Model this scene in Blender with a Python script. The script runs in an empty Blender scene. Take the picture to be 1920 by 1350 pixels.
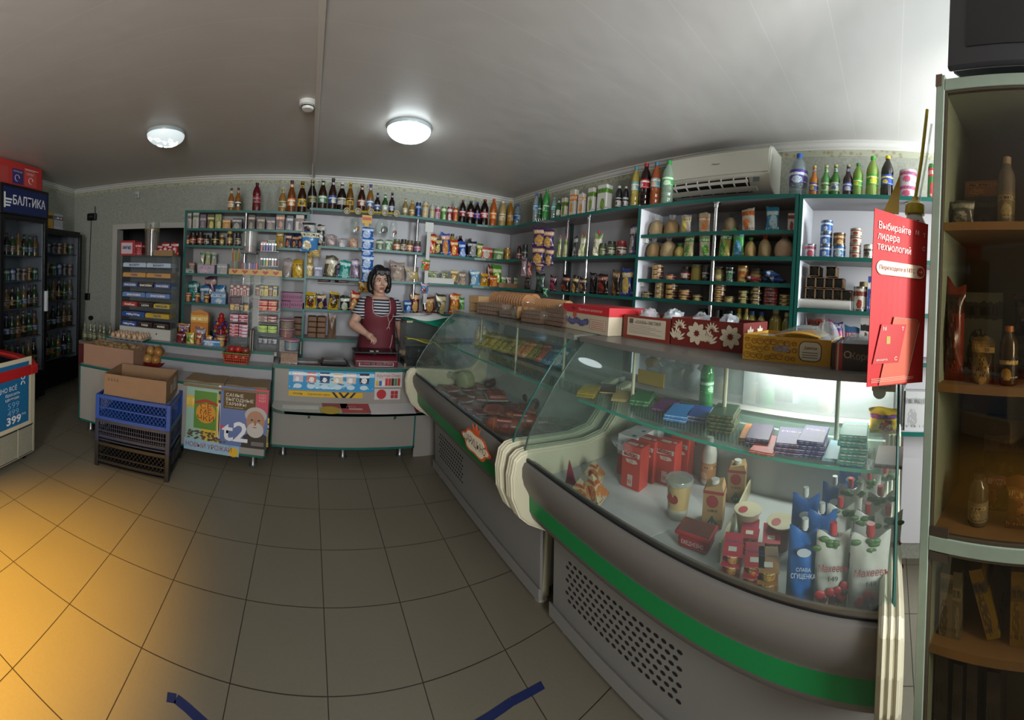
import bpy, math, random
from mathutils import Vector, Matrix
S = bpy.context.scene
COL = S.collection
PI = math.pi
rnd = random.Random(7)

# ------------------------------------------------------------------ camera
YAW, PITCH, ROLL, FPX, CV, EYE = -0.54908, -0.009013, -0.065744, 696.22, 543.935, 1.42
RM = Matrix.Rotation(YAW, 3, 'Z') @ Matrix.Rotation(PITCH, 3, 'X') @ Matrix.Rotation(ROLL, 3, 'Y')
cd = bpy.data.cameras.new('camera')
cam = bpy.data.objects.new('camera', cd); COL.objects.link(cam); S.camera = cam
cd.type = 'PANO'; cd.panorama_type = 'CENTRAL_CYLINDRICAL'
cd.central_cylindrical_range_u_min = -960 / FPX
cd.central_cylindrical_range_u_max = 960 / FPX
cd.central_cylindrical_range_v_min = -(1350 - CV) / FPX
cd.central_cylindrical_range_v_max = CV / FPX
cd.central_cylindrical_radius = 1.0
cd.clip_start = 0.01
r0, r1, r2 = RM.col[0], RM.col[1], RM.col[2]
cam.matrix_world = Matrix(((r0.x, r2.x, -r1.x, 0), (r0.y, r2.y, -r1.y, 0), (r0.z, r2.z, -r1.z, EYE), (0, 0, 0, 1)))

# ------------------------------------------------------------------ world, lights, exposure
w = bpy.data.worlds.new('world'); S.world = w; w.use_nodes = True
w.node_tree.nodes['Background'].inputs[0].default_value = (0.55, 0.65, 0.8, 1)
w.node_tree.nodes['Background'].inputs[1].default_value = 0.25
def area(name, loc, target, sx, sy, power, col):
    l = bpy.data.lights.new(name, 'AREA'); l.shape = 'RECTANGLE'; l.size = sx; l.size_y = sy; l.energy = power; l.color = col
    o = bpy.data.objects.new(name, l); COL.objects.link(o); o.location = loc
    o.rotation_euler = (Vector(target) - Vector(loc)).to_track_quat('-Z', 'Y').to_euler()
    o['kind'] = 'helper'
    return o
area('window_daylight', (1.72, -1.62, 1.72), (1.35, 0.5, 2.3), 0.75, 0.95, 122, (0.86, 0.95, 1.0))
area('front_fill_light', (-0.15, -1.62, 1.68), (0.6, 0.6, 2.3), 0.6, 0.9, 84, (0.95, 0.97, 1.0))  # added fill, no known window: lights the shelf fronts and the red poster
area('door_daylight', (-0.98, -1.62, 1.05), (0.2, 2.2, 2.2), 0.8, 1.7, 12, (1.0, 0.93, 0.84))
def spot(name, loc, target, power, col, size, blend, rad):
    l = bpy.data.lights.new(name, 'SPOT'); l.energy = power; l.color = col; l.spot_size = size; l.spot_blend = blend; l.shadow_soft_size = rad
    o = bpy.data.objects.new(name, l); COL.objects.link(o); o.location = loc
    o.rotation_euler = (Vector(target) - Vector(loc)).to_track_quat('-Z', 'Y').to_euler(); o['kind'] = 'helper'
spot('tinted_door_sunlight', (-1.5, -1.5, 1.9), (-1.2, 0.62, 0), 3400, (1.0, 0.5, 0.0), 0.56, 1.0, 0.1)
S.view_settings.view_transform = 'Standard'; S.view_settings.look = 'None'
S.view_settings.gamma = 1.0; S.view_settings.use_curve_mapping = False
S.view_settings.exposure = 0.0
S.cycles.max_bounces = 8; S.cycles.diffuse_bounces = 3; S.cycles.glossy_bounces = 3
S.cycles.transparent_max_bounces = 16; S.cycles.transmission_bounces = 4
S.cycles.caustics_reflective = False; S.cycles.caustics_refractive = False
S.cycles.use_denoising = True
S.cycles.sample_clamp_indirect = 4.0
S.cycles.use_light_tree = True

# ------------------------------------------------------------------ pixel -> place
def ray(u, v):
    a = (u - 960) / FPX; t = (CV - v) / FPX
    return RM @ Vector((math.sin(a), math.cos(a), t))
def on_y(u, v, y): d = ray(u, v); return Vector((0, 0, EYE)) + d * (y / d.y)
def on_x(u, v, x): d = ray(u, v); return Vector((0, 0, EYE)) + d * (x / d.x)
def on_z(u, v, z): d = ray(u, v); return Vector((0, 0, EYE)) + d * ((z - EYE) / d.z)

# ------------------------------------------------------------------ materials
def lin(h):
    h = h.lstrip('#'); o = []
    for i in (0, 2, 4):
        c = int(h[i:i+2], 16) / 255
        o.append(c / 12.92 if c <= 0.04045 else ((c + 0.055) / 1.055) ** 2.4)
    return (*o, 1.0)
_m = {}
def newmat(key):
    m = bpy.data.materials.new(key); m.use_nodes = True
    return m, m.node_tree, m.node_tree.nodes['Principled BSDF']
def M(h, rough=0.5, metal=0.0, bump=0.0, bscale=60.0, vary=0.0, spec=0.5, emit=0.0):
    k = f'{h}_{rough}_{metal}_{bump}_{bscale}_{vary}_{spec}_{emit}'
    if k in _m: return _m[k]
    m, t, b = newmat('paint_' + k); n = t.nodes; L = t.links
    b.inputs['Base Color'].default_value = lin(h); b.inputs['Roughness'].default_value = rough
    b.inputs['Metallic'].default_value = metal; b.inputs['Specular IOR Level'].default_value = spec
    if emit:
        b.inputs['Emission Color'].default_value = lin(h); b.inputs['Emission Strength'].default_value = emit
    if bump or vary:
        tc = n.new('ShaderNodeTexCoord'); no = n.new('ShaderNodeTexNoise'); no.inputs['Scale'].default_value = bscale
        no.inputs['Detail'].default_value = 3
        L.new(tc.outputs['Object'], no.inputs['Vector'])
        if bump:
            bp = n.new('ShaderNodeBump'); bp.inputs['Strength'].default_value = bump; bp.inputs['Distance'].default_value = 0.01
            L.new(no.outputs['Fac'], bp.inputs['Height']); L.new(bp.outputs['Normal'], b.inputs['Normal'])
        if vary:
            mx = n.new('ShaderNodeMix'); mx.data_type = 'RGBA'; c = lin(h)
            mx.inputs[6].default_value = tuple(max(0, x * (1 - vary)) for x in c[:3]) + (1,)
            mx.inputs[7].default_value = tuple(min(1, x * (1 + vary)) for x in c[:3]) + (1,)
            L.new(no.outputs['Fac'], mx.inputs[0]); L.new(mx.outputs[2], b.inputs['Base Color'])
    _m[k] = m; return m
def clear(h='ffffff', alpha=0.12, rough=0.04, tint=None):
    """see-through film or glass: transparent, a little body colour, fresnel gloss"""
    k = f'clear_{h}_{alpha}_{rough}_{tint}'
    if k in _m: return _m[k]
    m, t, b = newmat(k); n = t.nodes; L = t.links
    b.inputs['Base Color'].default_value = lin(h); b.inputs['Roughness'].default_value = rough
    tr = n.new('ShaderNodeBsdfTransparent'); tr.inputs[0].default_value = lin(tint or 'f4f8f6')
    gl = n.new('ShaderNodeBsdfGlossy'); gl.inputs['Roughness'].default_value = rough; gl.inputs[0].default_value = (1, 1, 1, 1)
    m1 = n.new('ShaderNodeMixShader'); m1.inputs[0].default_value = alpha
    L.new(tr.outputs[0], m1.inputs[1]); L.new(b.outputs[0], m1.inputs[2])
    lw = n.new('ShaderNodeLayerWeight'); lw.inputs['Blend'].default_value = 0.5; g = n.new('ShaderNodeNewGeometry')
    def mth(op, a, c):
        x = n.new('ShaderNodeMath'); x.operation = op
        for i, s in enumerate((a, c)):
            if hasattr(s, 'is_linked'): L.new(s, x.inputs[i])
            else: x.inputs[i].default_value = s
        return x.outputs[0]
    fr = mth('ADD', mth('MULTIPLY', mth('POWER', lw.outputs['Facing'], 5.0), 0.55), 0.035)
    m2 = n.new('ShaderNodeMixShader'); L.new(mth('MULTIPLY', fr, mth('SUBTRACT', 1.0, g.outputs['Backfacing'])), m2.inputs[0])
    L.new(m1.outputs[0], m2.inputs[1]); L.new(gl.outputs[0], m2.inputs[2])
    out = n['Material Output']; L.new(m2.outputs[0], out.inputs[0])
    _m[k] = m; return m
def pk(spec, rough=0.35, film=False):
    """printed packaging: ground / brand band / picture / lettering colours, seed"""
    k = f'pk_{spec}_{rough}'
    if k in _m: return _m[k]
    q = spec.split('/'); base, band, blob, txt = (q + [q[0]] * 4)[:4]
    r = random.Random(spec)
    m, t, b = newmat('print_' + spec.replace('/', '_')); n = t.nodes; L = t.links
    b.inputs['Roughness'].default_value = rough
    tc = n.new('ShaderNodeTexCoord'); sp = n.new('ShaderNodeSeparateXYZ'); L.new(tc.outputs['Generated'], sp.inputs[0])
    def math_(op, a, c=None):
        x = n.new('ShaderNodeMath'); x.operation = op
        for i, s in enumerate((a, c)):
            if s is None: continue
            if hasattr(s, 'is_linked'): L.new(s, x.inputs[i])
            else: x.inputs[i].default_value = s
        return x.outputs[0]
    def mix(f, a, c):
        x = n.new('ShaderNodeMix'); x.data_type = 'RGBA'; L.new(f, x.inputs[0])
        for i, s in ((6, a), (7, c)):
            if hasattr(s, 'is_linked'): L.new(s, x.inputs[i])
            else: x.inputs[i].default_value = lin(s)
        return x.outputs[2]
    X, Z = sp.outputs[0], sp.outputs[2]
    no = n.new('ShaderNodeTexNoise'); no.inputs['Scale'].default_value = 7; no.inputs['Detail'].default_value = 4
    L.new(tc.outputs['Generated'], no.inputs['Vector']); N = no.outputs['Fac']
    zw = math_('ADD', Z, math_('MULTIPLY', math_('SUBTRACT', N, 0.5), 0.12))
    h0 = r.uniform(0.56, 0.7); h1 = h0 + r.uniform(0.15, 0.24)
    fb = math_('MULTIPLY', math_('GREATER_THAN', zw, h0), math_('LESS_THAN', zw, h1))
    c = mix(fb, base, band)
    cx, cz, rr = r.uniform(.35, .65), r.uniform(.24, .38), r.uniform(.2, .32)
    dx = math_('SUBTRACT', X, cx); dz = math_('SUBTRACT', Z, cz)
    d2 = math_('ADD', math_('MULTIPLY', dx, dx), math_('MULTIPLY', dz, dz))
    d2 = math_('ADD', d2, math_('MULTIPLY', math_('SUBTRACT', N, 0.5), 0.12))
    fo = math_('LESS_THAN', d2, rr * rr)
    vo = n.new('ShaderNodeTexVoronoi'); vo.inputs['Scale'].default_value = 9; L.new(tc.outputs['Generated'], vo.inputs['Vector'])
    c3 = mix(math_('GREATER_THAN', vo.outputs['Distance'], 0.3), blob, band)
    c = mix(fo, c, c3)
    mp = n.new('ShaderNodeMapping'); mp.inputs['Scale'].default_value = (16, 5, 3); L.new(tc.outputs['Generated'], mp.inputs[0])
    n2 = n.new('ShaderNodeTexNoise'); n2.inputs['Scale'].default_value = 1.6; n2.inputs['Detail'].default_value = 2; L.new(mp.outputs[0], n2.inputs['Vector'])
    zt = (h0 + h1) / 2
    ft = math_('MULTIPLY', math_('GREATER_THAN', n2.outputs['Fac'], 0.5), math_('LESS_THAN', math_('ABSOLUTE', math_('SUBTRACT', Z, zt)), 0.055))
    ft2 = math_('MULTIPLY', math_('GREATER_THAN', n2.outputs['Fac'], 0.56), math_('LESS_THAN', math_('ABSOLUTE', math_('SUBTRACT', Z, .12)), 0.03))
    c = mix(math_('MAXIMUM', ft, ft2), c, txt)
    L.new(c, b.inputs['Base Color'])
    _m[k] = m; return m

# ------------------------------------------------------------------ mesh building
class MB:
    def __init__(s): s.v = []; s.f = []
    def bx(s, x0, x1, y0, y1, z0, z1, rot=None, c=None):
        b = len(s.v); P = [(x, y, z) for x in (x0, x1) for y in (y0, y1) for z in (z0, z1)]
        if rot is not None:
            cc = Vector(c or ((x0+x1)/2, (y0+y1)/2, (z0+z1)/2)); P = [tuple(cc + rot @ (Vector(p) - cc)) for p in P]
        s.v += P
        s.f += [tuple(b + i for i in f) for f in ((0,1,3,2),(4,6,7,5),(0,4,5,1),(2,3,7,6),(0,2,6,4),(1,5,7,3))]
        return s
    def lathe(s, prof, n=18, c=(0,0,0), axis='z', ry=1.0):
        b = len(s.v); m = len(prof)
        for r, z in prof:
            for i in range(n):
                a = 2*PI*i/n; p = (r*math.cos(a), r*ry*math.sin(a), z)
                if axis == 'x': p = (p[2], p[0], p[1])
                if axis == 'y': p = (p[0], p[2], p[1])
                s.v.append((c[0]+p[0], c[1]+p[1], c[2]+p[2]))
        for j in range(m-1):
            for i in range(n):
                s.f.append((b+j*n+i, b+j*n+(i+1)%n, b+(j+1)*n+(i+1)%n, b+(j+1)*n+i))
        flat_ = max(z for r, z in prof) - min(z for r, z in prof) < 1e-9
        if prof[0][0] > 1e-6 and not flat_: s.f.append(tuple(b+i for i in range(n))[::-1])
        if prof[-1][0] > 1e-6 and not flat_: s.f.append(tuple(b+(m-1)*n+i for i in range(n)))
        return s
    def ball(s, c, rx, ry=None, rz=None, n=14, m=9, jit=0, rg=None):
        ry = ry or rx; rz = rz or rx; b = len(s.v)
        for j in range(m+1):
            t = PI*j/m
            for i in range(n):
                a = 2*PI*i/n; k = 1 + (rg.uniform(-jit, jit) if jit else 0)
                s.v.append((c[0]+rx*k*math.sin(t)*math.cos(a), c[1]+ry*k*math.sin(t)*math.sin(a), c[2]-rz*k*math.cos(t)))
        for j in range(m):
            for i in range(n):
                s.f.append((b+j*n+i, b+j*n+(i+1)%n, b+(j+1)*n+(i+1)%n, b+(j+1)*n+i))
        return s
    def tube(s, pts, r, n=8, closed=False, cap=True):
        pts = [Vector(p) for p in pts]; b = len(s.v); m = len(pts); R = r if isinstance(r, (list, tuple)) else [r]*m
        up = None
        for k, p in enumerate(pts):
            d = (pts[(k+1) % m] - pts[k-1]) if (closed or 0 < k < m-1) else (pts[1]-pts[0] if k == 0 else pts[-1]-pts[-2])
            d.normalize()
            if up is None: up = d.orthogonal().normalized()
            else: up = (up - d*up.dot(d)); up = up.normalized() if up.length > 1e-6 else d.orthogonal().normalized()
            e = d.cross(up)
            for i in range(n):
                a = 2*PI*i/n; s.v.append(tuple(p + (up*math.cos(a)+e*math.sin(a))*R[k]))
        for k in range(m if closed else m-1):
            for i in range(n):
                s.f.append((b+k*n+i, b+k*n+(i+1)%n, b+((k+1)%m)*n+(i+1)%n, b+((k+1)%m)*n+i))
        if cap and not closed:
            s.f.append(tuple(b+i for i in range(n))[::-1]); s.f.append(tuple(b+(m-1)*n+i for i in range(n)))
        return s
    def grid(s, fn, nu, nv, cu=False):
        b = len(s.v)
        for j in range(nv+1):
            for i in range(nu if cu else nu+1):
                s.v.append(tuple(fn(i/nu, j/nv)))
        w_ = nu if cu else nu+1
        for j in range(nv):
            for i in range(nu):
                s.f.append((b+j*w_+i, b+j*w_+(i+1) % w_, b+(j+1)*w_+(i+1) % w_, b+(j+1)*w_+i))
        return s
    def sheet(s, fn, nu, nv, th):
        """a curved sheet with thickness: fn -> point, pushed along its own normal"""
        def nrm(u, v):
            e = 1e-3; a = Vector(fn(min(u+e,1), v))-Vector(fn(max(u-e,0), v)); c = Vector(fn(u, min(v+e,1)))-Vector(fn(u, max(v-e,0)))
            q = a.cross(c); return q.normalized() if q.length > 1e-12 else Vector((0,0,1))
        b = len(s.v); N = (nu+1)*(nv+1)
        for k in (0, 1):
            for j in range(nv+1):
                for i in range(nu+1):
                    p = Vector(fn(i/nu, j/nv)); s.v.append(tuple(p + nrm(i/nu, j/nv)*th*(k-.5)))
        w_ = nu+1
        for k in (0, 1):
            for j in range(nv):
                for i in range(nu):
                    q = (b+k*N+j*w_+i, b+k*N+j*w_+i+1, b+k*N+(j+1)*w_+i+1, b+k*N+(j+1)*w_+i); s.f.append(q if k else q[::-1])
        rim = [j*w_ for j in range(nv+1)], [j*w_+nu for j in range(nv+1)], list(range(w_)), [nv*w_+i for i in range(w_)]
        for e in rim:
            for i in range(len(e)-1): s.f.append((b+e[i], b+e[i+1], b+N+e[i+1], b+N+e[i]))
        return s
    def prism(s, poly, a0, a1, axis='y'):
        b = len(s.v); n = len(poly)
        for a in (a0, a1):
            for p, q in poly:
                s.v.append((p, a, q) if axis == 'y' else ((a, p, q) if axis == 'x' else (p, q, a)))
        s.f.append(tuple(range(b, b+n))); s.f.append(tuple(range(b+n, b+2*n))[::-1])
        for i in range(n): s.f.append((b+i, b+n+i, b+n+(i+1)%n, b+(i+1)%n))
        return s
    def mesh(s, name, mat, smooth=False):
        me = bpy.data.meshes.new(name); me.from_pydata(s.v, [], s.f)
        me.materials.append(mat)
        if smooth: me.polygons.foreach_set('use_smooth', [True]*len(me.polygons))
        me.update(); return me
    def build(s, name, mat, parent=None, loc=None, rz=0, smooth=False, bevel=0, label=None, normals=True):
        me = s.mesh(name, mat, smooth)
        if normals:
            import bmesh
            bm = bmesh.new(); bm.from_mesh(me); bmesh.ops.recalc_face_normals(bm, faces=bm.faces); bm.to_mesh(me); bm.free()
        o = bpy.data.objects.new(name, me); COL.objects.link(o)
        if parent is not None: o.parent = parent
        if loc is not None: o.location = loc
        if rz: o.rotation_euler = (0, 0, rz)
        if bevel:
            md = o.modifiers.new('bevel', 'BEVEL'); md.width = bevel; md.segments = 2; md.limit_method = 'ANGLE'; md.angle_limit = 0.6
        if smooth: me.set_sharp_from_angle(angle=0.7)
        if label: o['label'] = label
        return o

LABELS = {}
def tag(o, label, cat, group=None, kind=None):
    o['label'] = label; o['category'] = cat
    if group: o['group'] = group
    if kind: o['kind'] = kind
    LABELS.setdefault(label, []).append(o)
    return o
def thing(name, label, cat, loc=(0,0,0), rz=0, group=None, rot=None):
    o = bpy.data.objects.new(name, None); COL.objects.link(o); o.empty_display_size = 0.05
    o.location = loc; o.rotation_euler = rot or (0, 0, rz)
    return tag(o, label, cat, group)
def struct(o): o['kind'] = 'structure'; return o
def text(s, size, mat, parent, loc, rot=(PI/2,0,0), align='CENTER', width=None, bold=0.0, name='lettering', ext=0.0, shear=0.0):
    c = bpy.data.curves.new(name, 'FONT'); c.body = s; c.size = size; c.align_x = align; c.align_y = 'CENTER'
    c.extrude = ext; c.offset = bold; c.resolution_u = 2; c.shear = shear
    tmp = bpy.data.objects.new(name, c); me = bpy.data.meshes.new_from_object(tmp)
    bpy.data.objects.remove(tmp); bpy.data.curves.remove(c)
    me.materials.clear(); me.materials.append(mat)
    o = bpy.data.objects.new(name, me); COL.objects.link(o); o.parent = parent; o.location = loc; o.rotation_euler = rot
    if width and len(me.vertices):
        xs = [v.co.x for v in me.vertices]; o.scale = (width / max(1e-4, max(xs)-min(xs)), 1, 1)
    return o

# ================================================================== THE ROOM
HC, XL, XR = 2.42, -2.95, 2.2
def wall_y(x): return 4.02 - (x - XL) * 0.066
GREEN = M('0e5a50', 0.4); LAM = M('8f8d8f', 0.45, vary=0.06, bscale=9); LAMW = M('dcdce0', 0.45); BACKP = M('9c9a98', 0.55)
CHROME = M('c8c8c8', 0.16, 1.0); WHITE = M('d8d8d2', 0.4); CREAM = M('b9b49a', 0.42); BLACK = M('0c0c0d', 0.4); DARK = M('1a1a1b', 0.5)
STEEL = M('8d8f90', 0.32, 0.9); CARD = M('8a6a4c', 0.85, vary=0.12, bscale=14); GLASS = clear('b8c8c0', 0.035, 0.02)

def floor_mat():
    m, t, b = newmat('floor_tiles'); n = t.nodes; L = t.links
    g = n.new('ShaderNodeNewGeometry'); sp = n.new('ShaderNodeSeparateXYZ'); L.new(g.outputs['Position'], sp.inputs[0])
    def line(out, off):
        a = n.new('ShaderNodeMath'); a.operation = 'SUBTRACT'; a.inputs[1].default_value = off; L.new(out, a.inputs[0])
        p = n.new('ShaderNodeMath'); p.operation = 'PINGPONG'; p.inputs[1].default_value = 0.33487/2; L.new(a.outputs[0], p.inputs[0])
        c = n.new('ShaderNodeMath'); c.operation = 'LESS_THAN'; c.inputs[1].default_value = 0.0019; L.new(p.outputs[0], c.inputs[0])
        return c.outputs[0], a.outputs[0]
    lx, ax = line(sp.outputs[0], 0.13789 + 0.33487*8); ly, ay = line(sp.outputs[1], 1.1942 - 0.33487*12)
    mx = n.new('ShaderNodeMath'); mx.operation = 'MAXIMUM'; L.new(lx, mx.inputs[0]); L.new(ly, mx.inputs[1])
    no = n.new('ShaderNodeTexNoise'); no.inputs['Scale'].default_value = 90; no.inputs['Detail'].default_value = 4; L.new(g.outputs['Position'], no.inputs['Vector'])
    nb = n.new('ShaderNodeTexNoise'); nb.inputs['Scale'].default_value = 3; nb.inputs['Detail'].default_value = 3; L.new(g.outputs['Position'], nb.inputs['Vector'])
    r = n.new('ShaderNodeValToRGB'); r.color_ramp.elements[0].color = lin('645e50'); r.color_ramp.elements[1].color = lin('746d5d')
    ad = n.new('ShaderNodeMath'); ad.operation = 'ADD'; L.new(no.outputs['Fac'], ad.inputs[0]); L.new(nb.outputs['Fac'], ad.inputs[1])
    hf = n.new('ShaderNodeMath'); hf.operation = 'MULTIPLY'; hf.inputs[1].default_value = .5; L.new(ad.outputs[0], hf.inputs[0]); L.new(hf.outputs[0], r.inputs[0])
    mc = n.new('ShaderNodeMix'); mc.data_type = 'RGBA'; L.new(mx.outputs[0], mc.inputs[0]); L.new(r.outputs[0], mc.inputs[6]); mc.inputs[7].default_value = lin('2b251d')
    L.new(mc.outputs[2], b.inputs['Base Color']); b.inputs['Roughness'].default_value = 0.42
    return m
def ceil_mat():
    m, t, b = newmat('ceiling_panels'); n = t.nodes; L = t.links
    g = n.new('ShaderNodeNewGeometry'); sp = n.new('ShaderNodeSeparateXYZ'); L.new(g.outputs['Position'], sp.inputs[0])
    p = n.new('ShaderNodeMath'); p.operation = 'PINGPONG'; p.inputs[1].default_value = 0.125; L.new(sp.outputs[1], p.inputs[0])
    c = n.new('ShaderNodeMath'); c.operation = 'LESS_THAN'; c.inputs[1].default_value = 0.002; L.new(p.outputs[0], c.inputs[0])
    mc = n.new('ShaderNodeMix'); mc.data_type = 'RGBA'; L.new(c.outputs[0], mc.inputs[0]); mc.inputs[6].default_value = lin('bdb9b4'); mc.inputs[7].default_value = lin('c5c1bc')
    L.new(mc.outputs[2], b.inputs['Base Color']); b.inputs['Roughness'].default_value = 0.36
    no = n.new('ShaderNodeTexNoise'); no.inputs['Scale'].default_value = 5; bp = n.new('ShaderNodeBump'); bp.inputs['Strength'].default_value = .15; bp.inputs['Distance'].default_value = .02
    L.new(g.outputs['Position'], no.inputs['Vector']); L.new(no.outputs['Fac'], bp.inputs['Height']); L.new(bp.outputs['Normal'], b.inputs['Normal'])
    return m
def wall_mat():
    m, t, b = newmat('wallpaper'); n = t.nodes; L = t.links
    g = n.new('ShaderNodeNewGeometry'); sp = n.new('ShaderNodeSeparateXYZ'); L.new(g.outputs['Position'], sp.inputs[0])
    no = n.new('ShaderNodeTexNoise'); no.inputs['Scale'].default_value = 55; no.inputs['Detail'].default_value = 5; L.new(g.outputs['Position'], no.inputs['Vector'])
    r = n.new('ShaderNodeValToRGB'); r.color_ramp.elements[0].position = .35; r.color_ramp.elements[1].position = .65
    r.color_ramp.elements[0].color = lin('8f9185'); r.color_ramp.elements[1].color = lin('9fa194'); L.new(no.outputs['Fac'], r.inputs[0])
    L.new(r.outputs[0], b.inputs['Base Color']); b.inputs['Roughness'].default_value = .7
    return m
def border_mat():
    m, t, b = newmat('wallpaper_border'); n = t.nodes; L = t.links
    g = n.new('ShaderNodeNewGeometry'); vo = n.new('ShaderNodeTexVoronoi'); vo.inputs['Scale'].default_value = 32; L.new(g.outputs['Position'], vo.inputs['Vector'])
    r = n.new('ShaderNodeValToRGB'); r.color_ramp.elements[0].position = .2; r.color_ramp.elements[1].position = .5
    r.color_ramp.elements[0].color = lin('93876a'); r.color_ramp.elements[1].color = lin('a6a892'); L.new(vo.outputs['Distance'], r.inputs[0])
    L.new(r.outputs[0], b.inputs['Base Color']); b.inputs['Roughness'].default_value = .7
    return m
WALL = wall_mat(); BORD = border_mat(); TRIM = M('c9c7c0', 0.4)
struct(MB().bx(XL, XR, -1.7, 6, -.1, 0).build('floor', floor_mat()))
struct(MB().bx(XL, XR, -1.7, 4.06, HC, HC+.1).build('ceiling', ceil_mat()))
struct(MB().bx(XL-.1, XL, -1.7, 4.1, 0, HC).build('wall_left', WALL))
struct(MB().bx(XR, XR+.1, -1.7, 4.1, 0, HC).build('wall_right', WALL))
# doorway in the back wall
DX0, DX1, DZ = -2.26, -1.32, 1.875
def wseg(a, b, z0, z1, name):
    return struct(MB().prism([(a, wall_y(a)), (b, wall_y(b)), (b, wall_y(b)+.1), (a, wall_y(a)+.1)], z0, z1, 'z').build(name, WALL))
wseg(XL, DX0, 0, HC, 'wall_back'); wseg(DX1, XR, 0, HC, 'wall_back'); wseg(DX0, DX1, DZ, HC, 'wall_back')
f = MB()
f.prism([(DX0-.05, wall_y(DX0)-.03), (DX0+.015, wall_y(DX0)-.03), (DX0+.015, wall_y(DX0)+.12), (DX0-.05, wall_y(DX0)+.12)], 0, DZ+.05, 'z')
f.prism([(DX1-.05, wall_y(DX1)-.03), (DX1+.05, wall_y(DX1)-.03), (DX1+.05, wall_y(DX1)+.12), (DX1-.05, wall_y(DX1)+.12)], 0, DZ+.05, 'z')
f.prism([(DX0-.05, wall_y(DX0)-.03), (DX1+.05, wall_y(DX1)-.03), (DX1+.05, wall_y(DX1)+.12), (DX0-.05, wall_y(DX0)+.12)], DZ, DZ+.06, 'z')
struct(f.build('door_1', M('b4b2a8', .45)))
# the stock room beyond it
bk = M('6f6f70', .8)
struct(MB().bx(-2.6, -2.55, 4.1, 5.9, 0, 2.3).bx(-.6, -.55, 4.1, 5.9, 0, 2.3).bx(-2.6, -.55, 5.85, 5.9, 0, 2.3).build('wall_stock_room', bk))
struct(MB().bx(-2.6, -.55, 4.0, 5.9, 2.3, 2.35).build('ceiling_stock_room', bk))
# front wall with daylight openings, the middle one added for the fill
for a, b, z0, z1 in ((XL, -1.4, 0, HC), (-.55, -.5, 0, HC), (.2, 1.32, 0, HC), (2.12, XR, 0, HC), (1.32, 2.12, 0, 1.2), (1.32, 2.12, 2.23, HC), (-1.4, -.55, 2.0, HC), (-.5, .2, 0, 1.15), (-.5, .2, 2.2, HC)):
    struct(MB().bx(a, b, -1.8, -1.7, z0, z1).build('wall_front', WALL))
# cornice and wallpaper border
def strip(p, q, name, prof, mat):
    p = Vector(p); q = Vector(q); d = (q-p).normalized(); nrm = Vector((-d.y, d.x, 0))
    m = MB(); n = len(prof)
    for e in (p, q):
        for o_, z in prof: m.v.append(tuple(e + nrm*o_ + Vector((0, 0, z))))
    m.f = [tuple(range(n)), tuple(range(n, 2*n))[::-1]] + [(i, n+i, n+(i+1) % n, (i+1) % n) for i in range(n)]
    return struct(m.build(name, mat))
cp = [(0, HC), (.045, HC), (.045, HC-.008), (.03, HC-.014), (.022, HC-.03), (.008, HC-.036), (.008, HC-.045), (0, HC-.045)]
bp_ = [(0, HC-.045), (.002, HC-.045), (.002, HC-.085), (0, HC-.085)]
LW = ((XL, -1.7, 0), (XL, 4.02, 0)); BW = ((XL, 4.02, 0), (XR, wall_y(XR), 0)); RW = ((XR, wall_y(XR), 0), (XR, -1.7, 0))
for (p, q), s_ in ((LW, 'left'), (BW, 'back'), (RW, 'right')):
    strip(q, p, 'trim_' + s_, cp, TRIM); strip(q, p, 'trim_' + s_, bp_, BORD)

# ceiling fittings
t = thing('cable_duct', 'white cable duct running across the ceiling toward the back wall', 'cable duct', (0, 0, HC-.012))
MB().bx(-.014, .014, .6, 3.8, -.012, .012).build('channel', M('c4bdb4', .4), t, bevel=.003)
t = thing('smoke_detector', 'small round white smoke detector beside the ceiling duct', 'smoke detector', (-.055, 2.2, HC))
MB().lathe([(.0, 0), (.052, 0), (.052, -.018), (.046, -.024)], 24).build('base', WHITE, t, smooth=True)
MB().lathe([(.036, -.024), (.036, -.036), (.03, -.046), (0, -.046)], 24).build('sensor_head', WHITE, t, smooth=True)
MB().lathe([(.039, -.028), (.039, -.034), (.03, -.034), (.03, -.028)], 20).build('vent_slots', DARK, t)
def lamp(loc, r, em, label, pattern):
    t = thing('ceiling_lamp', label, 'ceiling lamp', loc)
    MB().lathe([(0, 0), (r*.98, 0), (r, -.012), (r*.97, -.022), (0, -.022)], 40).build('base_ring', M('a9b6b8', .3), t, smooth=True)
    m, tt, b = newmat('lamp_glow'); b.inputs['Base Color'].default_value = lin('d0dcdc'); b.inputs['Roughness'].default_value = .25
    b.inputs['Emission Color'].default_value = (.86, .97, 1, 1); b.inputs['Emission Strength'].default_value = em
    MB().lathe([(r*.96*math.cos(a), -.022 - r*.5*math.sin(a)) for a in [i*PI/2/9 for i in range(10)]], 40).build('shade', m, t, smooth=True)
    if pattern:
        g = M('f4ffff', .4, emit=3.0); rr = random.Random(5)
        p = MB()
        def sp_(a, q): return (r*.965*math.cos(q)*math.cos(a), r*.965*math.cos(q)*math.sin(a), -.0225 - r*.503*math.sin(q))
        for k in range(11):
            a = k*.6; q = rr.uniform(.35, 1.1); da = .32; dq = .3
            ring = [sp_(a, q), sp_(a+da, q+.08), sp_(a+da+.1, q+dq), sp_(a+.05, q+dq)]
            p.tube(ring + ring[:1], .0022, 5)
        p.build('shade_pattern', g, t)
    return t
lamp((-1.08, 2.585, HC), .145, .6, 'round ceiling lamp with a line pattern on its dim shade', True)
lamp((.6, 2.385, HC), .148, 11.0, 'round ceiling lamp glowing plain white', False)

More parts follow.
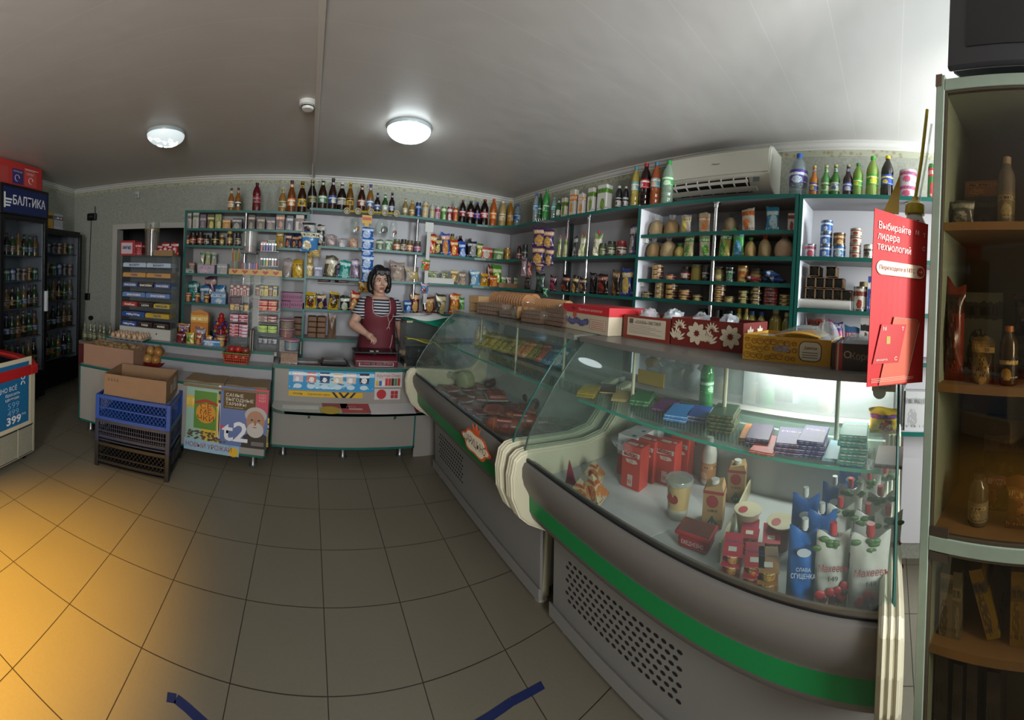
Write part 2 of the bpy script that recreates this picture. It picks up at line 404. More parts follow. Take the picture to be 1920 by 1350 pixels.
# ================================================================== SHELVING
YB, XS = 3.42, 1.92      # shelf fronts on the back and the right wall
TH = .02
def shelf_board(parent, poly, z, front, name='shelf', mat=None):
    o = MB().prism(poly, z-TH, z, 'z').build(name, mat or LAM, parent)
    m = MB()
    for a, b in zip(front, front[1:]):
        a = Vector((*a, 0)); b = Vector((*b, 0)); d = (b-a).normalized(); nn = Vector((d.y, -d.x, 0))*.002
        i = len(m.v)
        for p in (a-nn*.2, b-nn*.2, b+nn, a+nn):
            m.v += [(p.x, p.y, z-TH-.001), (p.x, p.y, z+.001)]
        m.f += [(i, i+2, i+3, i+1), (i+2, i+4, i+5, i+3), (i+4, i+6, i+7, i+5), (i+6, i, i+1, i+7), (i, i+6, i+4, i+2), (i+1, i+3, i+5, i+7)]
    m.build('edge_strip', GREEN, o); return o
def pole(parent, x, y, z0, z1, r=.0125):
    o = MB().lathe([(r, z0), (r, z1)], 14, (x, y, 0)).build('pole', CHROME, parent, smooth=True)
    MB().lathe([(r*2.2, z1-.006), (r*2.2, z1), (0, z1)], 14, (x, y, 0)).lathe([(r*1.5, z1-.03), (r*1.5, z1-.006)], 14, (x, y, 0)).build('flange', CHROME, o, smooth=True)
    return o
ZL = dict(t=1.985, a=1.815, b=1.655, c=1.385, d=1.10, e=.84)
x0, x1 = -1.2, -.04
t = thing('shelving_unit', 'left grey shelving unit with green edges beside the stock room doorway', 'shelving unit', (0, 0, 0), group='wall shelving')
MB().bx(x0, x1, 3.66, 3.675, .1, 1.985).build('back_panel', BACKP, t)
for x in (x0, x1):
    o = MB().bx(x, x+TH, YB, 3.66, .0, 1.985).build('side_panel', LAM, t)
    MB().bx(x-.001, x+TH+.001, YB-.002, YB, 0, 1.987).build('edge_strip', GREEN, o)
for z in ZL.values():
    shelf_board(t, [(x0+TH, YB), (x1, YB), (x1, 3.66), (x0+TH, 3.66)], z, [(x0+TH, YB), (x1, YB)])
pole(t, on_y(461, 420, 3.46).x, 3.46, 1.0, ZL['t']-TH)
# middle run, round the corner to the right wall
ZM = dict(t=2.03, a=1.69, b=1.405, c=1.105, d=.83)
x1m = -.04 + TH; ye = 1.60
def corner(inset=0):
    f = [(x1m, YB)]
    for i in range(9):
        a = PI/2 - i*PI/2/8; R = .30
        f.append((XS - R*math.sin(a) + R*0 + (0) - 0, YB - R + R*math.sin(a)) if False else (XS - R + R*(1-math.sin(a)), YB - R*(1-math.cos(a))) if False else (XS-R+R*math.sin(i*PI/16), YB-R*(1-math.cos(i*PI/16))))
    return f
def corner_front():
    # inner corner: the front edge sweeps from the back wall run to the right wall run
    R = .3; f = [(x1m, YB), (XS-R, YB)]
    for i in range(1, 9):
        a = i*PI/2/8; f.append((XS - R + R*math.sin(a), YB - R + R*math.cos(a)))
    # concave blend: pull the curve out into the room
    f = [(x1m, YB), (XS-R, YB)] + [((1-s)**2*(XS-R) + 2*s*(1-s)*(XS-.06) + s*s*XS, (1-s)**2*YB + 2*s*(1-s)*(YB-.06) + s*s*(YB-R)) for s in [i/8 for i in range(1, 9)]]
    return f + [(XS, ye)]
CF = corner_front()
t = thing('shelving_unit', 'long shelving run behind the shop assistant, bending round the room corner', 'shelving unit', (0, 0, 0), group='wall shelving')
MB().bx(x1m, 2.17, 3.655, 3.668, .1, 2.03).build('back_panel', M('a3a2a4', .5), t)
MB().bx(2.175, 2.19, ye, 3.655, .1, 2.03).build('back_panel', M('a3a2a4', .5), t)
for z in ZM.values():
    shelf_board(t, CF + [(2.175, ye), (2.175, 3.655), (x1m, 3.655)], z, CF)
pole(t, on_y(783, 420, 3.47).x, 3.47, .2, ZM['t']-TH)
p = on_x(1106, 400, 1.965); pole(t, p.x, p.y, .2, ZM['t']-TH); p = on_x(1066, 410, 2.0); pole(t, p.x, p.y, .2, ZM['t']-TH, .009)
q = on_x(1073, 420, 2.08); MB().bx(q.x-.012, q.x+.012, q.y-.012, q.y+.012, .1, 2.0).build('post', M('1d2a2a', .5), t)
# right wall units
def right_unit(y0, y1, top, zs, label, half=()):
    t = thing('shelving_unit', label, 'shelving unit', (0, 0, 0), group='wall shelving')
    MB().bx(2.175, 2.19, y0, y1, .1, top).build('back_panel', LAMW if y0 < .4 else M('a3a3a8', .5), t)
    for y in (y0, y1-TH):
        o = MB().bx(XS, 2.175, y, y+TH, 0, top).build('side_panel', LAMW, t)
        MB().bx(XS-.002, XS, y-.002, y+TH+.002, 0, top+.001).build('edge_strip', GREEN, o)
    for z in zs:
        xf = XS+.015 if z in half else XS
        o = shelf_board(t, [(xf, y0+TH), (2.175, y0+TH), (2.175, y1-TH), (xf, y1-TH)], z, [(xf, y1-TH), (xf, y0+TH)], mat=LAM)
        if z in half: MB().bx(xf+.02, xf+.05, y1-TH-.03, y1-TH, z-TH-.03, z-TH).build('bracket', WHITE, o)
    return t
ZR = dict(t=2.02, a=1.825, b=1.675, c=1.53, d=1.408, e=1.16, f=.8)
Z2 = dict(t=2.015, a=1.68, b=1.402, c=1.15, d=.8)
t = right_unit(.515, ye, ZR['t'], ZR.values(), 'right wall shelving unit under the air conditioner, holding tins and grain', (ZR['a'], ZR['c']))
p = on_x(1344, 380, 1.95); pole(t, p.x, p.y, .3, ZR['t']-TH)
t = right_unit(-.62, .515, Z2['t'], Z2.values(), 'right wall shelving unit with pale inside, behind the red hanging poster')
p = on_x(1708, 372, 1.97); pole(t, p.x, p.y, .3, Z2['t']-TH)

# ================================================================== COUNTERS
t = thing('stepped_counter', 'grey stepped counter with green edges, posters on its front', 'counter', (0, 0, 0))
yL = 2.57
PAN = M('8f8a82', .5, vary=.05, bscale=6)
o = MB().bx(-1.8, -.245, yL, yL+.02, .11, .585).build('front_panel', PAN, t)
MB().bx(-1.8, -.245, yL-.002, yL, .10, .115).bx(-1.8, -.245, yL-.002, yL, .575, .59).bx(-1.803, -1.79, yL-.002, yL, .1, .59).bx(-.252, -.243, yL-.002, yL+.02, .1, .59).build('edge_strip', GREEN, o)
for a, b, c in ((-1.8, -1.785, 3.3), (-.26, -.245, 2.79)): MB().bx(a, b, yL+.02, c, .11, .57).build('side_panel', PAN, t)
o = MB().bx(-1.8, -.245, yL, 2.86, .57, .59).build('lower_top', LAM, t)
o = MB().bx(-1.8, -.245, 2.84, 2.86, .59, .665).build('riser', LAM, t)
o = MB().bx(-1.8, -.245, 2.84, 3.02, .665, .685).build('middle_top', LAM, t); MB().bx(-1.8, -.245, 2.838, 2.84, .664, .686).build('edge_strip', GREEN, o)
o = MB().bx(-1.8, -.25, 3.0, 3.02, .685, .75).build('riser', LAM, t)
o = MB().bx(-1.8, -.25, 2.99, 3.3, .75, .77).build('upper_top', LAM, t); MB().bx(-1.8, -.25, 2.988, 2.99, .749, .771).build('edge_strip', GREEN, o)
def foot(parent, x, y, h=.11):
    MB().lathe([(.028, 0), (.03, .008), (.024, .014), (.019, .02), (.019, h)], 18, (x, y, 0)).build('leg', STEEL, parent, smooth=True)
for x, y in ((-1.72, 2.64), (-.335, 2.64), (-1.72, 3.2), (-.335, 2.8)): foot(t, x, y)

t = thing('cash_counter', 'grey cash desk counter with a small bag ledge on its front', 'counter', (0, 0, 0))
yM = 2.80
o = MB().bx(-.225, .9, yM, yM+.02, .09, .70).build('front_panel', M('87827a', .5, vary=.05, bscale=5), t)
MB().bx(-.225, .9, yM-.002, yM, .083, .1).bx(-.228, -.218, yM-.002, yM, .083, .7).bx(.89, .902, yM-.002, yM, .083, .7).build('edge_strip', GREEN, o)
o = MB().bx(-.235, 1.2, yM-.01, 3.06, .70, .72).build('counter_top', LAM, t); MB().bx(-.235, .905, yM-.013, yM-.01, .698, .722).build('edge_strip', GREEN, o)
for a in (-.225, .885): MB().bx(a, a+.015, yM+.02, 3.05, .09, .7).build('side_panel', LAM, t)
pl = [(-.222, yM)] + [(-.222 + .1 - .1*math.cos(a*PI/16), yM - .12 - .09*math.sin(a*PI/16)) for a in range(0, 9)] + [(.92, yM-.21), (.92, yM)]
o = MB().prism(pl, .425, .443, 'z').build('bag_ledge', M('a5a19a', .4), t)
m = MB()
for a, b in zip(pl[:-1], pl[1:]):
    d = (Vector(b)-Vector(a)).normalized(); nn = Vector((d.y, -d.x))*.003; i = len(m.v)
    for q in (Vector(a), Vector(b), Vector(b)-nn, Vector(a)-nn): m.v += [(q.x, q.y, .423), (q.x, q.y, .445)]
    m.f += [(i, i+2, i+3, i+1), (i+4, i+6, i+7, i+5), (i, i+6, i+4, i+2), (i+1, i+3, i+5, i+7)]
m.build('edge_strip', GREEN, o)
for x in (.05, .72): MB().prism([(yM, .425), (yM-.11, .425), (yM, .32)], x, x+.016, 'x').build('bracket', GREEN, t)
for x in (-.13, .34, .8): foot(t, x, yM+.05, .09)
t = thing('filler_panel', 'plain grey filler panel between the cash desk and meat display case', 'panel', (0, 0, 0))
MB().bx(.905, 1.2, yM+.02, yM+.036, 0, .66).build('board', M('8a857d', .5), t)

# ================================================================== DISPLAY CASES
GL = [(.822, .765), (.838, .835), (.878, .91), (.948, 1.02), (1.012, 1.105), (1.055, 1.153), (1.11, 1.2)]
BODY = [(1.0, .40), (.96, .455), (.90, .495), (.868, .525), (.856, .548), (.852, .56), (.846, .615), (.84, .63), (.818, .665), (.806, .70), (.804, .735), (.812, .752), (.835, .76), (.86, .75), (.87, .70), (1.0, .66)]
def display_case(loc, rz, L, label, sign):
    t = thing('display_case', label, 'display case', loc, rz, 'refrigerated display cases')
    e = .055
    MB().bx(1.06, 1.5, .06, L-.06, .05, .42).build('base', M('77756f', .45), t)
    o = MB().prism([(1.03, .04), (1.045, .04), (1.02, .42), (1.005, .42)], .03, L-.03).build('kick_panel', M('787671', .4), t)
    MB().prism([(1.015, .05), (1.03, .05), (1.026, .10), (1.011, .11)], .02, L-.02).build('kick_ledge', M('7d7b76', .4), o)
    sl = MB(); rr = 7
    for r_ in range(rr):
        z = .185 + r_*.026
        for k in range(18 if L < 1.3 else 16):
            y = (.62 if L < 1.3 else .82) + k*.03 + (r_ % 2)*.015
            if y > L-.12: continue
            xx = 1.03 - (z-.04)*.0658 - .001
            b = len(sl.v); n = 8
            for q in range(n):
                a = 2*PI*q/n; sl.v.append((xx, y + .0105*math.cos(a), z + .0065*math.sin(a)))
            sl.f.append(tuple(range(b, b+n)))
    sl.build('vent_slots', M('060606', .8), o)
    o = MB().prism(BODY, e, L-e).build('front_body', M('5f5c57', .42), t, smooth=True)
    MB().prism([(.8535, .556), (.8475, .618), (.8455, .618), (.8515, .556)], e, L-e).build('stripe', M('0b7038', .35), o)
    MB().tube([(.826, e, .762), (.826, L-e, .762)], .007, 6).build('gasket', BLACK, o)
    for i, y in ((0, 0), (1, L-e)):
        cap = [(1.03, .42), (.96, .44), (.86, .50), (.815, .54), (.775, .62), (.765, .70), (.775, .765), (.80, .785), (.84, .79), (1.15, .765), (1.27, .78), (1.33, .84), (1.36, .97), (1.44, .99), (1.44, .42)]
        o = MB().prism(cap, y, y+e).build('end_cap', CREAM, t, bevel=.008)
        rib = MB()
        for yy in (y+.012, y+.028, y+.043): rib.tube([(a, yy, b) for a, b in cap[1:13]], .0055, 6)
        rib.build('rib', M('c4bfa6', .4), o)
        ge = [(x, z) for x, z in GL] + [(1.5, 1.205), (1.5, .99), (1.36, .975), (1.33, .845), (1.27, .785), (1.15, .77), (.84, .795)]
        o = MB().prism(ge, y+.02, y+.026).build('end_glass', GLASS, t)
        MB().tube([(a, y+.023, b) for a, b in GL], .0042, 6).build('glass_edge', M('27524a', .2) if i == 0 else M('3d4a44', .25), o)
    def gf(u, v):
        k = v*(len(GL)-1); i = min(int(k), len(GL)-2); f = k-i
        p0 = GL[max(i-1, 0)]; p1 = GL[i]; p2 = GL[i+1]; p3 = GL[min(i+2, len(GL)-1)]
        c = lambda a, b, c_, d: .5*((2*b) + (-a+c_)*f + (2*a-5*b+4*c_-d)*f*f + (-a+3*b-3*c_+d)*f**3)
        return (c(p0[0], p1[0], p2[0], p3[0]), .028 + u*(L-.056), c(p0[1], p1[1], p2[1], p3[1]))
    MB().sheet(gf, 2, 18, .004).build('front_glass', GLASS, t, smooth=True)
    MB().bx(1.105, 1.61, 0, L, 1.2, 1.222).build('top_board', clear('84867e', .5, .12) if sign else M('5c5b56', .35), t)  # weaker lamplight on the nearer board is put into its darker colour
    MB().bx(.865, 1.42, e, L-e, .655, .675).build('deck', M('a8a9aa', .35), t)
    o = MB().bx(1.40, 1.44, e, L-e, .675, .93).build('back_wall', M('b0b0ae', .4), t)
    g = MB(); k = 0
    y = e + .02
    while y < L-e-.02:
        g.bx(1.396, 1.4, y, y+.007, .845, .905); y += .0165
    g.build('air_grille', M('141414', .7), o)
    o = MB().bx(1.06, 1.42, e+.01, L-e-.01, .962, .970).build('glass_shelf', clear('9fc4b4', .10, .03), t)
    MB().bx(1.057, 1.06, e+.01, L-e-.01, .961, .971).build('glass_edge', M('2f8f7c', .15), o)
    for yy in (.22, L/2, L-.2):
        MB().lathe([(.008, .97), (.008, 1.2)], 10, (1.25, yy, 0)).build('support', M('b8b49a', .3, .3), t, smooth=True)
    for a, b, c in ((1.49, .03, L*.52), (1.5, L*.48, L-.03)): MB().bx(a, a+.004, b, c, .98, 1.2).build('sliding_glass', clear('c8d0d2', .30, .12), t)
    MB().bx(1.42, 1.53, .03, L-.03, .955, .98).build('back_rail', M('a5a5a2', .35, .4), t)
    for yy in (.08, L-.08): 
        MB().bx(1.06, 1.1, yy-.03, yy+.03, .02, .34).build('leg', M('8f8a6f', .45), t)
        MB().lathe([(.03, 0), (.03, .012), (.016, .02), (.016, .05)], 14, (1.08, yy, 0)).build('leg', M('a29f90', .4), t, smooth=True)
    if sign: sign(t)
    return t
def meat_sign(t):
    r = (PI/2, 0, -PI/2 - .0)
    sh = MB(); pts = []
    for i in range(40):
        a = 2*PI*i/40; k = 1 + .10*math.cos(6*a)
        pts.append((.30 + .135*k*math.cos(a), .672 + .052*k*math.sin(a)))
    s_ = MB().prism(pts, -.003, 0, 'x').prism([(.27, .72), (.26, .755), (.285, .735), (.30, .765), (.315, .735), (.34, .755), (.33, .72)], -.003, 0, 'x').build('sign_plate', M('c4552a', .4), t)
    s_.location = (.806, 0, 0)
    s2 = MB().prism([(.30 + (p-.30)*.88, .672 + (q-.672)*.82) for p, q in pts], -.0045, -.003, 'x').build('sign_face', M('d8cdb4', .4), s_)
    text('ЦАРИЦЫНО', .05, M('33302c', .5), s_, (-.005, .30, .672), (PI/2, 0, -PI/2), width=.21)
display_case((0, 1.215, 0), .03, 1.32, 'glass fronted display case of meat and sausage, farther of the two', meat_sign)
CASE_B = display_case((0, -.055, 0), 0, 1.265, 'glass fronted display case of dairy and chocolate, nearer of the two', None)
text('ПРОДУКТЫ без ЗМЖ', .036, M('20201c', .6), CASE_B, (.868, 1.055, .725), (PI/2 - .25, 0, -PI/2 - .02), width=.30)
MB().bx(.861, .8615, .89, 1.205, .70, .748).build('price_strip', M('8f8c74', .5), CASE_B)
# strip light inside the nearer case
l = bpy.data.lights.new('case_light', 'AREA'); l.shape = 'RECTANGLE'; l.size = .03; l.size_y = .5; l.energy = 5.5; l.color = (1, .98, .93)
o = bpy.data.objects.new('case_light', l); COL.objects.link(o); o.location = (1.42, .27, 1.185); o['kind'] = 'helper'
MB().bx(1.405, 1.435, .3, .62, 1.183+.005, 1.2).build('strip_lamp', WHITE, CASE_B)

# ================================================================== BIG LOOSE THINGS
RED = M('9c1b1c', .35)
def fridge(x, y0, y1, h, label, header, zs, name='drinks_fridge'):
    t = thing(name, label, 'drinks fridge', (0, 0, 0), group='drinks fridges by the left wall')
    xb = XL + .015; fm = M('0d0d0f', .35); inn = M('9a9c9e', .5)
    MB().bx(xb, x-.03, y0, y0+.03, .05, h).build('side_panel', fm, t)
    MB().bx(xb, x-.03, y1-.03, y1, .05, h).build('side_panel', fm, t)
    MB().bx(xb, xb+.02, y0+.03, y1-.03, .05, h).build('back_panel', inn, t)
    MB().bx(xb+.02, x-.03, y0+.03, y1-.03, .05, .28).build('compressor_base', fm, t)
    MB().bx(xb+.02, x-.03, y0+.03, y1-.03, h-.04, h).build('top_panel', fm, t)
    zt = h - (.28 if header else .03)
    d = MB().bx(x-.03, x, y0, y0+.045, .28, zt).bx(x-.03, x, y1-.045, y1, .28, zt).bx(x-.03, x, y0+.045, y1-.045, .28, .33).bx(x-.03, x, y0+.045, y1-.045, zt-.04, zt).build('door', fm, t, bevel=.003)
    MB().bx(x-.02, x-.015, y0+.045, y1-.045, .33, zt-.04).build('glass', clear('2c343c', .06, .03, 'e4e6e8'), d)
    MB().bx(x-.004, x+.003, y1-.06, y1-.052, .33, zt-.04).build('trim_strip', M('77797c', .25, .8), d)
    if header: MB().bx(x, x+.03, y1-.05, y1-.02, .95, 1.16).build('handle', M('c6c8ca', .3), d, bevel=.004)
    else: MB().bx(x, x+.02, y0+.01, y0+.03, .95, 1.3).build('handle', BLACK, d, bevel=.004)
    MB().bx(x-.05, x-.01, y0+.01, y1-.01, .05, .28).build('kick_plate', fm, t)
    for yy in (y0+.06, y1-.06):
        for xx in (xb+.05, x-.08): MB().lathe([(.02, 0), (.02, .05)], 10, (xx, yy, 0)).build('foot', BLACK, t)
    if header:
        hh = MB().bx(x-.03, x+.004, y0, y1, zt+.005, h).build('header', fm, t, bevel=.004)
        MB().bx(x+.004, x+.006, y0+.03, y1-.03, zt+.02, h-.03).build('header_panel', M('14204f', .3), hh)
        text('БАЛТИКА', .115, M('d5d6da', .4), hh, (x+.0065, (y0+y1)/2+.045, (zt+h)/2-.005), (PI/2, 0, PI/2), width=.46, bold=.002)
        wv = MB()
        for k in range(3): wv.bx(x+.006, x+.0075, y0+.055, y0+.115+.012*k, zt+.075+k*.028, zt+.091+k*.028)
        wv.build('emblem', M('d5d6da', .4), hh)
        MB().bx(x+.006, x+.008, y0+.035, y0+.055, zt+.06, zt+.2).build('sticker', M('cfcfc6', .5), hh)
    for a, b in ((y0+.03, y0+.034), (y1-.034, y1-.03)): MB().bx(xb+.02, x-.035, a, b, .28, h-.04).build('liner', inn, t)
    for z in zs:
        MB().bx(xb+.02, x-.05, y0+.035, y1-.035, z-.01, z).build('shelf', M('77797b', .4, .3), t)
    return t
F1Y, F2Y = (2.29, 2.955), (3.0, 3.715)
fz1 = [.36, .70, 1.0, 1.27, 1.52]; fz2 = [.36, .70, 1.03, 1.31, 1.56]
fridge(-2.5, *F1Y, 2.17, 'tall black drinks fridge with a blue lettered header', True, fz1)
fridge(-2.6, *F2Y, 1.83, 'lower black glass door fridge near the room corner', False, fz2)
# advertising stand on the first fridge
t = thing('advertising_stand', 'red folded advertising stand on top of the tall drinks fridge', 'advertising stand', (-2.56, 2.29, 2.17))
MB().bx(0, .004, 0, .63, 0, .235).bx(-.16, -.156, 0, .63, 0, .235).bx(-.16, .004, .626, .63, 0, .235).build('board', M('b0312c', .5), t)
for y, wd, c in ((.02, .13, 'a8403c'), (.20, .15, '3b2f63'), (.37, .17, 'bb4a42')): MB().bx(.004, .0055, y, y+wd, .03, .17).build('card_panel', M(c, .5), t)
text('ПРОГРЕССОРЫ', .02, M('d8cfe0', .5), t, (.0062, .275, .145), (PI/2, 0, PI/2), width=.12)
text('СУПЕР', .03, M('e3c8c4', .5), t, (.0062, .445, .145), (PI/2, 0, PI/2), width=.1)
MB().tube([(.006, .265+.03*math.cos(a*.35), .085+.03*math.sin(a*.35)) for a in range(15)], .003, 5).build('printed_ring', M('c9c6e6', .5), t)
MB().tube([(.006, .455+.03*math.cos(a*.35), .085+.03*math.sin(a*.35)) for a in range(15)], .003, 5).build('printed_ring', M('e6c6c6', .5), t)
MB().bx(.0045, .005, .37, .57, .19, .195).bx(.0045, .005, .37, .52, .18, .184).build('printed_lines', M('e0c6c2', .5), t)
tag(MB().bx(-2.62, -2.615, 3.03, 3.17, 1.83, 2.0).build('leaflet', pk('b8902c/3a3020/d9c9a0/40341c')), 'yellow printed leaflet standing on the lower black fridge', 'leaflet', 'leaflets on the lower fridge')
tag(MB().bx(-2.63, -2.625, 3.2, 3.36, 1.83, 2.0).build('leaflet', pk('8f9194/2c2c30/26262a/c9c9c9')), 'grey and black leaflet beside the yellow one on the fridge', 'leaflet', 'leaflets on the lower fridge')

# chest freezer
t = thing('chest_freezer', 'cream chest freezer with red lid frame and blue advertising poster', 'freezer', (0, 0, 0))
X0 = -1.78
MB().bx(-2.4, X0, 1.2, 1.985, .05, .66).build('cabinet', M('a9a28c', .4), t, bevel=.012)
prof = [(-2.42, .64), (-2.42, .70), (-2.30, .745), (-1.95, .75), (-1.82, .735), (-1.77, .70), (-1.77, .64)]
MB().prism(prof, 1.93, 2.0).prism(prof, 1.19, 1.25).bx(-1.83, -1.77, 1.25, 1.93, .64, .715).bx(-2.42, -2.3, 1.25, 1.93, .64, .74).build('lid_frame', RED, t, bevel=.006)
MB().bx(-2.3, -1.83, 1.25, 1.93, .725, .73).build('glass_lid', clear('303a40', .25, .03, '8a9296'), t)
a, b, c_ = on_x(54, 676, X0), on_x(44, 800, X0), on_x(0, 820, X0)
pz1, pz0, py1 = a.z, .31, a.y-.005
o = MB().bx(X0, X0+.004, 1.22, py1+.03, pz0-.03, pz1+.03).build('poster_frame', M('b9b29a', .4), t)
MB().bx(X0+.004, X0+.006, 1.25, py1, pz0, pz1).build('poster', M('155a85', .5), o)
WT = M('c9ccd0', .5); rx = (PI/2, 0, PI/2)
text('ЛЕТА\nВЫГОДНО ВСЁ', .042, WT, o, (X0+.0065, py1-.19, .60), rx, 'LEFT', width=.30).location.y = py1-.42
text('бросить\nценном', .03, WT, o, (X0+.0065, py1-.23, .525), rx, 'LEFT', width=.14)
for s_, z in (('599', .46), ('499', .41)): text(s_, .06, M('6d97b8', .5), o, (X0+.0065, py1-.21, z), rx, 'LEFT', width=.11)
text('399', .075, WT, o, (X0+.0065, py1-.22, .355), rx, 'LEFT', width=.14, bold=.002); text('РУБ', .022, WT, o, (X0+.0065, py1-.07, .375), rx, 'LEFT', width=.04)
MB().tube([(X0+.007, py1-.06+.018*math.cos(q), .61-.02+.022*math.sin(q)) for q in [PI*k/8 for k in range(9)]], .003, 5).tube([(X0+.007, py1-.06+.018*math.cos(q), .61+.035-.02*math.sin(q)) for q in [PI*k/8 for k in range(9)]], .003, 5).build('emblem', WT, o)
g = MB()
for k in range(22): g.bx(X0, X0+.006, 1.22, 1.955, .075+k*.0088, .0785+k*.0088)
for yy in (1.4, 1.6, 1.8, 1.955): g.bx(X0, X0+.007, yy-.003, yy+.003, .07, .27)
gp = MB().bx(X0-.001, X0+.002, 1.215, 1.96, .065, .275).build('vent_recess', M('2a2824', .7), t); g.build('vent_grille', M('a9a590', .45), gp)
for yy in (1.3, 1.92): MB().lathe([(.025, -.012), (.025, .012)], 14, (X0-.06, yy, .026), 'x').build('caster', BLACK, t)

# ------------------------------------------------------------------ crates and boxes
def lattice_crate(loc, rz, w, d, h, col, label, cat='crate', grp='stacked plastic crates', style=0):
    t = thing('plastic_crate', label, cat, loc, rz, grp); m = M(col, .45)
    for x in (0, w-.03):
        for y in (0, d-.03): MB().bx(x, x+.03, y, y+.03, 0, h).build('corner_post', m, t, bevel=.003)
    r = MB()
    for z0, z1 in ((.0 if not style else .035, .022 if not style else .055), (h-.022, h)):
        r.bx(.03, w-.03, .004, .016, z0, z1).bx(.03, w-.03, d-.016, d-.004, z0, z1).bx(.004, .016, .03, d-.03, z0, z1).bx(w-.016, w-.004, .03, d-.03, z0, z1)
    r.bx(.03, w-.03, .006, .014, h*.5-.004, h*.5+.004)
    r.build('rim', m, t)
    L = MB()
    def bars(fix, axis, length, z0, z1):
        hh = z1-z0; n = int(length/.028)
        for k in range(-8, n+1):
            for sg in (1, -1):
                pts = []
                for q in (0, 1):
                    s0 = .03 + k*.028 + (q if sg > 0 else 1-q)*hh*.8; pts.append((s0, z0 + q*hh))
                (a0, b0), (a1, b1) = pts; lo, hi = .03, length-.03
                if max(a0, a1) < lo or min(a0, a1) > hi: continue
                f = lambda a: b0 + (b1-b0)*(a-a0)/(a1-a0)
                c0, c1 = sorted((min(max(a0, lo), hi), min(max(a1, lo), hi)))
                if c1-c0 < .002: continue
                P = [(c0, fix, f(c0)), (c1, fix, f(c1))] if axis == 'x' else [(fix, c0, f(c0)), (fix, c1, f(c1))]
                L.tube(P, .0022, 4, cap=False)
    zl = .022 if not style else .055
    if style == 2:
        for k in range(int((w-.06)/.016)): L.bx(.035+k*.016, .039+k*.016, .008, .012, zl, h-.02)
        for z in (.06, .085, .11): L.bx(.03, w-.03, .008, .012, z, z+.004)
    else: bars(.010, 'x', w, zl, h-.02)
    bars(d-.01, 'x', w, zl, h-.02); bars(.01, 'y', d, zl, h-.02); bars(w-.01, 'y', d, zl, h-.02)
    L.build('lattice_sides', m, t)
    MB().bx(.01, w-.01, .01, d-.01, .012, .02).build('bottom', m, t)
    return t
cx, cy, crz = -1.385, 2.18, .1
lattice_crate((cx, cy, 0), crz, .55, .36, .18, '15161a', 'black plastic crate on the floor, lowest of the stack', style=1)
lattice_crate((cx, cy, .18), crz, .55, .36, .165, '1b2740', 'dark navy plastic crate in the middle of the stack', style=2)
lattice_crate((cx, cy, .345), crz, .55, .36, .175, '1a4590', 'bright blue plastic crate on top of the stack')
def open_box(name, loc, rz, w, d, h, mat, label, group=None, th=.006, cat='box', flaps=False):
    t = thing(name, label, cat, loc, rz, group)
    MB().bx(0, w, 0, th, 0, h).bx(0, w, d-th, d, 0, h).bx(0, th, th, d-th, 0, h).bx(w-th, w, th, d-th, 0, h).build('walls', mat, t)
    MB().bx(th, w-th, th, d-th, 0, th).build('bottom', mat, t)
    return t
t = open_box('cardboard_box', (cx+.05, cy+.03, .521), crz, .455, .31, .15, CARD, 'empty open cardboard box on the blue crate', 'cardboard boxes of the counter')
ic = MB()
for k in range(4): ic.bx(.03+k*.022, .043+k*.022, -.001, 0, .105, .108).bx(.035+k*.022, .038+k*.022, -.001, 0, .108, .125)
ic.build('handling_marks', M('3a2c20', .8), t)
MB().bx(.455, .4565, .12, .17, .03, .09).bx(.455, .4565, .2, .27, .03, .12).build('sticker', M('9a948a', .6), t)
bl = on_y(162, 683, 2.6)
t = open_box('cardboard_box', (-1.775, 2.59, .59), 0, .475, .23, .175, M('94705a', .85, vary=.1, bscale=14), 'open cardboard box of potatoes on the stepped counter', 'cardboard boxes of the counter')
rg = random.Random(3)
def heap(name, mat_list, pts, r, label, cat, group, squash=.85, jit=.05, extra=None):
    out = []
    for i, p in enumerate(pts):
        k = r*rg.uniform(.88, 1.1)
        m = MB().ball((0, 0, 0), k, k*rg.uniform(.85, 1), k*squash, 14, 9, jit*.3, rg)
        o = m.build(name, mat_list[i % len(mat_list)], None, p, rg.uniform(0, 3), smooth=True)
        o.rotation_euler = (rg.uniform(-.4, .4), rg.uniform(-.4, .4), rg.uniform(0, 3))
        lb = label[i] if isinstance(label, (list, tuple)) else label
        tag(o, lb, cat, group)
        if extra: extra(o, k)
        out.append(o)
    return out
pm = [M('8a7048', .8, vary=.2, bscale=30), M('7d6440', .8, vary=.2, bscale=30)]
pp = [(-1.74+.045*(i % 10)+rg.uniform(-.008, .008), 2.63+.055*(i//10), .728+.006*(i//10)+rg.uniform(-.006, .012)) for i in range(30)]
heap('potato', pm, pp, .034, 'earthy brown potato in the open cardboard box on the counter', 'potato', 'potatoes in the box')
# egg tray
q = on_z(243, 636, .78)
t = thing('egg_tray', 'grey pulp egg tray behind the potato box', 'egg tray', (q.x-.17, 2.845, .775), .0)
def tr(u, v): return (u*.33, v*.2, .012*math.sin(u*PI*12)*math.sin(v*PI*8) + .016)
MB().sheet(tr, 48, 32, .004).build('tray', M('8d8474', .9), t, smooth=True)
tag_l = 'beige hen egg in the grey pulp tray'
for i in range(24):
    m = MB().ball((0, 0, .012), .021, .021, .027, 12, 8)
    tag(m.build('egg', M('c0a184', .5) if i % 3 else M('b28f70', .5), None, (q.x-.143+.054*(i % 6), 2.87+.05*(i//6), .80), 0, smooth=True), tag_l, 'egg', 'eggs in the pulp tray')
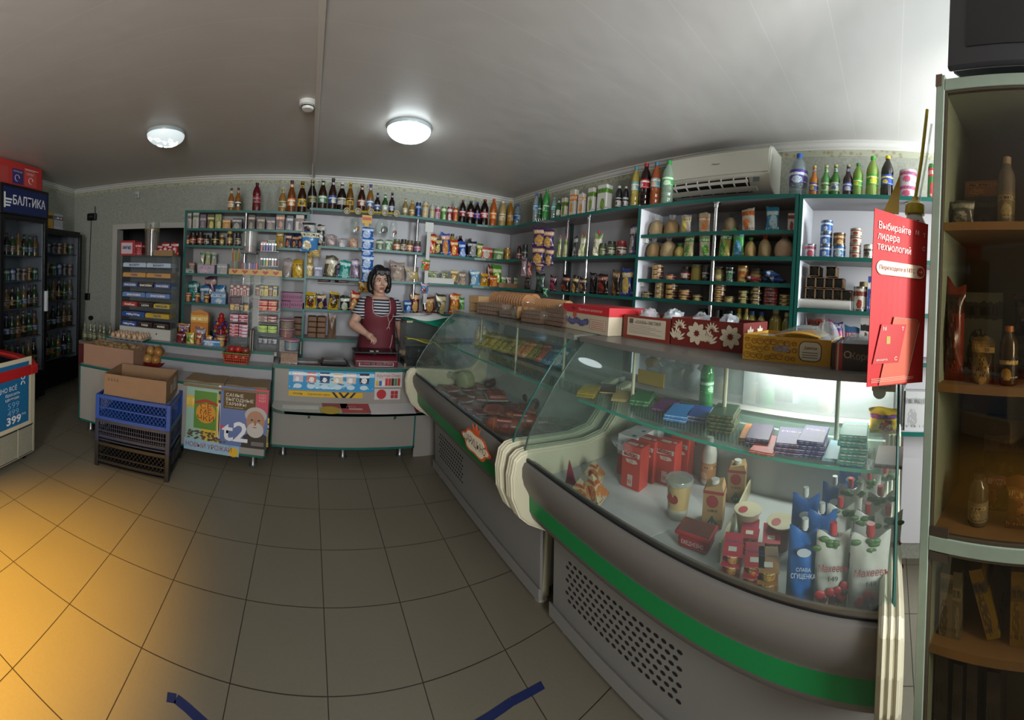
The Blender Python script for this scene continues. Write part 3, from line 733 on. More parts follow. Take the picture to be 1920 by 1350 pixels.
# onions in a red bowl
q = on_z(290, 684, .592)
OC = Vector((q.x, max(q.y, 2.70), .59))
t = thing('bowl', 'red shallow bowl of onions beside the potato box', 'bowl', OC)
MB().lathe([(.06, 0), (.10, .01), (.125, .045), (.122, .045), (.095, .014), (0, .012)], 28).build('bowl', M('7d1a1e', .4), t, smooth=True)
om = [M('a5793e', .35, vary=.25, bscale=25), M('96672f', .35, vary=.25, bscale=25)]
op = [(OC.x+.076*math.cos(a), OC.y+.076*math.sin(a), .652) for a in [0, 1.05, 2.1, 3.14, 4.2, 5.25]] + [(OC.x, OC.y, .655), (OC.x+.04, OC.y-.03, .71), (OC.x-.042, OC.y-.01, .71), (OC.x+.01, OC.y+.045, .71)]
def stalk(o, k): MB().lathe([(.008, k*.7), (.004, k*1.05), (.005, k*1.25), (0, k*1.26)], 8).build('stem', M('8a6a38', .7), o, smooth=True)
heap('onion', om, op, .042, 'golden skinned onion in the red bowl', 'onion', 'onions in the bowl', .95, 0, stalk)
# tomatoes in an orange basket
q = on_z(437, 687, .686); TC = Vector((q.x, 2.92, .685))
t = thing('basket', 'orange plastic basket of tomatoes on the stepped counter', 'basket', (TC.x, TC.y, .685))
wb = MB(); n = 22; bw, bd, bh = .105, .07, .085
for sx, sy in ((1, 0), (-1, 0), (0, 1), (0, -1)):
    for k in range(-5, 6):
        f = k/5.5
        a0 = (sx*bw*.85 if sx else f*bw*.85, sy*bd*.85 if sy else f*bd*.85, .0); a1 = (sx*bw if sx else f*bw, sy*bd if sy else f*bd, bh)
        wb.tube([a0, a1], .003, 4)
    for z in (.012, .03, .05, .068):
        k = .85 + .15*z/bh
        e0 = (sx*bw*k if sx else -bw*k, sy*bd*k if sy else -bd*k, z); e1 = (sx*bw*k if sx else bw*k, sy*bd*k if sy else bd*k, z)
        wb.tube([e0, e1], .0035, 4)
wb.bx(-bw*.85, bw*.85, -bd*.85, bd*.85, 0, .006).build('woven_sides', M('a03c20', .45), t)
MB().tube([(-bw, -bd, bh), (bw, -bd, bh), (bw, bd, bh), (-bw, bd, bh)], .005, 8, True).build('rim', M('4d7a35', .4), t)
tm = [M('8e2420', .25), M('9c2c22', .25), M('7a3026', .25)]
tp = [(TC.x+x, TC.y+y, .685+z) for x, y, z in ((-.06, -.03, .05), (0, -.035, .05), (.06, -.03, .05), (-.06, .03, .05), (0, .03, .05), (.06, .03, .05), (-.045, -.01, .105), (.012, -.012, .108), (.066, -.004, .10))]
def calyx(o, k):
    m = MB()
    for j in range(5):
        a = j*1.257; m.tube([(0, 0, k*.80), (k*.35*math.cos(a), k*.35*math.sin(a), k*.86)], .002, 4)
    m.build('calyx', M('3f5a28', .6), o)
heap('tomato', tm, tp, .037, 'red tomato in the orange basket', 'tomato', 'tomatoes in the basket', .85, 0, calyx)

# ------------------------------------------------------------------ posters and papers
def flat_(name, pts, y, th, mat, label, cat, group=None):
    P = [on_y(u, v, y) for u, v in pts]; m = MB().prism([(p.x, p.z) for p in P], y-th, y)
    o = m.build(name, mat); tag(o, label, cat, group); return o, P
def rect_y(u0, v0, u1, v1, y):
    a, b, c, d = on_y(u0, v0, y), on_y(u1, v0, y), on_y(u1, v1, y), on_y(u0, v1, y)
    return (a.x+d.x)/2, (b.x+c.x)/2, (c.z+d.z)/2, (a.z+b.z)/2
def panel(parent, name, x0, x1, z0, z1, y, mat): return MB().bx(x0, x1, y-.0008, y, z0, z1).build(name, mat, parent)
yp = yL - .003
x0, x1, z0, z1 = rect_y(349, 722, 443, 846, yp)
t = thing('poster', 'sunflower seed poster with yellow and green packet picture', 'poster', (0, 0, 0), group='posters on the counters')
panel(t, 'sheet', x0, x1-.05, z0, z1, yp, M('b5a24e', .5)).data.materials[0] = pk('8fae9c/c9a83a/b39a30/d8c070', .5)
panel(t, 'footer', x0-.01, x1+.03, z0-.01, z0+.075, yp-.001, M('8cadc0', .5))
panel(t, 'packet_picture', x0+.06, x0+.23, z0+.16, z1-.05, yp-.001, M('4f7d33', .5))
xm = x0+.15
MB().lathe([(0, 0), (.075, 0)], 24, (0, 0, 0), 'y').build('packet_disc', M('c58a2c', .5), t, (xm, yp-.0025, (z0+z1)/2+.035))
for k, s_ in enumerate(('СЕ', 'МЕ', 'ЧКИ')): text(s_, .055, M('7a2320', .5), t, (xm, yp-.004, (z0+z1)/2+.085-k*.045), width=.085 if k < 2 else .125, bold=0)
MB().prism([(xm-.085, (z0+z1)/2+.115), (xm, (z0+z1)/2+.14), (xm+.085, (z0+z1)/2+.115), (xm+.085, (z0+z1)/2+.095), (xm, (z0+z1)/2+.12), (xm-.085, (z0+z1)/2+.095)], yp-.0045, yp-.003).build('ribbon', M('a03024', .5), t)
rs = random.Random(9); m = MB()
for k in range(60): m.ball((rs.uniform(x0+.02, x1-.08), yp-.003, z0+.08+rs.uniform(0, .06)), .012, .003, .006, 6, 4)
m.build('seed_picture', M('4d4034', .6), t)
text('НОВЫЙ УРОЖАЙ', .05, M('8c2722', .5), t, ((x0+x1)/2-.01, yp-.003, z0+.032), width=x1-x0-.03)
MB().lathe([(0, 0), (.035, 0)], 16, (0, 0, 0), 'y').build('sunflower_picture', M('d0a62e', .5), t, (x1-.01, yp-.002, z0+.02))
x0, x1, z0, z1 = rect_y(413, 727, 502, 838, yp-.003)
t = thing('poster', 'mobile tariff poster with a white bearded man on blue grey', 'poster', (0, 0, 0), group='posters on the counters')
y = yp - .003
panel(t, 'sheet', x0, x1, z0, z1, y, M('5d6f9c', .5)); W_, H_ = x1-x0, z1-z0
panel(t, 'pink_panel', x1-.10, x1, z1-.17, z1, y-.001, M('b5485a', .5)); panel(t, 'dark_panel', x0+.02, x1-.09, z1-.16, z1-.015, y-.0015, M('4a3a1c', .5))
text('САМЫЕ\nВЫГОДНЫЕ\nТАРИФЫ', .032, M('d6d2c8', .5), t, (x0+.035, y-.003, z1-.055-.038), align='LEFT', width=.20)
text('В наших правилах', .012, M('c9b98c', .5), t, (x0+.035, y-.003, z1-.148), align='LEFT', width=.13)
for k in range(3): text('ТОП', .02, M('e8b0a0', .5), t, (x1-.045, y-.003, z1-.04-k*.022), width=.05)
hx, hz = x1-.085, z1-.235
def disc(name, cx_, cz_, rx_, rz_, yy, mat):
    return MB().prism([(cx_+rx_*math.cos(2*PI*i/28), cz_+rz_*math.sin(2*PI*i/28)) for i in range(28)], yy-.0006, yy).build(name, mat, t)
MB().prism([(hx-.10, z0), (hx-.085, hz-.11), (hx-.02, hz-.07), (hx+.05, hz-.08), (x1, hz-.10), (x1, z0)], y-.002, y-.001).build('printed_jacket', M('2e2a28', .5), t)
disc('printed_hair', hx, hz+.045, .078, .06, y-.0022, M('a9a39c', .6)); disc('printed_face', hx, hz, .066, .078, y-.003, M('a5785e', .6))
disc('printed_beard', hx, hz-.06, .06, .055, y-.0036, M('b5aea6', .6)); disc('printed_mouth', hx-.005, hz-.040, .016, .004, y-.0054, M('9c6656', .6))
for dx in (-.026, .024): disc('printed_eye', hx+dx, hz+.012, .009, .005, y-.0048, M('2a2320', .6)); disc('printed_brow', hx+dx, hz+.026, .017, .005, y-.0048, M('8d867e', .6))
disc('printed_nose', hx-.002, hz-.008, .009, .02, y-.0048, M('96694f', .6))
text('t2', .20, M('d8d8dc', .5), t, (x0+.115, y-.005, z0+.10), width=.19, bold=.004)
panel(t, 'small_print', x1-.11, x1-.02, z0+.02, z0+.05, y-.0045, M('6b6560', .5)); panel(t, 'pink_tick', x0, x0+.03, z0+.12, z0+.14, y-.004, M('c23a62', .5))
panel(t, 'edge_print', x1+.001, x1+.012, z0+.02, z1-.2, y, pk('c8b23c/202020/202020/e0e0e0', .5)); panel(t, 'edge_print', x0-.018, x0-.001, z0+.03, z1, y, pk('c8c8c0/202020/202020/c8b23c', .5))
for (u0, u1), nm in (((348, 428), 'creased brown cardboard sheet lying left of the split on the counter step'), ((430, 508), 'creased brown cardboard sheet lying right of the split, above the bearded poster')):
    a, b = on_z(u0, 712, .592), on_z(u1, 712, .592)
    def cs(u, v, a=a, b=b): return (a.x+(b.x-a.x)*u, yL-.02+.24*min(1, v*1.25)-0.0, .598 + .003*math.sin(9*u) if v > .12 else .598-.03*(1-v/.12))
    o = MB().sheet(cs, 10, 16, .004).build('cardboard_sheet', M('7d6a50', .85, vary=.1, bscale=10)); tag(o, nm, 'cardboard', 'cardboard sheets on the counter step')
yq = yM - .003
x0, x1, z0, z1 = rect_y(541, 693, 702, 732, yq)
t = thing('banner', 'blue ice cream banner on the cash counter front', 'banner', (0, 0, 0), group='posters on the counters')
panel(t, 'sheet', x0, x1, z0, z1, yq, pk('2a86b5/9cc0cc/1a5f96/c8dbe0', .5))
for k, c in enumerate(('b9a9b5', 'b56a62', '16305a', 'c9b49a', 'b8a8a0', '151b33')):
    xx = x0+.035+k*(x1-x0-.05)/6; o = panel(t, 'packet_picture', xx, xx+.075, z0+.06, z1-.02, yq-.001, pk(f'{c}/d8d8d8/{c}/e8e8e8', .5))
    disc_m = MB().prism([(xx+.037+.032*math.cos(a*.45), z0+.03+.018*math.sin(a*.45)) for a in range(14)], yq-.0016, yq-.001).build('cup_picture', M('b5c9d2', .5), t)
x0, x1, z0, z1 = rect_y(541, 734, 680, 744, yq)
t = thing('banner', 'narrow yellow and black mobile network banner under the ice cream banner', 'banner', (0, 0, 0), group='posters on the counters')
panel(t, 'sheet', x0, x1, z0, z1, yq-.001, M('c29c22', .5))
text('билайн', .024, M('2c2410', .5), t, (x0+.07, yq-.003, (z0+z1)/2), width=.07); text('подключись здесь', .022, M('2c2410', .5), t, (x0+.23, yq-.003, (z0+z1)/2), width=.17)
m = MB()
for k in range(4):
    xx = x1-.22+k*.05; s_ = 1 if k < 2 else -1
    m.prism([(xx-.02*s_, z1), (xx+.0*s_+.0, z1), (xx+.035*s_, z0), (xx+.015*s_, z0)], yq-.0025, yq-.002)
m.build('black_stripes', M('1c1812', .5), t)
x0, x1, z0, z1 = rect_y(703, 694, 754, 726, yq)
t = thing('poster', 'white snack advert with a red headline, right of the ice cream banner', 'poster', (0, 0, 0), group='posters on the counters')
panel(t, 'sheet', x0, x1, z0, z1, yq, M('b9b5b4', .5)); text('Крутой Охер', .035, M('a8262a', .5), t, ((x0+x1)/2, yq-.002, z1-.045), width=x1-x0-.03); text('твоя фишка вкуса', .012, M('403c3c', .5), t, ((x0+x1)/2, yq-.002, z1-.015), width=x1-x0-.06)
for k, c in enumerate(('c2a52c', '2a57a0', 'd0cfd0', 'b02c20', 'b02c20', '351c18', '2f7a3c', 'a02418')): panel(t, 'packet_picture', x0+.01+k*.0245, x0+.031+k*.0245, z0+.012, z0+.05+(k > 2)*.02, yq-.001, M(c, .5))
x0, x1, z0, z1 = rect_y(702, 729, 750, 749, yq)
t = thing('poster', 'small white advert with a red disc on the cash counter front', 'poster', (0, 0, 0), group='posters on the counters')
panel(t, 'sheet', x0, x1, z0, z1, yq, M('b5b0ae', .5)); MB().prism([(x0+.055+.038*math.cos(a*.3), (z0+z1)/2+.038*math.sin(a*.3)) for a in range(21)], yq-.002, yq-.001).build('printed_disc', M('a8242a', .5), t)
for k, zz in ((0, .01), (.03, .01), (.0, .04), (.03, .04)): panel(t, 'packet_picture', x1-.075+k, x1-.048+k, z0+zz, z0+zz+.028, yq-.001, M('9a2424', .5))
# papers on the bag ledge
zl = .4445
def paper(pts, z, mat, label, name='paper_sheet', cat='paper'):
    P = [on_z(u, v, z) for u, v in pts]; o = MB().prism([(p.x, p.y) for p in P], z, z+.0012, 'z').build(name, mat); tag(o, label, cat, 'papers on the bag ledge'); return o, P
paper([(530, 759), (598, 761), (597, 768), (529, 766)], zl, M('bcc0ba', .3), 'pale plastic strip lying on the bag ledge')
o, P = paper([(603, 756), (650, 757), (654, 766), (606, 765)], zl, pk('8a3a3c/c0b0a8/a8a09c/c8c0b8', .4), 'red and grey leaflet behind the yellow disc on the ledge')
c = on_z(619, 769, zl+.0015); o = MB().lathe([(0, 0), (.075, 0), (.075, .0012), (0, .0012)], 32, (c.x, c.y, zl+.0015)).build('sticker_disc', M('b08f20', .45)); tag(o, 'round yellow sticker on the bag ledge', 'sticker', 'papers on the bag ledge')
o, P = paper([(637, 757), (690, 757), (696, 774), (642, 774)], zl, M('a32a30', .4), 'red mobile operator leaflet on the bag ledge', 'leaflet', 'leaflet')
ctr = sum(P, Vector())/4; text('МТС', .022, M('d5cccc', .5), o, (ctr.x-.03, ctr.y+.02, zl+.0016), (0, 0, 0), width=.07); MB().bx(ctr.x-.05, ctr.x+.05, ctr.y-.035, ctr.y-.01, zl+.0012, zl+.0016).build('white_band', M('b9b0b0', .5), o)
paper([(690, 756), (772, 756), (781, 775), (696, 777)], zl, M('c6c4c2', .4), 'large white notice sheet at the right end of the ledge')
o, P = paper([(773, 756), (781, 757), (786, 772), (780, 774)], zl+.0015, M('8a2630', .4), 'dark red leaflet at the ledge tip by the meat case', 'leaflet', 'leaflet')
# blue tape on the floor
for pts, lb in (([(313, 1307), (330, 1310), (352, 1328), (378, 1352)], 'short crooked piece of blue tape on the floor at left'), ([(1018, 1284), (960, 1315), (905, 1352)], 'straight strip of blue tape on the floor before the cases')):
    P = [on_z(u, v, .001) for u, v in pts]
    if pts[0][0] < 900: P.append(P[-1] + (P[-1]-P[-2])*2)
    else: P.append(P[-1] + (P[-1]-P[-2])*1.5)
    m = MB()
    for a, b in zip(P, P[1:]):
        d = (b-a).normalized(); nn = Vector((-d.y, d.x, 0))*.014; m.prism([((a+nn).x, (a+nn).y), ((b+nn).x, (b+nn).y), ((b-nn).x, (b-nn).y), ((a-nn).x, (a-nn).y)], .0005, .0015, 'z')
    tag(m.build('floor_tape', M('16214f', .5)), lb, 'tape', 'blue floor tape')

# ------------------------------------------------------------------ wall fittings
p = on_y(259, 366, wall_y(-2.0)); o = thing('motion_sensor', 'small white motion sensor high on the back wall', 'sensor', (p.x, wall_y(p.x)-.001, p.z))
MB().bx(-.028, .028, -.035, 0, -.04, .04).build('case', M('b5b7b2', .4), o, bevel=.01); MB().bx(-.018, .018, -.038, -.035, -.03, .005).build('lens', M('8f918e', .3), o)
p = on_y(174, 407, wall_y(-2.5)); o = thing('wifi_router', 'black router box with aerial on the back wall near the fridge', 'router', (p.x, wall_y(p.x)-.001, p.z))
MB().bx(-.065, .065, -.05, 0, -.045, .045).build('case', BLACK, o, bevel=.012); MB().tube([(.045, -.02, .04), (.04, -.025, .13)], .005, 6).build('aerial', BLACK, o); MB().bx(-.03, .03, -.052, -.05, -.01, .01).build('panel', M('3a3b3d', .3), o)
q = on_y(165, 556, wall_y(-2.5)); o2 = thing('power_socket', 'black power socket on the wall under the router', 'socket', (q.x, wall_y(q.x)-.001, q.z))
MB().bx(-.03, .03, -.045, 0, -.045, .045).build('plug', BLACK, o2, bevel=.006); 
tag(MB().tube([(p.x-.02, wall_y(p.x)-.012, p.z-.04), (p.x-.03, wall_y(p.x)-.008, (p.z+q.z)/2+.2), (q.x+.01, wall_y(q.x)-.008, (p.z+q.z)/2-.2), (q.x, wall_y(q.x)-.012, q.z+.03)], .005, 6).build('cable', BLACK), 'thin black cable hanging from the router down to the socket', 'cable')
q = on_y(171, 596, wall_y(-2.5)); o2 = thing('power_socket', 'round black wall socket low beside the stacked bottles', 'socket', (q.x, wall_y(q.x)-.001, q.z)); MB().lathe([(.03, 0), (.03, -.03), (0, -.03)], 16, (0, 0, 0), 'y').build('body', BLACK, o2); MB().lathe([(.012, -.031), (.012, -.03)], 12, (0, 0, 0), 'y').build('socket_face', M('2a2a2a', .3), o2)

# air conditioner
Y0, Y1 = .72, 1.425
t = thing('air_conditioner', 'white wall air conditioner with open louvre above the right shelves', 'air conditioner', (0, 0, 0))
pr = [(XR, 2.345), (2.03, 2.345), (2.0, 2.32), (1.985, 2.17), (2.02, 2.115), (2.08, 2.085), (XR, 2.075)]
ACM = M('b9b7aa', .35)
MB().prism(pr, Y0, Y1).build('body', ACM, t, smooth=True, bevel=.006)
MB().prism([(2.028, 2.34), (1.998, 2.315), (1.983, 2.178), (1.978, 2.18), (1.992, 2.318), (2.024, 2.346)], Y0+.01, Y1-.01).build('front_cover', M('c2c0b2', .3), t)
o = MB().prism([(1.995, 2.152), (2.012, 2.124), (2.07, 2.09), (2.066, 2.086), (2.006, 2.118), (1.988, 2.15)], Y0+.13, Y1-.05).build('air_outlet', M('151515', .6), t)
lv = MB()
for k in range(7): 
    y = Y0+.14+k*.083; lv.prism([(1.99, 2.156), (2.0, 2.125), (2.06, 2.089), (2.052, 2.083), (1.99, 2.118), (1.98, 2.152)], y, y+.006)
lv.prism([(1.984, 2.138), (1.99, 2.122), (1.986, 2.121), (1.979, 2.137)], Y0+.13, Y1-.05); lv.build('louvre', M('b9b7ae', .4), o)
MB().prism([(2.0, 2.10), (2.03, 2.088), (2.028, 2.08), (1.985, 2.098)], Y0+.08, Y1-.02).build('flap', ACM, t)
MB().bx(1.985, 1.99, Y0+.06, Y0+.1, 2.125, 2.15).build('display', M('4c5558', .3), t)
text('Haier', .018, M('555', .4) if False else M('5a5a56', .4), t, (1.9835, (Y0+Y1)/2, 2.25), (PI/2, 0, -PI/2), width=.06, shear=.3)

# ------------------------------------------------------------------ old glazed cabinet at the right edge
CX, CY, CA = .945, -.096, math.atan2(-.912, -.41)
def cabp(u, v, dep=0.0):
    d = ray(u, v); n = Vector((.912, -.41, 0)); k = (n.x*CX + n.y*CY + dep)/(d.x*n.x + d.y*n.y); p = Vector((0, 0, EYE)) + d*k
    rel = p - Vector((CX, CY, 0)); return Vector((rel.x*-.41 + rel.y*-.912, dep, p.z))
t = thing('glazed_cabinet', 'old pale green cabinet with dark glass doors at right', 'cabinet', (CX, CY, 0), CA)
PG = M('7f8c7c', .55, vary=.12, bscale=22); WOOD = M('8a6a40', .55, vary=.15, bscale=12); INB = M('4b3a26', .6)
CW, CDp, CHt = .52, .34, cabp(1757, 150).z
zm = cabp(1760, 1018).z
MB().bx(0, .018, .02, CDp, 0, CHt).build('side_panel', PG, t); MB().bx(CW-.018, CW, .02, CDp, 0, CHt).build('side_panel', PG, t)
MB().bx(.018, CW-.018, CDp-.01, CDp, .05, CHt).build('back_panel', M('7d6c50', .6), t)
MB().bx(.018, CW-.018, .02, CDp, CHt-.02, CHt).build('top_panel', PG, t); MB().bx(.018, CW-.018, .02, CDp, .05, .08).build('bottom_panel', PG, t)
fr = MB().bx(-.002, .021, 0, .02, 0, CHt+.012).bx(CW-.03, CW, 0, .02, 0, CHt).bx(.021, CW-.03, 0, .02, CHt-.03, CHt).bx(.021, CW-.03, 0, .02, zm-.022, zm+.012).bx(.021, CW-.03, 0, .02, .0, .07)
fr.build('face_frame', PG, t, bevel=.002)
MB().bx(-.003, .014, -.003, .004, CHt-.018, CHt+.013).build('corner_bracket', M('5a4a3a', .6, .3), t)
SG = clear('2a2016', .05, .03, 'ece6da')
for z0, z1 in ((zm+.012, CHt-.03), (.07, zm-.022)):
    o = MB().prism([(.021, z0), (CW-.03, z0), (CW-.03, z1), (.021, z1), (.021, z0+.01), (.028, z0+.01), (.028, z1-.007), (CW-.04, z1-.007), (CW-.04, z0+.007), (.021, z0+.007)], .004, .016).build('door', M('3b3326', .5), t); MB().bx(.028, CW-.04, .008, .012, z0, z1).build('glass', SG, o)
for z_ in (zm+.013, zm-.045): MB().bx(.024, .07, .001, .006, z_, z_+.021).build('hinge', M('3a3128', .5, .4), t)
zA, zB = cabp(1800, 418, .06).z, cabp(1800, 720, .06).z; zC = cabp(1800, 1215, .06).z; zD = .2
for z in (zA, zB, zC): MB().bx(.018, CW-.018, .05, CDp-.01, z-.022, z).build('shelf', WOOD, t)
MB().bx(.018, CW-.018, .02, CDp-.01, zm-.01, zm+.002).build('shelf', WOOD, t)
def cab_place(o, x, y, z, rz=0):
    a = CA; o.location = (CX + x*math.cos(a) - y*math.sin(a), CY + x*math.sin(a) + y*math.cos(a), z); o.rotation_euler = (0, 0, a+rz)
# television on top, seen from below
t = thing('television', 'black boxy television on top of the glazed cabinet', 'television'); cab_place(t, .032, .0, CHt+.014)
MB().prism([(0, 0), (.45, 0), (.45, .04), (.30, .26), (.12, .26), (0, .04)], .02, .36, 'z').build('casing', M('171718', .45), t, bevel=.012)
MB().bx(0, .45, -.02, .0, 0.0, .37).build('screen_bezel', M('222224', .4), t, bevel=.006); MB().bx(.05, .40, -.022, -.02, .05, .33).build('screen', M('0b0c0e', .15), t)
# red hanging poster of the mobile operator
A = Vector((.9, .051, 0)); B = Vector((1.02, -.093, 0)); d = B-A; PW = d.length
t = thing('hanging_poster', 'tall red mobile operator poster hanging beside the glazed cabinet', 'poster', (A.x, A.y, 0), math.atan2(d.y, d.x))
MB().sheet(lambda u, v: (u*PW, .004*math.sin(PI*u), 1.225 + v*.435 + (1-u)*.006), 10, 2, .002).build('sheet', M('b02322', .45), t)
T_ = M('e0d2c4', .5); yy = -.003
text('Выбирайте\nлидера\nтехнологий', .026, T_, t, (.012, yy, 1.60), align='LEFT', width=.112)
for s_, x, z in (('М', .145, 1.628), ('Т', .172, 1.625), ('С', .172, 1.588)): text(s_, .016, T_, t, (x, yy, z))
def pill(n_, x0, x1, z0, z1, y, mat, r=None):
    r = r or (z1-z0)/2; pts = [(x1-r+r*math.cos(-PI/2+PI*i/10), (z0+z1)/2+((z1-z0)/2)*math.sin(-PI/2+PI*i/10)) for i in range(11)] + [(x0+r+r*math.cos(PI/2+PI*i/10), (z0+z1)/2+((z1-z0)/2)*math.sin(PI/2+PI*i/10)) for i in range(11)]
    return MB().prism(pts, y-.001, y).build(n_, mat, t)
pill('button_print', .012, .178, 1.505, 1.54, yy+.001, M('cfc0a8', .5)); text('Переходите в МТС', .0155, M('8a2420', .5), t, (.081, yy-.001, 1.5225), width=.12)
pill('arrow_disc', .149, .174, 1.51, 1.535, yy-.0004, M('a82422', .5)); text('→', .018, T_, t, (.1615, yy-.002, 1.5225))
ph = [(.035, 1.232), (.075, 1.40), (.155, 1.395), (.165, 1.385), (.125, 1.232)]
MB().prism(ph, yy, yy+.001).build('phone_print', M('b4553c', .5), t); MB().tube([(p_, yy-.0005, q_) for p_, q_ in ph[1:]], .0012, 4).build('phone_edge', M('8a7a6c', .4), t)
MB().prism([(.012, 1.285), (.095, 1.285), (.118, 1.382), (.035, 1.382)], yy-.0012, yy-.0002).build('sim_card_print', M('a82420', .5), t)
for s_, x, z in (('М', .045, 1.37), ('Т', .105, 1.37), ('С', .085, 1.295), ('SIM-КАРТА', .04, 1.294)): text(s_, .013 if len(s_) == 1 else .006, T_, t, (x, yy-.002, z), width=None if len(s_) == 1 else .035)
MB().bx(.052, .064, yy-.002, yy-.001, 1.333, 1.352).build('chip_print', M('a08a3c', .4), t)
for k in range(3): MB().bx(.01, .15-.03*(k == 2), yy-.0006, yy, 1.240+k*.004, 1.2415+k*.004).build('small_print', M('c88a78', .5), t)
# yellow capped bottle with a long straw hanging behind the poster
p = on_x(1716, 388, 1.13)
t = thing('squeeze_bottle', 'white bottle with yellow cap and long yellow straw behind the red poster', 'bottle', (p.x, p.y, p.z-.13))
MB().lathe([(.03, 0), (.034, .01), (.034, .08), (.022, .105), (.02, .115)], 20).build('body', M('b9b9b0', .35), t, smooth=True)
MB().lathe([(.03, .105), (.032, .112), (.030, .135), (.012, .15), (.01, .16), (0, .16)], 20).build('cap', M('b39a1c', .35), t, smooth=True)
MB().tube([(.0, 0, .16), (-.004, -.014, .28), (-.002, -.026, .44)], .0055, 8).build('straw', M('b09a1a', .4), t, smooth=True)
MB().tube([(.0, -.012, .15), (.006, -.03, .28), (.008, -.042, .40)], .004, 8).build('clear_tube', clear('d8d8d4', .35), t, smooth=True)
MB().bx(-.036, -.0345, -.02, .018, .05, .09).build('price_tag', M('c2bdb2', .5), t, label='white price tag'); text('45', .028, M('2c3038', .5), t, (-.037, -.001, .07), (PI/2, 0, -PI/2))
m = MB().sheet(lambda u, v: (-.02+.02*math.sin(3*v), .05+.05*u*(1-v), .10+.13*v), 6, 8, .003); m.build('yellow_ribbon', M('b8942a', .4), t, smooth=True)

# ================================================================== GOODS
def mt(s):
    if not isinstance(s, str): return s
    k, v = s[0], s[1:]
    if k == 'L': h, *a = v.split(':'); return clear(h, float(a[0]), .06, 'dfe6e6') if a else M(h, .12, spec=.6)
    if k == 'P': return pk(v)
    if k == 'F': return pk(v, .22)
    if k == 'M': return M(v, .3, .85)
    if k == 'C': return clear(v or 'd8d8d8', .22, .12)
    return M(v, .4)
STEEL_ = M('8f8d88', .28, .9); GOLD = M('9a8246', .3, .8)
def prof_kind(body, label=None, neck=None, cap=None, n=18):
    out = [('body', lambda: MB().lathe(body, n), 0)]
    if label: out.append(('label', lambda: MB().lathe(label, n), 1))
    if neck: out.append(('neck_label', lambda: MB().lathe(neck, n), 1))
    if cap: out.append(('cap', lambda: MB().lathe(cap, 14), 2))
    return out
def boxk(): return MB().bx(-.5, .5, -.5, .5, 0, 1)
def bagk(seed, stand=False, gus=.5):
    def f():
        r = random.Random(seed); ph = [r.uniform(0, 6) for _ in range(6)]; m = MB(); nu, nv = 14, 16
        for sg in (-1, 1):
            def g(u, v):
                e = max(0.0, math.sin(PI*u))**.55
                if stand: h = (1-v)**.45*(1 if v > .02 else .9)
                else: h = max(0.0, math.sin(PI*min(1, max(0, (v-.05)/.9))))**.6
                k = 1 + .26*math.sin(7*u+ph[0]+4*v)*math.sin(9*v+ph[1]+3*u)
                x = (u-.5)*(1 - .13*math.sin(PI*v)*(1 if not stand else -.25)) * (1 - (.06*math.sin(PI*v) if stand else 0))
                return (x + .02*math.sin(5*v+ph[2])*v, sg*.5*e*h*k + .05*math.sin(3*v+ph[3])*v, v*(1 - .05*math.sin(PI*u+ph[4]) - .03*math.sin(7*u+ph[5])) if v > .85 else v)
            m.grid(g, nu, nv)
        return m
    return f
def grainf(seed, top=.62):
    def f():
        m = MB(); n = 18; P = [(0, 0), (.40, 0), (.48, .06), (.5, .22), (.49, .40), (.44, .54), (.30, top+.03), (.16, top+.11), (0, top+.12)]
        b = len(m.v)
        for q, z in P:
            for i in range(n):
                a = 2*PI*i/n; k = 1 + .06*math.sin(3*a+z*9+seed) ; m.v.append((q*k*math.cos(a), q*k*math.sin(a), z))
        for j in range(len(P)-1):
            for i in range(n): m.f.append((b+j*n+i, b+j*n+(i+1) % n, b+(j+1)*n+(i+1) % n, b+(j+1)*n+i))
        return m
    return f
def topf(seed, z0=.62):
    def f():
        m = MB(); n = 18; P = [(.32, z0+.0), (.19, z0+.1), (.11, z0+.15), (.16, z0+.24), (.2, 1)]
        b = 0
        for q, z in P:
            for i in range(n):
                a = 2*PI*i/n; k = 1 + (.35*math.sin(5*a+seed) if z > z0+.1 else .08*math.sin(7*a)); m.v.append((q*k*math.cos(a), q*k*.7*math.sin(a), z))
        for j in range(len(P)-1):
            for i in range(n): m.f.append((b+j*n+i, b+j*n+(i+1) % n, b+(j+1)*n+(i+1) % n, b+(j+1)*n+i))
        return m
    return f
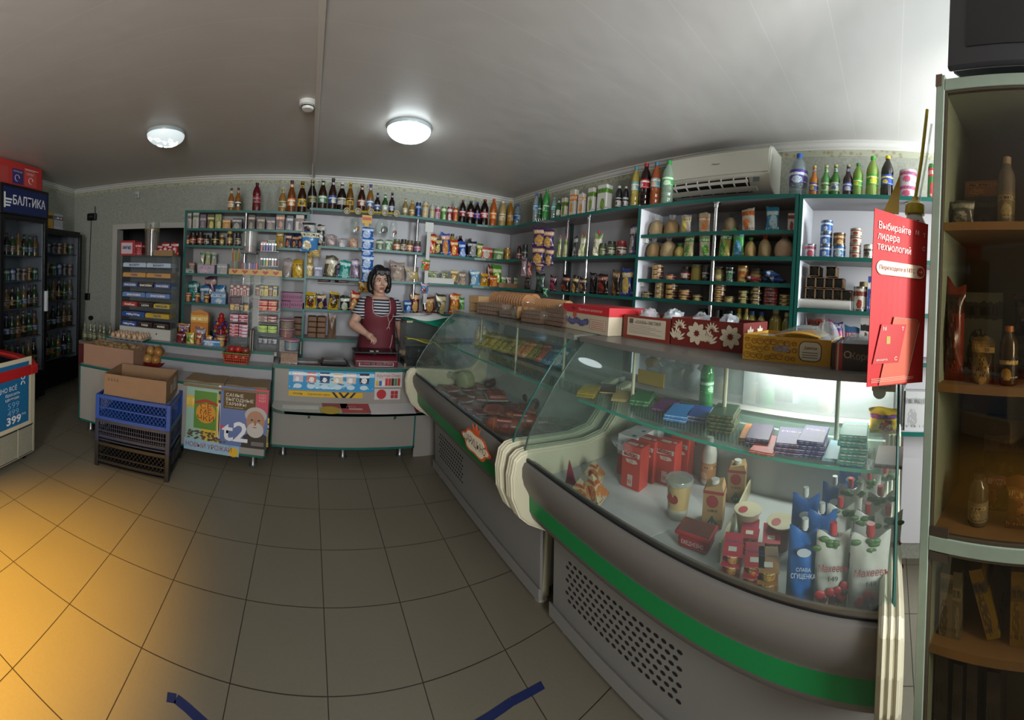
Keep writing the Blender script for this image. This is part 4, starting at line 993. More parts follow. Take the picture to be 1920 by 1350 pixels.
KINDS = {
 'pet': prof_kind([(.44, 0), (.5, .03), (.5, .22), (.47, .28), (.47, .53), (.5, .6), (.47, .7), (.3, .83), (.17, .9), (.16, .95)], [(.485, .29), (.485, .53)], None, [(.2, .93), (.2, 1), (0, 1)]),
 'petw': prof_kind([(.44, 0), (.5, .02), (.46, .08), (.5, .14), (.46, .2), (.5, .26), (.46, .32), (.5, .4), (.49, .66), (.4, .78), (.2, .88), (.17, .95)], [(.505, .42), (.505, .62)], None, [(.21, .92), (.21, 1), (0, 1)]),
 'beer': prof_kind([(.43, 0), (.5, .03), (.5, .5), (.47, .58), (.36, .68), (.24, .78), (.2, .86), (.2, .95)], [(.51, .2), (.51, .44)], [(.235, .79), (.215, .88)], [(.22, .93), (.22, 1), (0, 1)]),
 'long': prof_kind([(.46, 0), (.5, .02), (.5, .52), (.45, .6), (.27, .7), (.21, .8), (.18, .95)], [(.51, .16), (.51, .42)], [(.23, .78), (.2, .88)], [(.21, .94), (.21, 1), (0, 1)]),
 'can': [('body', lambda: MB().lathe([(.42, .0), (.5, .05), (.5, .92), (.42, .985)], 20), 0), ('rim', lambda: MB().lathe([(.42, .98), (.43, 1), (.38, 1), (.37, .985), (0, .985)], 20), 1)],
 'tin': [('body', lambda: MB().lathe([(.49, .04), (.49, .94)], 24), 0), ('lid', lambda: MB().lathe([(.5, .92), (.505, 1), (.47, 1), (.46, .97), (0, .97)], 24), 1), ('base_rim', lambda: MB().lathe([(.48, 0), (.505, .0), (.505, .08), (.49, .09)], 24), 1)],
 'jar': [('contents', lambda: MB().lathe([(.42, 0), (.5, .05), (.5, .7), (.42, .8), (.42, .84)], 20), 0), ('label', lambda: MB().lathe([(.51, .16), (.51, .58)], 20), 1), ('lid', lambda: MB().lathe([(.45, .82), (.45, .99), (.42, 1), (0, 1)], 20), 2)],
 'box': [('carton', boxk, 0)],
 'brick': [('carton', lambda: MB().bx(-.5, .5, -.5, .5, 0, .94), 0), ('cap', lambda: MB().lathe([(.18, .94), (.18, 1), (0, 1)], 12, (0, -.1, 0)), 1)],
 'bag': [('bag', bagk(1), 0)], 'bag2': [('bag', bagk(2), 0)], 'bag3': [('bag', bagk(5), 0)],
 'pouch': [('bag', bagk(3, True), 0)], 'pouch2': [('bag', bagk(8, True), 0)],
 'grain': [('grain', grainf(1), 0), ('tied_top', topf(1), 1)], 'grain2': [('grain', grainf(4, .7), 0), ('tied_top', topf(3, .7), 1)],
 'spout': [('pack', bagk(6, True), 0), ('cap', lambda: MB().lathe([(.09, .955), (.09, .985), (.115, .985), (.105, 1.1), (0, 1.1)], 14), 1)],
 'cup': [('cup', lambda: MB().lathe([(.36, 0), (.48, .9)], 22), 0), ('lid', lambda: MB().lathe([(.5, .9), (.5, 1), (0, 1)], 22), 1)],
 'bottle': prof_kind([(.44, 0), (.5, .04), (.5, .66), (.45, .76), (.26, .86), (.2, .92)], [(.51, .1), (.51, .48)], None, [(.24, .9), (.24, 1), (0, 1)]),
 'jug': prof_kind([(.44, 0), (.5, .03), (.47, .08), (.5, .13), (.47, .18), (.5, .23), (.5, .62), (.46, .7), (.38, .78), (.18, .88), (.16, .92)], [(.507, .3), (.507, .6)], None, [(.17, .91), (.17, 1), (0, 1)]),
 'roll': [('roll', lambda: MB().lathe([(.13, 0), (.5, 0), (.5, 1), (.13, 1)], 22), 0)],
}
SMOOTH = set(KINDS) - {'box', 'brick'}
NAMES = dict(pet=('drink_bottle', 'bottle'), petw=('water_bottle', 'bottle'), beer=('beer_bottle', 'bottle'), long=('beer_bottle', 'bottle'), can=('drink_can', 'can'), tin=('food_tin', 'tin'),
 jar=('jar', 'jar'), box=('carton_box', 'box'), brick=('juice_carton', 'carton'), bag=('snack_bag', 'bag'), bag2=('snack_bag', 'bag'), bag3=('snack_bag', 'bag'), pouch=('pouch', 'pouch'), pouch2=('pouch', 'pouch'),
 grain=('grain_bag', 'bag'), grain2=('grain_bag', 'bag'), spout=('spouted_pouch', 'pouch'), cup=('dairy_cup', 'cup'), bottle=('bottle', 'bottle'), jug=('water_jug', 'bottle'), roll=('paper_roll', 'paper roll'))
_meshes = {}
def part_mesh(kind, part, fn, mat):
    k = (kind, part, mat.name)
    if k not in _meshes:
        import bmesh
        me = fn().mesh(f'{kind}_{part}', mat, kind in SMOOTH)
        bm = bmesh.new(); bm.from_mesh(me); bmesh.ops.remove_doubles(bm, verts=bm.verts, dist=1e-5); bmesh.ops.recalc_face_normals(bm, faces=bm.faces); bm.to_mesh(me); bm.free()
        if kind in SMOOTH: me.set_sharp_from_angle(angle=.8)
        _meshes[k] = me
    return _meshes[k]
def prod(kind, mats, label, loc, rz, size, group=None, name=None, cat=None, rot=None):
    nm, ct = NAMES[kind]; nm = name or nm; ct = cat or ct; parts = KINDS[kind]; mats = [mt(m) for m in mats]
    if len(parts) == 1:
        o = bpy.data.objects.new(nm, part_mesh(kind, *parts[0][:2], mats[0])); COL.objects.link(o)
        o.location = loc; o.rotation_euler = rot or (0, 0, rz); tag(o, label, ct, group)
    else:
        o = thing(nm, label, ct, loc, rz, group, rot)
        for pn, fn, mi in parts:
            if mi >= len(mats) or mats[mi] is None: continue
            c = bpy.data.objects.new(pn, part_mesh(kind, pn, fn, mats[mi])); COL.objects.link(c); c.parent = o
    o.scale = size
    return o
CROP = {'C2': (330, 320, .2744), 'C3': (560, 320, .2667), 'C4': (780, 320, .2667), 'C5': (1180, 260, .2964), 'C6': (1440, 260, .3704), 'C1': (0, 250, 1/3), 'F': (0, 0, 1), 'CA': (740, 520, .2815), 'CB': (980, 660, .326), 'CC': (1300, 700, .3704)}
FLAT = {'box', 'brick', 'bag', 'bag2', 'bag3', 'pouch', 'pouch2', 'spout'}
def row(crop, ax, val, z, where, group, items, dr=None, zmax=None, full=False):
    ox, oy, s = CROP[crop]; n_of = {}
    for it in items: n_of[it[6]] = n_of.get(it[6], 0) + 1
    seen = {}
    for it in items:
        kind, cx, vt, vb, wp, mats, desc = it[:7]; opt = it[7] if len(it) > 7 else {}
        u, v0, v1 = ox + cx*s, oy + vt*s, oy + vb*s
        dr_ = opt.get('d', dr if dr is not None else (.72 if kind in ('box', 'brick') else (.5 if 'bag' in kind or kind.startswith('pouch') else 1)))
        P = on_y if ax == 'y' else on_x
        pc = P(u, v1, val); dist = math.hypot(pc.x, pc.y)
        wd = wp*s/FPX*dist
        if kind in FLAT:
            c_ = abs(pc.y if ax == 'y' else pc.x)/dist; wd /= c_ + dr_*.8*math.sqrt(max(0, 1-c_*c_))
        dep = wd*dr_
        off = .022 + dep/2 + opt.get('back', 0)
        p1 = P(u, v1, val+off); p0 = P(u, v0, val+off); h = max(.01, p0.z - p1.z)
        zz = p1.z if z is None else z
        if full: h = p0.z - zz
        if zmax: h = min(h, zmax - zz)
        zz += opt.get('up', 0)
        x, y = (p1.x, val+off) if ax == 'y' else (val+off, p1.y)
        rz = (0 if ax == 'y' else -PI/2) + opt.get('rz', 0)
        seen[desc] = seen.get(desc, 0) + 1
        d = desc
        if n_of[desc] > 1: d = ('first', 'second', 'third', 'fourth', 'fifth', 'sixth', 'seventh')[seen[desc]-1] + ' ' + desc
        n = opt.get('n', 1)
        for k in range(n):
            lb = f'{d} {where}'
            if n > 1: lb = (('lower', 'upper') if n == 2 else ('bottom', 'middle', 'top') if n == 3 else ('lowest', 'second lowest', 'second highest', 'topmost'))[k] + ' ' + lb
            prod(kind, mats, lb, (x, y, zz + k*h/n), rz, (wd, dep, h/n), opt.get('g', group), opt.get('name'), opt.get('cat'), (rnd.uniform(-.10, .06), rnd.uniform(-.10, .10), rz+rnd.uniform(-.25, .25)) if kind in FLAT and kind not in ('box', 'brick') else None)

# ---- bottles on top of the back shelving
TB = 'bottles and cans on top of the back shelves'
br, dk, am = 'L2a1208', 'L140a06', 'L8a5218'
row('C2', 'y', YB, ZL['t'], 'on top of the tea shelving', TB, [
 ('long', 375, 110, 265, 40, (am, 'Pd8d4c8/d8a030/c09038/202020', 'G101014'), 'small amber bottle with black neck and pale label'),
 ('long', 422, 107, 265, 40, (am, 'P3a3028/e0dcc8/c8a040/e8e8e8', 'G101014'), 'small amber bottle with black neck and dark label'),
 ('pet', 548, 70, 265, 58, ('L5a0f18', 'Pa02030/1c1416/d8d0cc/e8e4e0', 'G181014'), 'dark red drink bottle standing alone'),
 ('beer', 725, 100, 267, 52, ('L8c6630', 'Pc9c4a8/6a6a3a/b0a878/40402a', 'Gb8aa70'), 'pale amber beer bottle with cream label'),
 ('beer', 785, 47, 267, 55, ('L6a3812', 'Pd0661c/e8dcc0/30407a/e8e8e8', 'G2a3050'), 'tall amber beer bottle with orange label'),
 ('beer', 857, 50, 267, 60, (br, 'Pc8a02c/20140c/a87018/e8dcb0', 'G6a5418'), 'tall brown beer bottle with yellow label')], zmax=2.385)
row('C2', 'y', YB, ZM['t'], 'above the middle shelves', TB, [
 ('beer', 925, 72, 270, 62, (dk, 'P4a4a34/8a8a60/30302a/c8c4a0', 'G8a7a3a'), 'dark beer bottle with olive label'),
 ('beer', 997, 62, 270, 58, (br, 'P3f7a58/c8d0c0/2a5a40/e0e4dc', 'Ga8a494'), 'brown beer bottle with green label'),
 ('beer', 1065, 55, 272, 55, (br, 'P34508c/c8c4b4/8a6a40/e8e8e4', 'G3a2a20'), 'brown beer bottle with blue label'),
 ('beer', 1128, 82, 274, 62, (dk, 'Pb8b4a8/8a8678/c8c4b8/3a3630', 'Gc4c2ba'), 'black beer bottle with white label and white cap')], zmax=2.385)
row('C3', 'y', YB, ZM['t'], 'above the middle shelves', TB, [
 ('beer', 357, 68, 270, 52, ('L5e3c10', 'Pc09a28/3a2408/d0b040/20180a', 'Gb0902c'), 'amber beer bottle with gold neck'),
 ('beer', 438, 72, 270, 55, (br, 'P8a4030/c8beb0/602018/e8e4dc', 'G9a9080'), 'brown beer bottle with red and white label'),
 ('beer', 499, 72, 272, 50, ('L7a5220', 'P4a6aa0/c8c8c0/2a4a88/e8e8e8', 'G20409a'), 'amber beer bottle with blue cap'),
 ('long', 550, 135, 280, 42, ('L1c100c', 'P3c5a90/b8b8b8/28406c/e0e0e0', 'G2a2c40'), 'small brown beer bottle with pale blue label'),
 ('long', 604, 138, 285, 42, ('L1f4a20', 'Pa8b4a0/dcdcd0/4a6a3a/2a402a', 'Gb8b8a8'), 'small green beer bottle'),
 ('long', 652, 130, 285, 42, ('L241008', 'P24406c/a8a8a0/1c3050/d8d8d0', 'G301818'), 'small brown beer bottle with navy label'),
 ('long', 746, 172, 305, 38, ('L7a683c', 'Pa89c70/d0ccb8/8a7a48/4a4020', 'Gb0a890'), 'small pale glass bottle'),
 ('long', 793, 190, 310, 42, ('L8a6a30', 'P8a6e3a/c8bc98/6a5028/e0d8c0', 'Gb09a60'), 'small amber glass bottle'),
 ('can', 838, 212, 318, 38, ('P16284e/3a5a9a/20386a/c8ccd8', STEEL_), 'dark blue beer can'),
 ('can', 888, 207, 322, 46, ('Pa8a498/b89850/c8c4b8/6a5a30', STEEL_), 'wide silver and gold beer can'),
 ('can', 936, 228, 326, 38, ('P9c9a94/b0a070/b8b6b0/6a5a40', STEEL_), 'silver beer can'),
 ('can', 975, 235, 332, 38, ('Pa8a0a0/b04060/c8c0c0/702038', STEEL_), 'white and pink drink can'),
 ('can', 1016, 240, 338, 37, ('P4a7a34/a8c88a/c8ccb8/e0e8d8', STEEL_), 'green drink can'),
 ('can', 1058, 245, 346, 38, ('P8a2a30/b8b0ac/a84048/e0d8d8', STEEL_), 'dark red drink can'),
 ('can', 1098, 250, 351, 36, ('Pa03c20/c07838/b84a28/e8d8c8', STEEL_), 'orange red drink can'),
 ('pet', 1147, 195, 358, 46, ('L140706', 'P8a1a20/c8b8b4/701418/e0d8d8', 'G7a1a20'), 'slim dark cola bottle with red label'),
 ('pet', 1203, 200, 366, 56, ('L120706', 'P90181c/c8b8b4/701418/e0d8d8', 'G3a4438'), 'wide dark cola bottle with red label'),
 ('pet', 1250, 207, 370, 46, ('L120806', 'P1c3a8c/b02838/c8ccd8/e8e8e8', 'G1c3a8c'), 'dark cola bottle with blue label and blue cap'),
 ('pet', 1300, 185, 375, 60, ('L140706', 'P981820/c8b8b4/701418/e0d8d8', 'G7a1a20'), 'largest dark cola bottle with red label'),
 ('pet', 1362, 180, 383, 50, ('L9a4a14', 'Pc86a20/d8b080/b85818/f0e0c8', 'Ga83420'), 'orange soda bottle'),
 ('pet', 1427, 185, 383, 52, ('L9a8450', 'Pc4bca8/a88838/d0c8b0/5a4418', 'Gc0beb4'), 'pale yellow soda bottle with white label')], zmax=2.385)
row('C4', 'y', YB, ZM['t'], 'above the middle shelves near the corner', TB, [
 ('pet', 658, 180, 384, 46, ('L9a6a1c', 'Pb88428/d8cca8/c89838/4a3010', 'Gc09030'), 'amber orange soda bottle'),
 ('petw', 707, 190, 384, 50, ('La0b4bc:.4', 'P2a5a9a/a8b8c8/5a84b0/d8e0e8', 'G24509a'), 'clear water bottle with blue label')], zmax=2.385)
row('C4', 'x', XS, ZM['t'], 'over the shelves past the corner', TB, [
 ('petw', 838, 148, 352, 46, ('La8b8ba:.4', 'P4a6a9a/a0b0c0/6a8ab0/d8e0e8', 'G2c4a8c'), 'clear water bottle with blue cap'),
 ('pet', 866, 145, 350, 44, ('L1e4a2a', 'P24603a/a8c0a8/2a5038/d8e0d8', 'G1c3a24'), 'dark green soda bottle', dict(back=.03)),
 ('pet', 908, 128, 348, 52, ('L2f7a34', 'P2a7a3a/a8c8a0/3a8a48/e0e8d8', 'G3a7a34'), 'bright green soda bottle'),
 ('petw', 966, 172, 326, 42, ('L9ab0a8:.4', 'P4a8a84/b0c4c0/6aa098/d8e8e4', 'G3a9a8a'), 'small clear water bottle'),
 ('long', 1000, 178, 320, 36, ('L1e4a20', 'Pa8b098/d8d8c8/4a7040/2a4028', 'G2a5a2a'), 'small green glass bottle'),
 ('box', 1042, 178, 313, 46, ('Pb8b49c/5a7a34/8a6a44/2a3a20',), 'green and cream juice carton', dict(name='juice_carton', cat='carton')),
 ('box', 1105, 125, 305, 58, ('Pb4b0a4/c87a28/c8a070/d8d4c8',), 'juice carton with orange fruit and foil top', dict(name='juice_carton', cat='carton')),
 ('brick', 1165, 140, 292, 58, ('Pc0bcb4/c8803a/c88a40/e0dcd0', 'Gc0bcb4'), 'white and orange juice carton'),
 ('box', 1235, 105, 278, 62, ('Pc4c2ba/6a8a3a/c89030/4a6a2a',), 'tall white juice carton with apricots', dict(name='juice_carton', cat='carton')),
 ('box', 1322, 85, 266, 98, ('Pc4c2ba/5a8a3a/d09a30/4a6a2a',), 'largest white juice carton with oranges', dict(name='juice_carton', cat='carton')),
 ('bottle', 1423, 85, 247, 50, ('G141414', 'Pa8a8a4/1c1c1c/c8b040/101010', 'Gb8b6b0'), 'black and white tea bottle with lemon'),
 ('bottle', 1470, 88, 240, 42, ('G161414', 'Pa8a6a4/1c1c1c/b84a50/101010', 'Gb8b6b0'), 'black and white tea bottle with berry')], zmax=2.385)
row('C5', 'x', XS, ZR['t'], 'between the juice cartons and the air conditioner', TB, [
 ('petw', 32, 148, 410, 58, ('L9a8a40', 'P6aa0a8/c8c8b0/c89a30/e8e8d8', 'G3a7a84'), 'yellow soda bottle with teal cap'),
 ('petw', 95, 128, 405, 72, ('L1c0a08', 'Pa81c24/d8ccc8/8a141c/e8e0e0', 'G9a1c20'), 'big cola bottle with red label'),
 ('petw', 160, 118, 394, 68, ('L8a4420', 'P6aa4b0/c8a080/d08a40/e8e8e0', 'G3a6a84'), 'big orange brown soda bottle'),
 ('petw', 238, 108, 386, 80, ('La8c4a8:.45', 'P3fa050/c8dcc0/8ac070/f0f4f0', 'G2a8a44'), 'big citrus soda bottle with green label')], zmax=2.385)
row('C5', 'x', XS, Z2['t'], 'beside the air conditioner, over the pale shelving', TB, [
 ('jug', 1065, 60, 338, 122, ('L9aaab0:.35', 'P4a3a8a/c0ccd8/3a8ab8/e0e0e8', 'G1c50a8'), 'five litre water jug with blue cap'),
 ('long', 1165, 142, 337, 60, ('La8661c', 'P304a80/c89a4a/c8842a/d8dce0', 'Ga8985a'), 'orange lemonade bottle'),
 ('long', 1240, 140, 337, 64, ('L4f8a4c', 'Pb8c0a0/4a8040/7aa850/2a5a2a', 'Gb0a468'), 'light green lemonade bottle')], zmax=2.385)
row('C6', 'x', XS, Z2['t'], 'over the pale shelving', TB, [
 ('long', 338, 107, 268, 52, ('L356a24', 'Pb0b898/304a80/c8b030/d8dce0', 'Ga8985a'), 'green pear lemonade bottle'),
 ('long', 402, 107, 268, 52, ('L2a1418', 'P3a4a8c/a8a8b0/6a3a6a/d8dce0', 'Ga09468'), 'dark red lemonade bottle'),
 ('pet', 452, 98, 268, 56, ('L6a8a34', 'P4f9a3c/c8c840/7ab048/e8f0d8', 'G3a8a34'), 'small green iced tea bottle'),
 ('pet', 525, 62, 270, 68, ('L7a9440', 'P3f9a38/d0c83c/6ab048/e8f0d8', 'G3a9a34'), 'large green iced tea bottle'),
 ('pet', 600, 57, 270, 68, ('L18140c', 'P2448a0/d0b828/c8ccd8/e8e8e8', 'Gc8b01c'), 'dark iced tea bottle with yellow cap'),
 ('roll', 706, 132, 275, 96, ('Pb8b4b4/c8506a/5a7ab0/3a5a9a',), 'wrapped toilet paper roll', dict(n=2)),
 ('can', 826, 95, 275, 42, ('P3f7a3c/c83a40/6a4a8a/d8d8d0', STEEL_), 'tall green chip can behind the yellow straw')], zmax=2.385)
# ---- left unit
G1 = 'tea boxes in the left unit'
row('C2', 'y', YB, ZL['a'], 'on the tea shelf', G1, [
 ('box', 88, 290, 394, 46, ('Pb4b0a8/8a8480/a8a49c/40383c',), 'slim white tea box'), ('box', 138, 283, 394, 46, ('Pbab6ae/90a088/a8a098/40383c',), 'taller slim white tea box'),
 ('box', 187, 300, 396, 46, ('P6a5a64/8a8088/54444c/c0b8bc',), 'dull purple tea box'), ('box', 240, 300, 396, 50, ('P5a5838/c8b860/8a7a38/d8d0b0',), 'olive tea box with a yellow corner'),
 ('box', 290, 298, 396, 46, ('P8a9058/c8c488/3a5a34/303820',), 'yellow green tea box'), ('box', 348, 332, 396, 60, ('Pa8703c/c89a5a/3a2418/e0d0b0',), 'low orange tea box'),
 ('box', 420, 325, 397, 68, ('P3c3a3c/8a8a84/c8b850/d0ccc0',), 'wide dark grey tea box'), ('box', 517, 300, 398, 48, ('P3a2a24/8a7a64/a08460/c8bca8',), 'dark brown cocoa box'),
 ('box', 582, 312, 399, 54, ('P54463c/8a7a5c/a0643a/c8bca8',), 'grey brown cocoa box'), ('box', 650, 312, 399, 58, ('P40383a/7a6a64/c89460/c8bcb0',), 'dark chocolate cake mix box'),
 ('box', 712, 292, 399, 58, ('P20241c/c0703c/a8502a/d0c4b0',), 'black tea box with orange top'), ('box', 778, 298, 400, 44, ('P24242c/8a8894/a88a3c/c8c4b8',), 'black tea box with gold print'),
 ('box', 845, 292, 401, 56, ('Pb0a494/3a3a34/c87a2c/8a2a20',), 'white and orange tea box')])
cof = 'coffee jars in the left unit'
row('C2', 'y', YB, ZL['b'], 'on the coffee shelf', cof, [
 ('jar', 80, 450, 516, 30, ('G3a2014', 'P8a2a20/c8a060/6a1c18/e0d8c8', 'G6a3020'), 'small red coffee jar'), ('jar', 115, 430, 516, 45, ('G2a1812', 'P7a2a24/b89a60/601c18/d8d0c0', 'G141210'), 'round coffee jar with red label'),
 ('jar', 165, 428, 517, 44, ('G241612', 'P842420/b8a070/601818/d8d0c0', 'G101010'), 'coffee jar with red label and black lid'), ('jar', 207, 445, 518, 38, ('G2a1a10', 'Pb0aa9c/3a3020/8a7a58/202020', 'G141410'), 'small coffee jar with white label'),
 ('jar', 267, 425, 519, 52, ('G20140e', 'P141412/b89a3c/2a2818/d0c080', 'G101010'), 'wide black and gold coffee jar'), ('jar', 312, 448, 521, 32, ('G5a3a1c', 'Pb09440/d8ccb0/8a6a20/302010', 'Gb09a50'), 'small gold lidded coffee jar'),
 ('jar', 365, 420, 521, 38, ('G3a2412', 'Pa07c30/d8c8a0/6a4a18/201810', 'Gb0984a'), 'tall gold lidded coffee jar'), ('jar', 422, 430, 521, 40, ('G20140e', 'Pb0a894/3a2c18/8a7040/201810', 'G121210'), 'coffee jar with cream label and black lid'),
 ('box', 605, 425, 470, 44, ('P7a2824/c8b8a8/902c24/e0d8d0',), 'red tea box', dict(up=.0)), ('box', 655, 425, 472, 52, ('Pb0a898/3a7a4a/c8703c/8a2a20',), 'white and orange tea box'),
 ('pouch', 712, 422, 532, 52, ('Fa8842c/6a4018/c8a850/e8dcb0',), 'yellow coffee pouch'), ('pouch', 765, 430, 532, 42, ('F24304a/c8743a/3a4a6a/d8d0c0',), 'dark blue and orange coffee pouch'),
 ('pouch2', 812, 432, 532, 48, ('F24304a/c8743a/3a4a6a/d8d0c0',), 'dark blue and orange coffee pouch'), ('pouch', 855, 430, 533, 44, ('F24304a/c8743a/3a4a6a/d8d0c0',), 'dark blue and orange coffee pouch')])
mis = 'goods in the left unit'
row('C2', 'y', YB, ZL['c'], 'on the shelf under the coffee jars', mis, [
 ('box', 98, 697, 726, 68, ('Pa8a49c/2a6a5c/b8b4a8/d8d4cc',), 'low white box with teal stripe'), ('box', 110, 655, 697, 45, ('P7a5c4c/a88a74/6a4a40/c8b8a8',), 'small brown box', dict(up=.042, back=.05)),
 ('box', 210, 668, 726, 128, ('Pa89aa8/c8a8b8/a090a8/5a4a70',), 'wide pale display box of candy', dict(d=.5)), ('bag', 172, 588, 672, 40, ('Fb0a890/6a9a80/c8a878/5a4a44',), 'pale candy packet in the wide display box', dict(up=.086)), ('bag', 215, 588, 672, 40, ('Fa8a48c/8aa870/b89070/5a4a44',), 'pale candy packet in the wide display box', dict(up=.086)), ('bag', 258, 590, 672, 40, ('Fb0a898/7a9a90/c8a880/5a4a44',), 'pale candy packet in the wide display box', dict(up=.086)),
 ('box', 318, 655, 726, 78, ('P8a9aa8/b0a498/6a84a0/d8d4cc',), 'grey blue tissue box'), ('pouch', 752, 622, 748, 70, ('F8a807c/a89890/7a706c/b8a8a4',), 'wrapped pinkish pack'), ('pouch2', 830, 620, 750, 82, ('Fb08c24/c8a844/8a4a20/5a2c14',), 'bright yellow snack pouch')])
row('C2', 'y', YB, ZL['d'], 'on the shelf of magenta baskets', mis, [
 ('pouch', 120, 790, 922, 90, ('F1f5a58/3a8a80/2a6a64/b8ccc8',), 'dark teal pouch', dict(back=.08)), ('pouch2', 235, 745, 925, 90, ('F4a2a50/a08060/382040/c8b8c8',), 'purple pouch', dict(back=.10)), ('pouch', 195, 812, 925, 76, ('F2f6a94/a8b8c4/8a6a50/d8e0e8',), 'blue biscuit pouch', dict(back=.04)), ('pouch2', 300, 800, 925, 80, ('F2a74a8/a0b8c8/3a84b0/d8e0e8',), 'bright blue pouch', dict(back=.07)),
 ('cup', 85, 860, 922, 44, ('P8a4a34/c8a060/a83a2c/e0d0b8', 'Ga89a88'), 'small candy cup'), ('cup', 145, 860, 924, 44, ('P8a3a34/b8a060/5a7a34/e0d0b8', 'G7a8a60'), 'small candy cup'), ('cup', 208, 862, 926, 46, ('P7a4a34/c8a860/a83a2c/e0d0b8', 'Gb09a80'), 'small candy cup'),
 ('box', 292, 852, 932, 106, ('P6a94b8/c8d4dc/b8a890/2a5a94',), 'pale blue biscuit box', dict(d=.4))])
def tub(u, v0, v1, wp, label, y, z=None, crop='C2', col='7c1f58', name='storage_basket', cat='basket'):
    ox, oy, s = CROP[crop]; a = on_y(ox+u*s, oy+v1*s, y); b = on_y(ox+u*s, oy+v0*s, y); w_ = wp*s/FPX*math.hypot(a.x, a.y)*.98; h = b.z-a.z
    t = thing(name, label, cat, (a.x, y+.06, a.z if z is None else z), 0, 'magenta baskets'); m = M(col, .4)
    q = MB()
    for sx in (-1, 1): q.bx(sx*w_/2-.002, sx*w_/2+.002, -.06, .06, 0, h)
    for sy in (-1, 1): q.bx(-w_/2, w_/2, sy*.06-.002, sy*.06+.002, 0, h)
    q.bx(-w_/2, w_/2, -.06, .06, 0, .004); q.build('walls', m, t)
    q = MB()
    for s_ in (-1, 1): q.bx(-w_/2-.006, w_/2+.006, s_*.062-.004, s_*.062+.004, h-.012, h).bx(s_*(w_/2+.002)-.004, s_*(w_/2+.002)+.004, -.062, .062, h-.012, h)
    q.build('rim', m, t)
    g = MB()
    for k in range(max(3, int(w_/.02))): g.bx(-w_/2+.012+k*.018, -w_/2+.018+k*.018, -.0635, -.062, h*.3, h*.65)
    g.build('perforation', M('30081f', .6), t)
for a in ((800, 842, 898, 158, 'upper wide magenta basket on the low tea unit shelf', YB+.06, 1.165), (742, 903, 950, 66, 'small magenta basket under the wide one, left of its twin', YB, 1.10), (826, 905, 955, 96, 'small magenta basket under the wide one, right of its twin', YB, 1.10), (535, 895, 940, 70, 'magenta basket behind the candy stand', YB, 1.10), (400, 862, 912, 84, 'magenta basket partly behind the left part of the candy stand', YB, 1.10)): tub(*a)
# brown bread packs
BR = 'brown bread packs on the low shelf'
brm = M('6a4a32', .6, vary=.25, bscale=40)
for i, u in enumerate((925, 988)):
    for k in range(4):
        p = on_y(330+u*.2744, 320+1150*.2744, YB+.08); sz = .081
        o = MB().bx(-.042, .042, -.06, .06, 0, .048).build('bread_pack', brm, None, (p.x, YB+.085, ZM['d']+k*.051), 0, bevel=.01)
        tag(o, ('lowest', 'second', 'third', 'topmost')[k] + f' brown bread pack in the {("left", "right")[i]} column right of the shelf divider', 'bread', BR)
for k in range(3):
    p = on_y(330+830*.2744, 320+1150*.2744, YB+.08); o = MB().bx(-.045, .045, -.06, .06, 0, .055).build('bread_pack', brm, None, (p.x, YB+.085, ZL['e']+k*.058), 0, bevel=.01); tag(o, ('lowest', 'middle', 'topmost')[k] + ' brown bread pack left of the shelf divider', 'bread', BR)
row('C2', 'y', YB, ZM['d'], 'on the low middle shelf', mis, [('bag2', 1060, 990, 1158, 62, ('P5a4434/6a5240/4a3828/7a6450',), 'brown paper wrapped pack beside the bread packs'), ('pouch2', 835, 1000, 1010, 10, ('P5a4434/6a5240/4a3828/7a6450',), 'brown sack')][:1])
# ---- middle shelves
ms = 'snacks on the middle shelves'
row('C3', 'y', YB, ZM['a'], 'on the upper middle shelf', ms, [
 ('pouch', 152, 445, 540, 58, ('F2c2a28/8a8478/3a3630/c8c4bc',), 'dark seed pouch'), ('pouch', 228, 460, 542, 78, ('F8a7a78/b8a8a4/a89898/4a3a3c',), 'silver pink candy pouch'), ('pouch2', 310, 480, 545, 74, ('F948c8c/b8b4b4/a8a0a4/4a4448',), 'plain silver pouch'), ('pouch', 385, 478, 547, 64, ('Fa8785a/b8a494/c8885a/6a3a24',), 'silver and orange pouch'),
 ('pouch', 567, 487, 557, 56, ('F5a6a50/9aa890/7a8a70/d0d4c8',), 'grey green pouch'), ('pouch2', 628, 483, 559, 58, ('F5a7a54/a0b098/7a9068/d0d4c8',), 'pale green pouch'), ('jar', 687, 480, 564, 50, ('G5a4a34', 'Pb4603a/c8b8a0/8a9a70/e8dcd0', 'G5a6a44'), 'seasoning jar with orange label'),
 ('jar', 735, 480, 567, 44, ('G4a3a2a', 'Pb8b0a0/5a4a34/a89a80/403828', 'G2a2a24'), 'seasoning jar with white label'), ('jar', 778, 487, 570, 46, ('G6a4a28', 'Pb06a3a/c8b8a0/8a4a6a/e8dcd0', 'G54503a'), 'seasoning jar with orange and purple label'), ('jar', 832, 492, 573, 52, ('G4a3834', 'P7a5484/c8785a/a88a60/e0d8d8', 'G4a5040'), 'seasoning jar with purple label')])
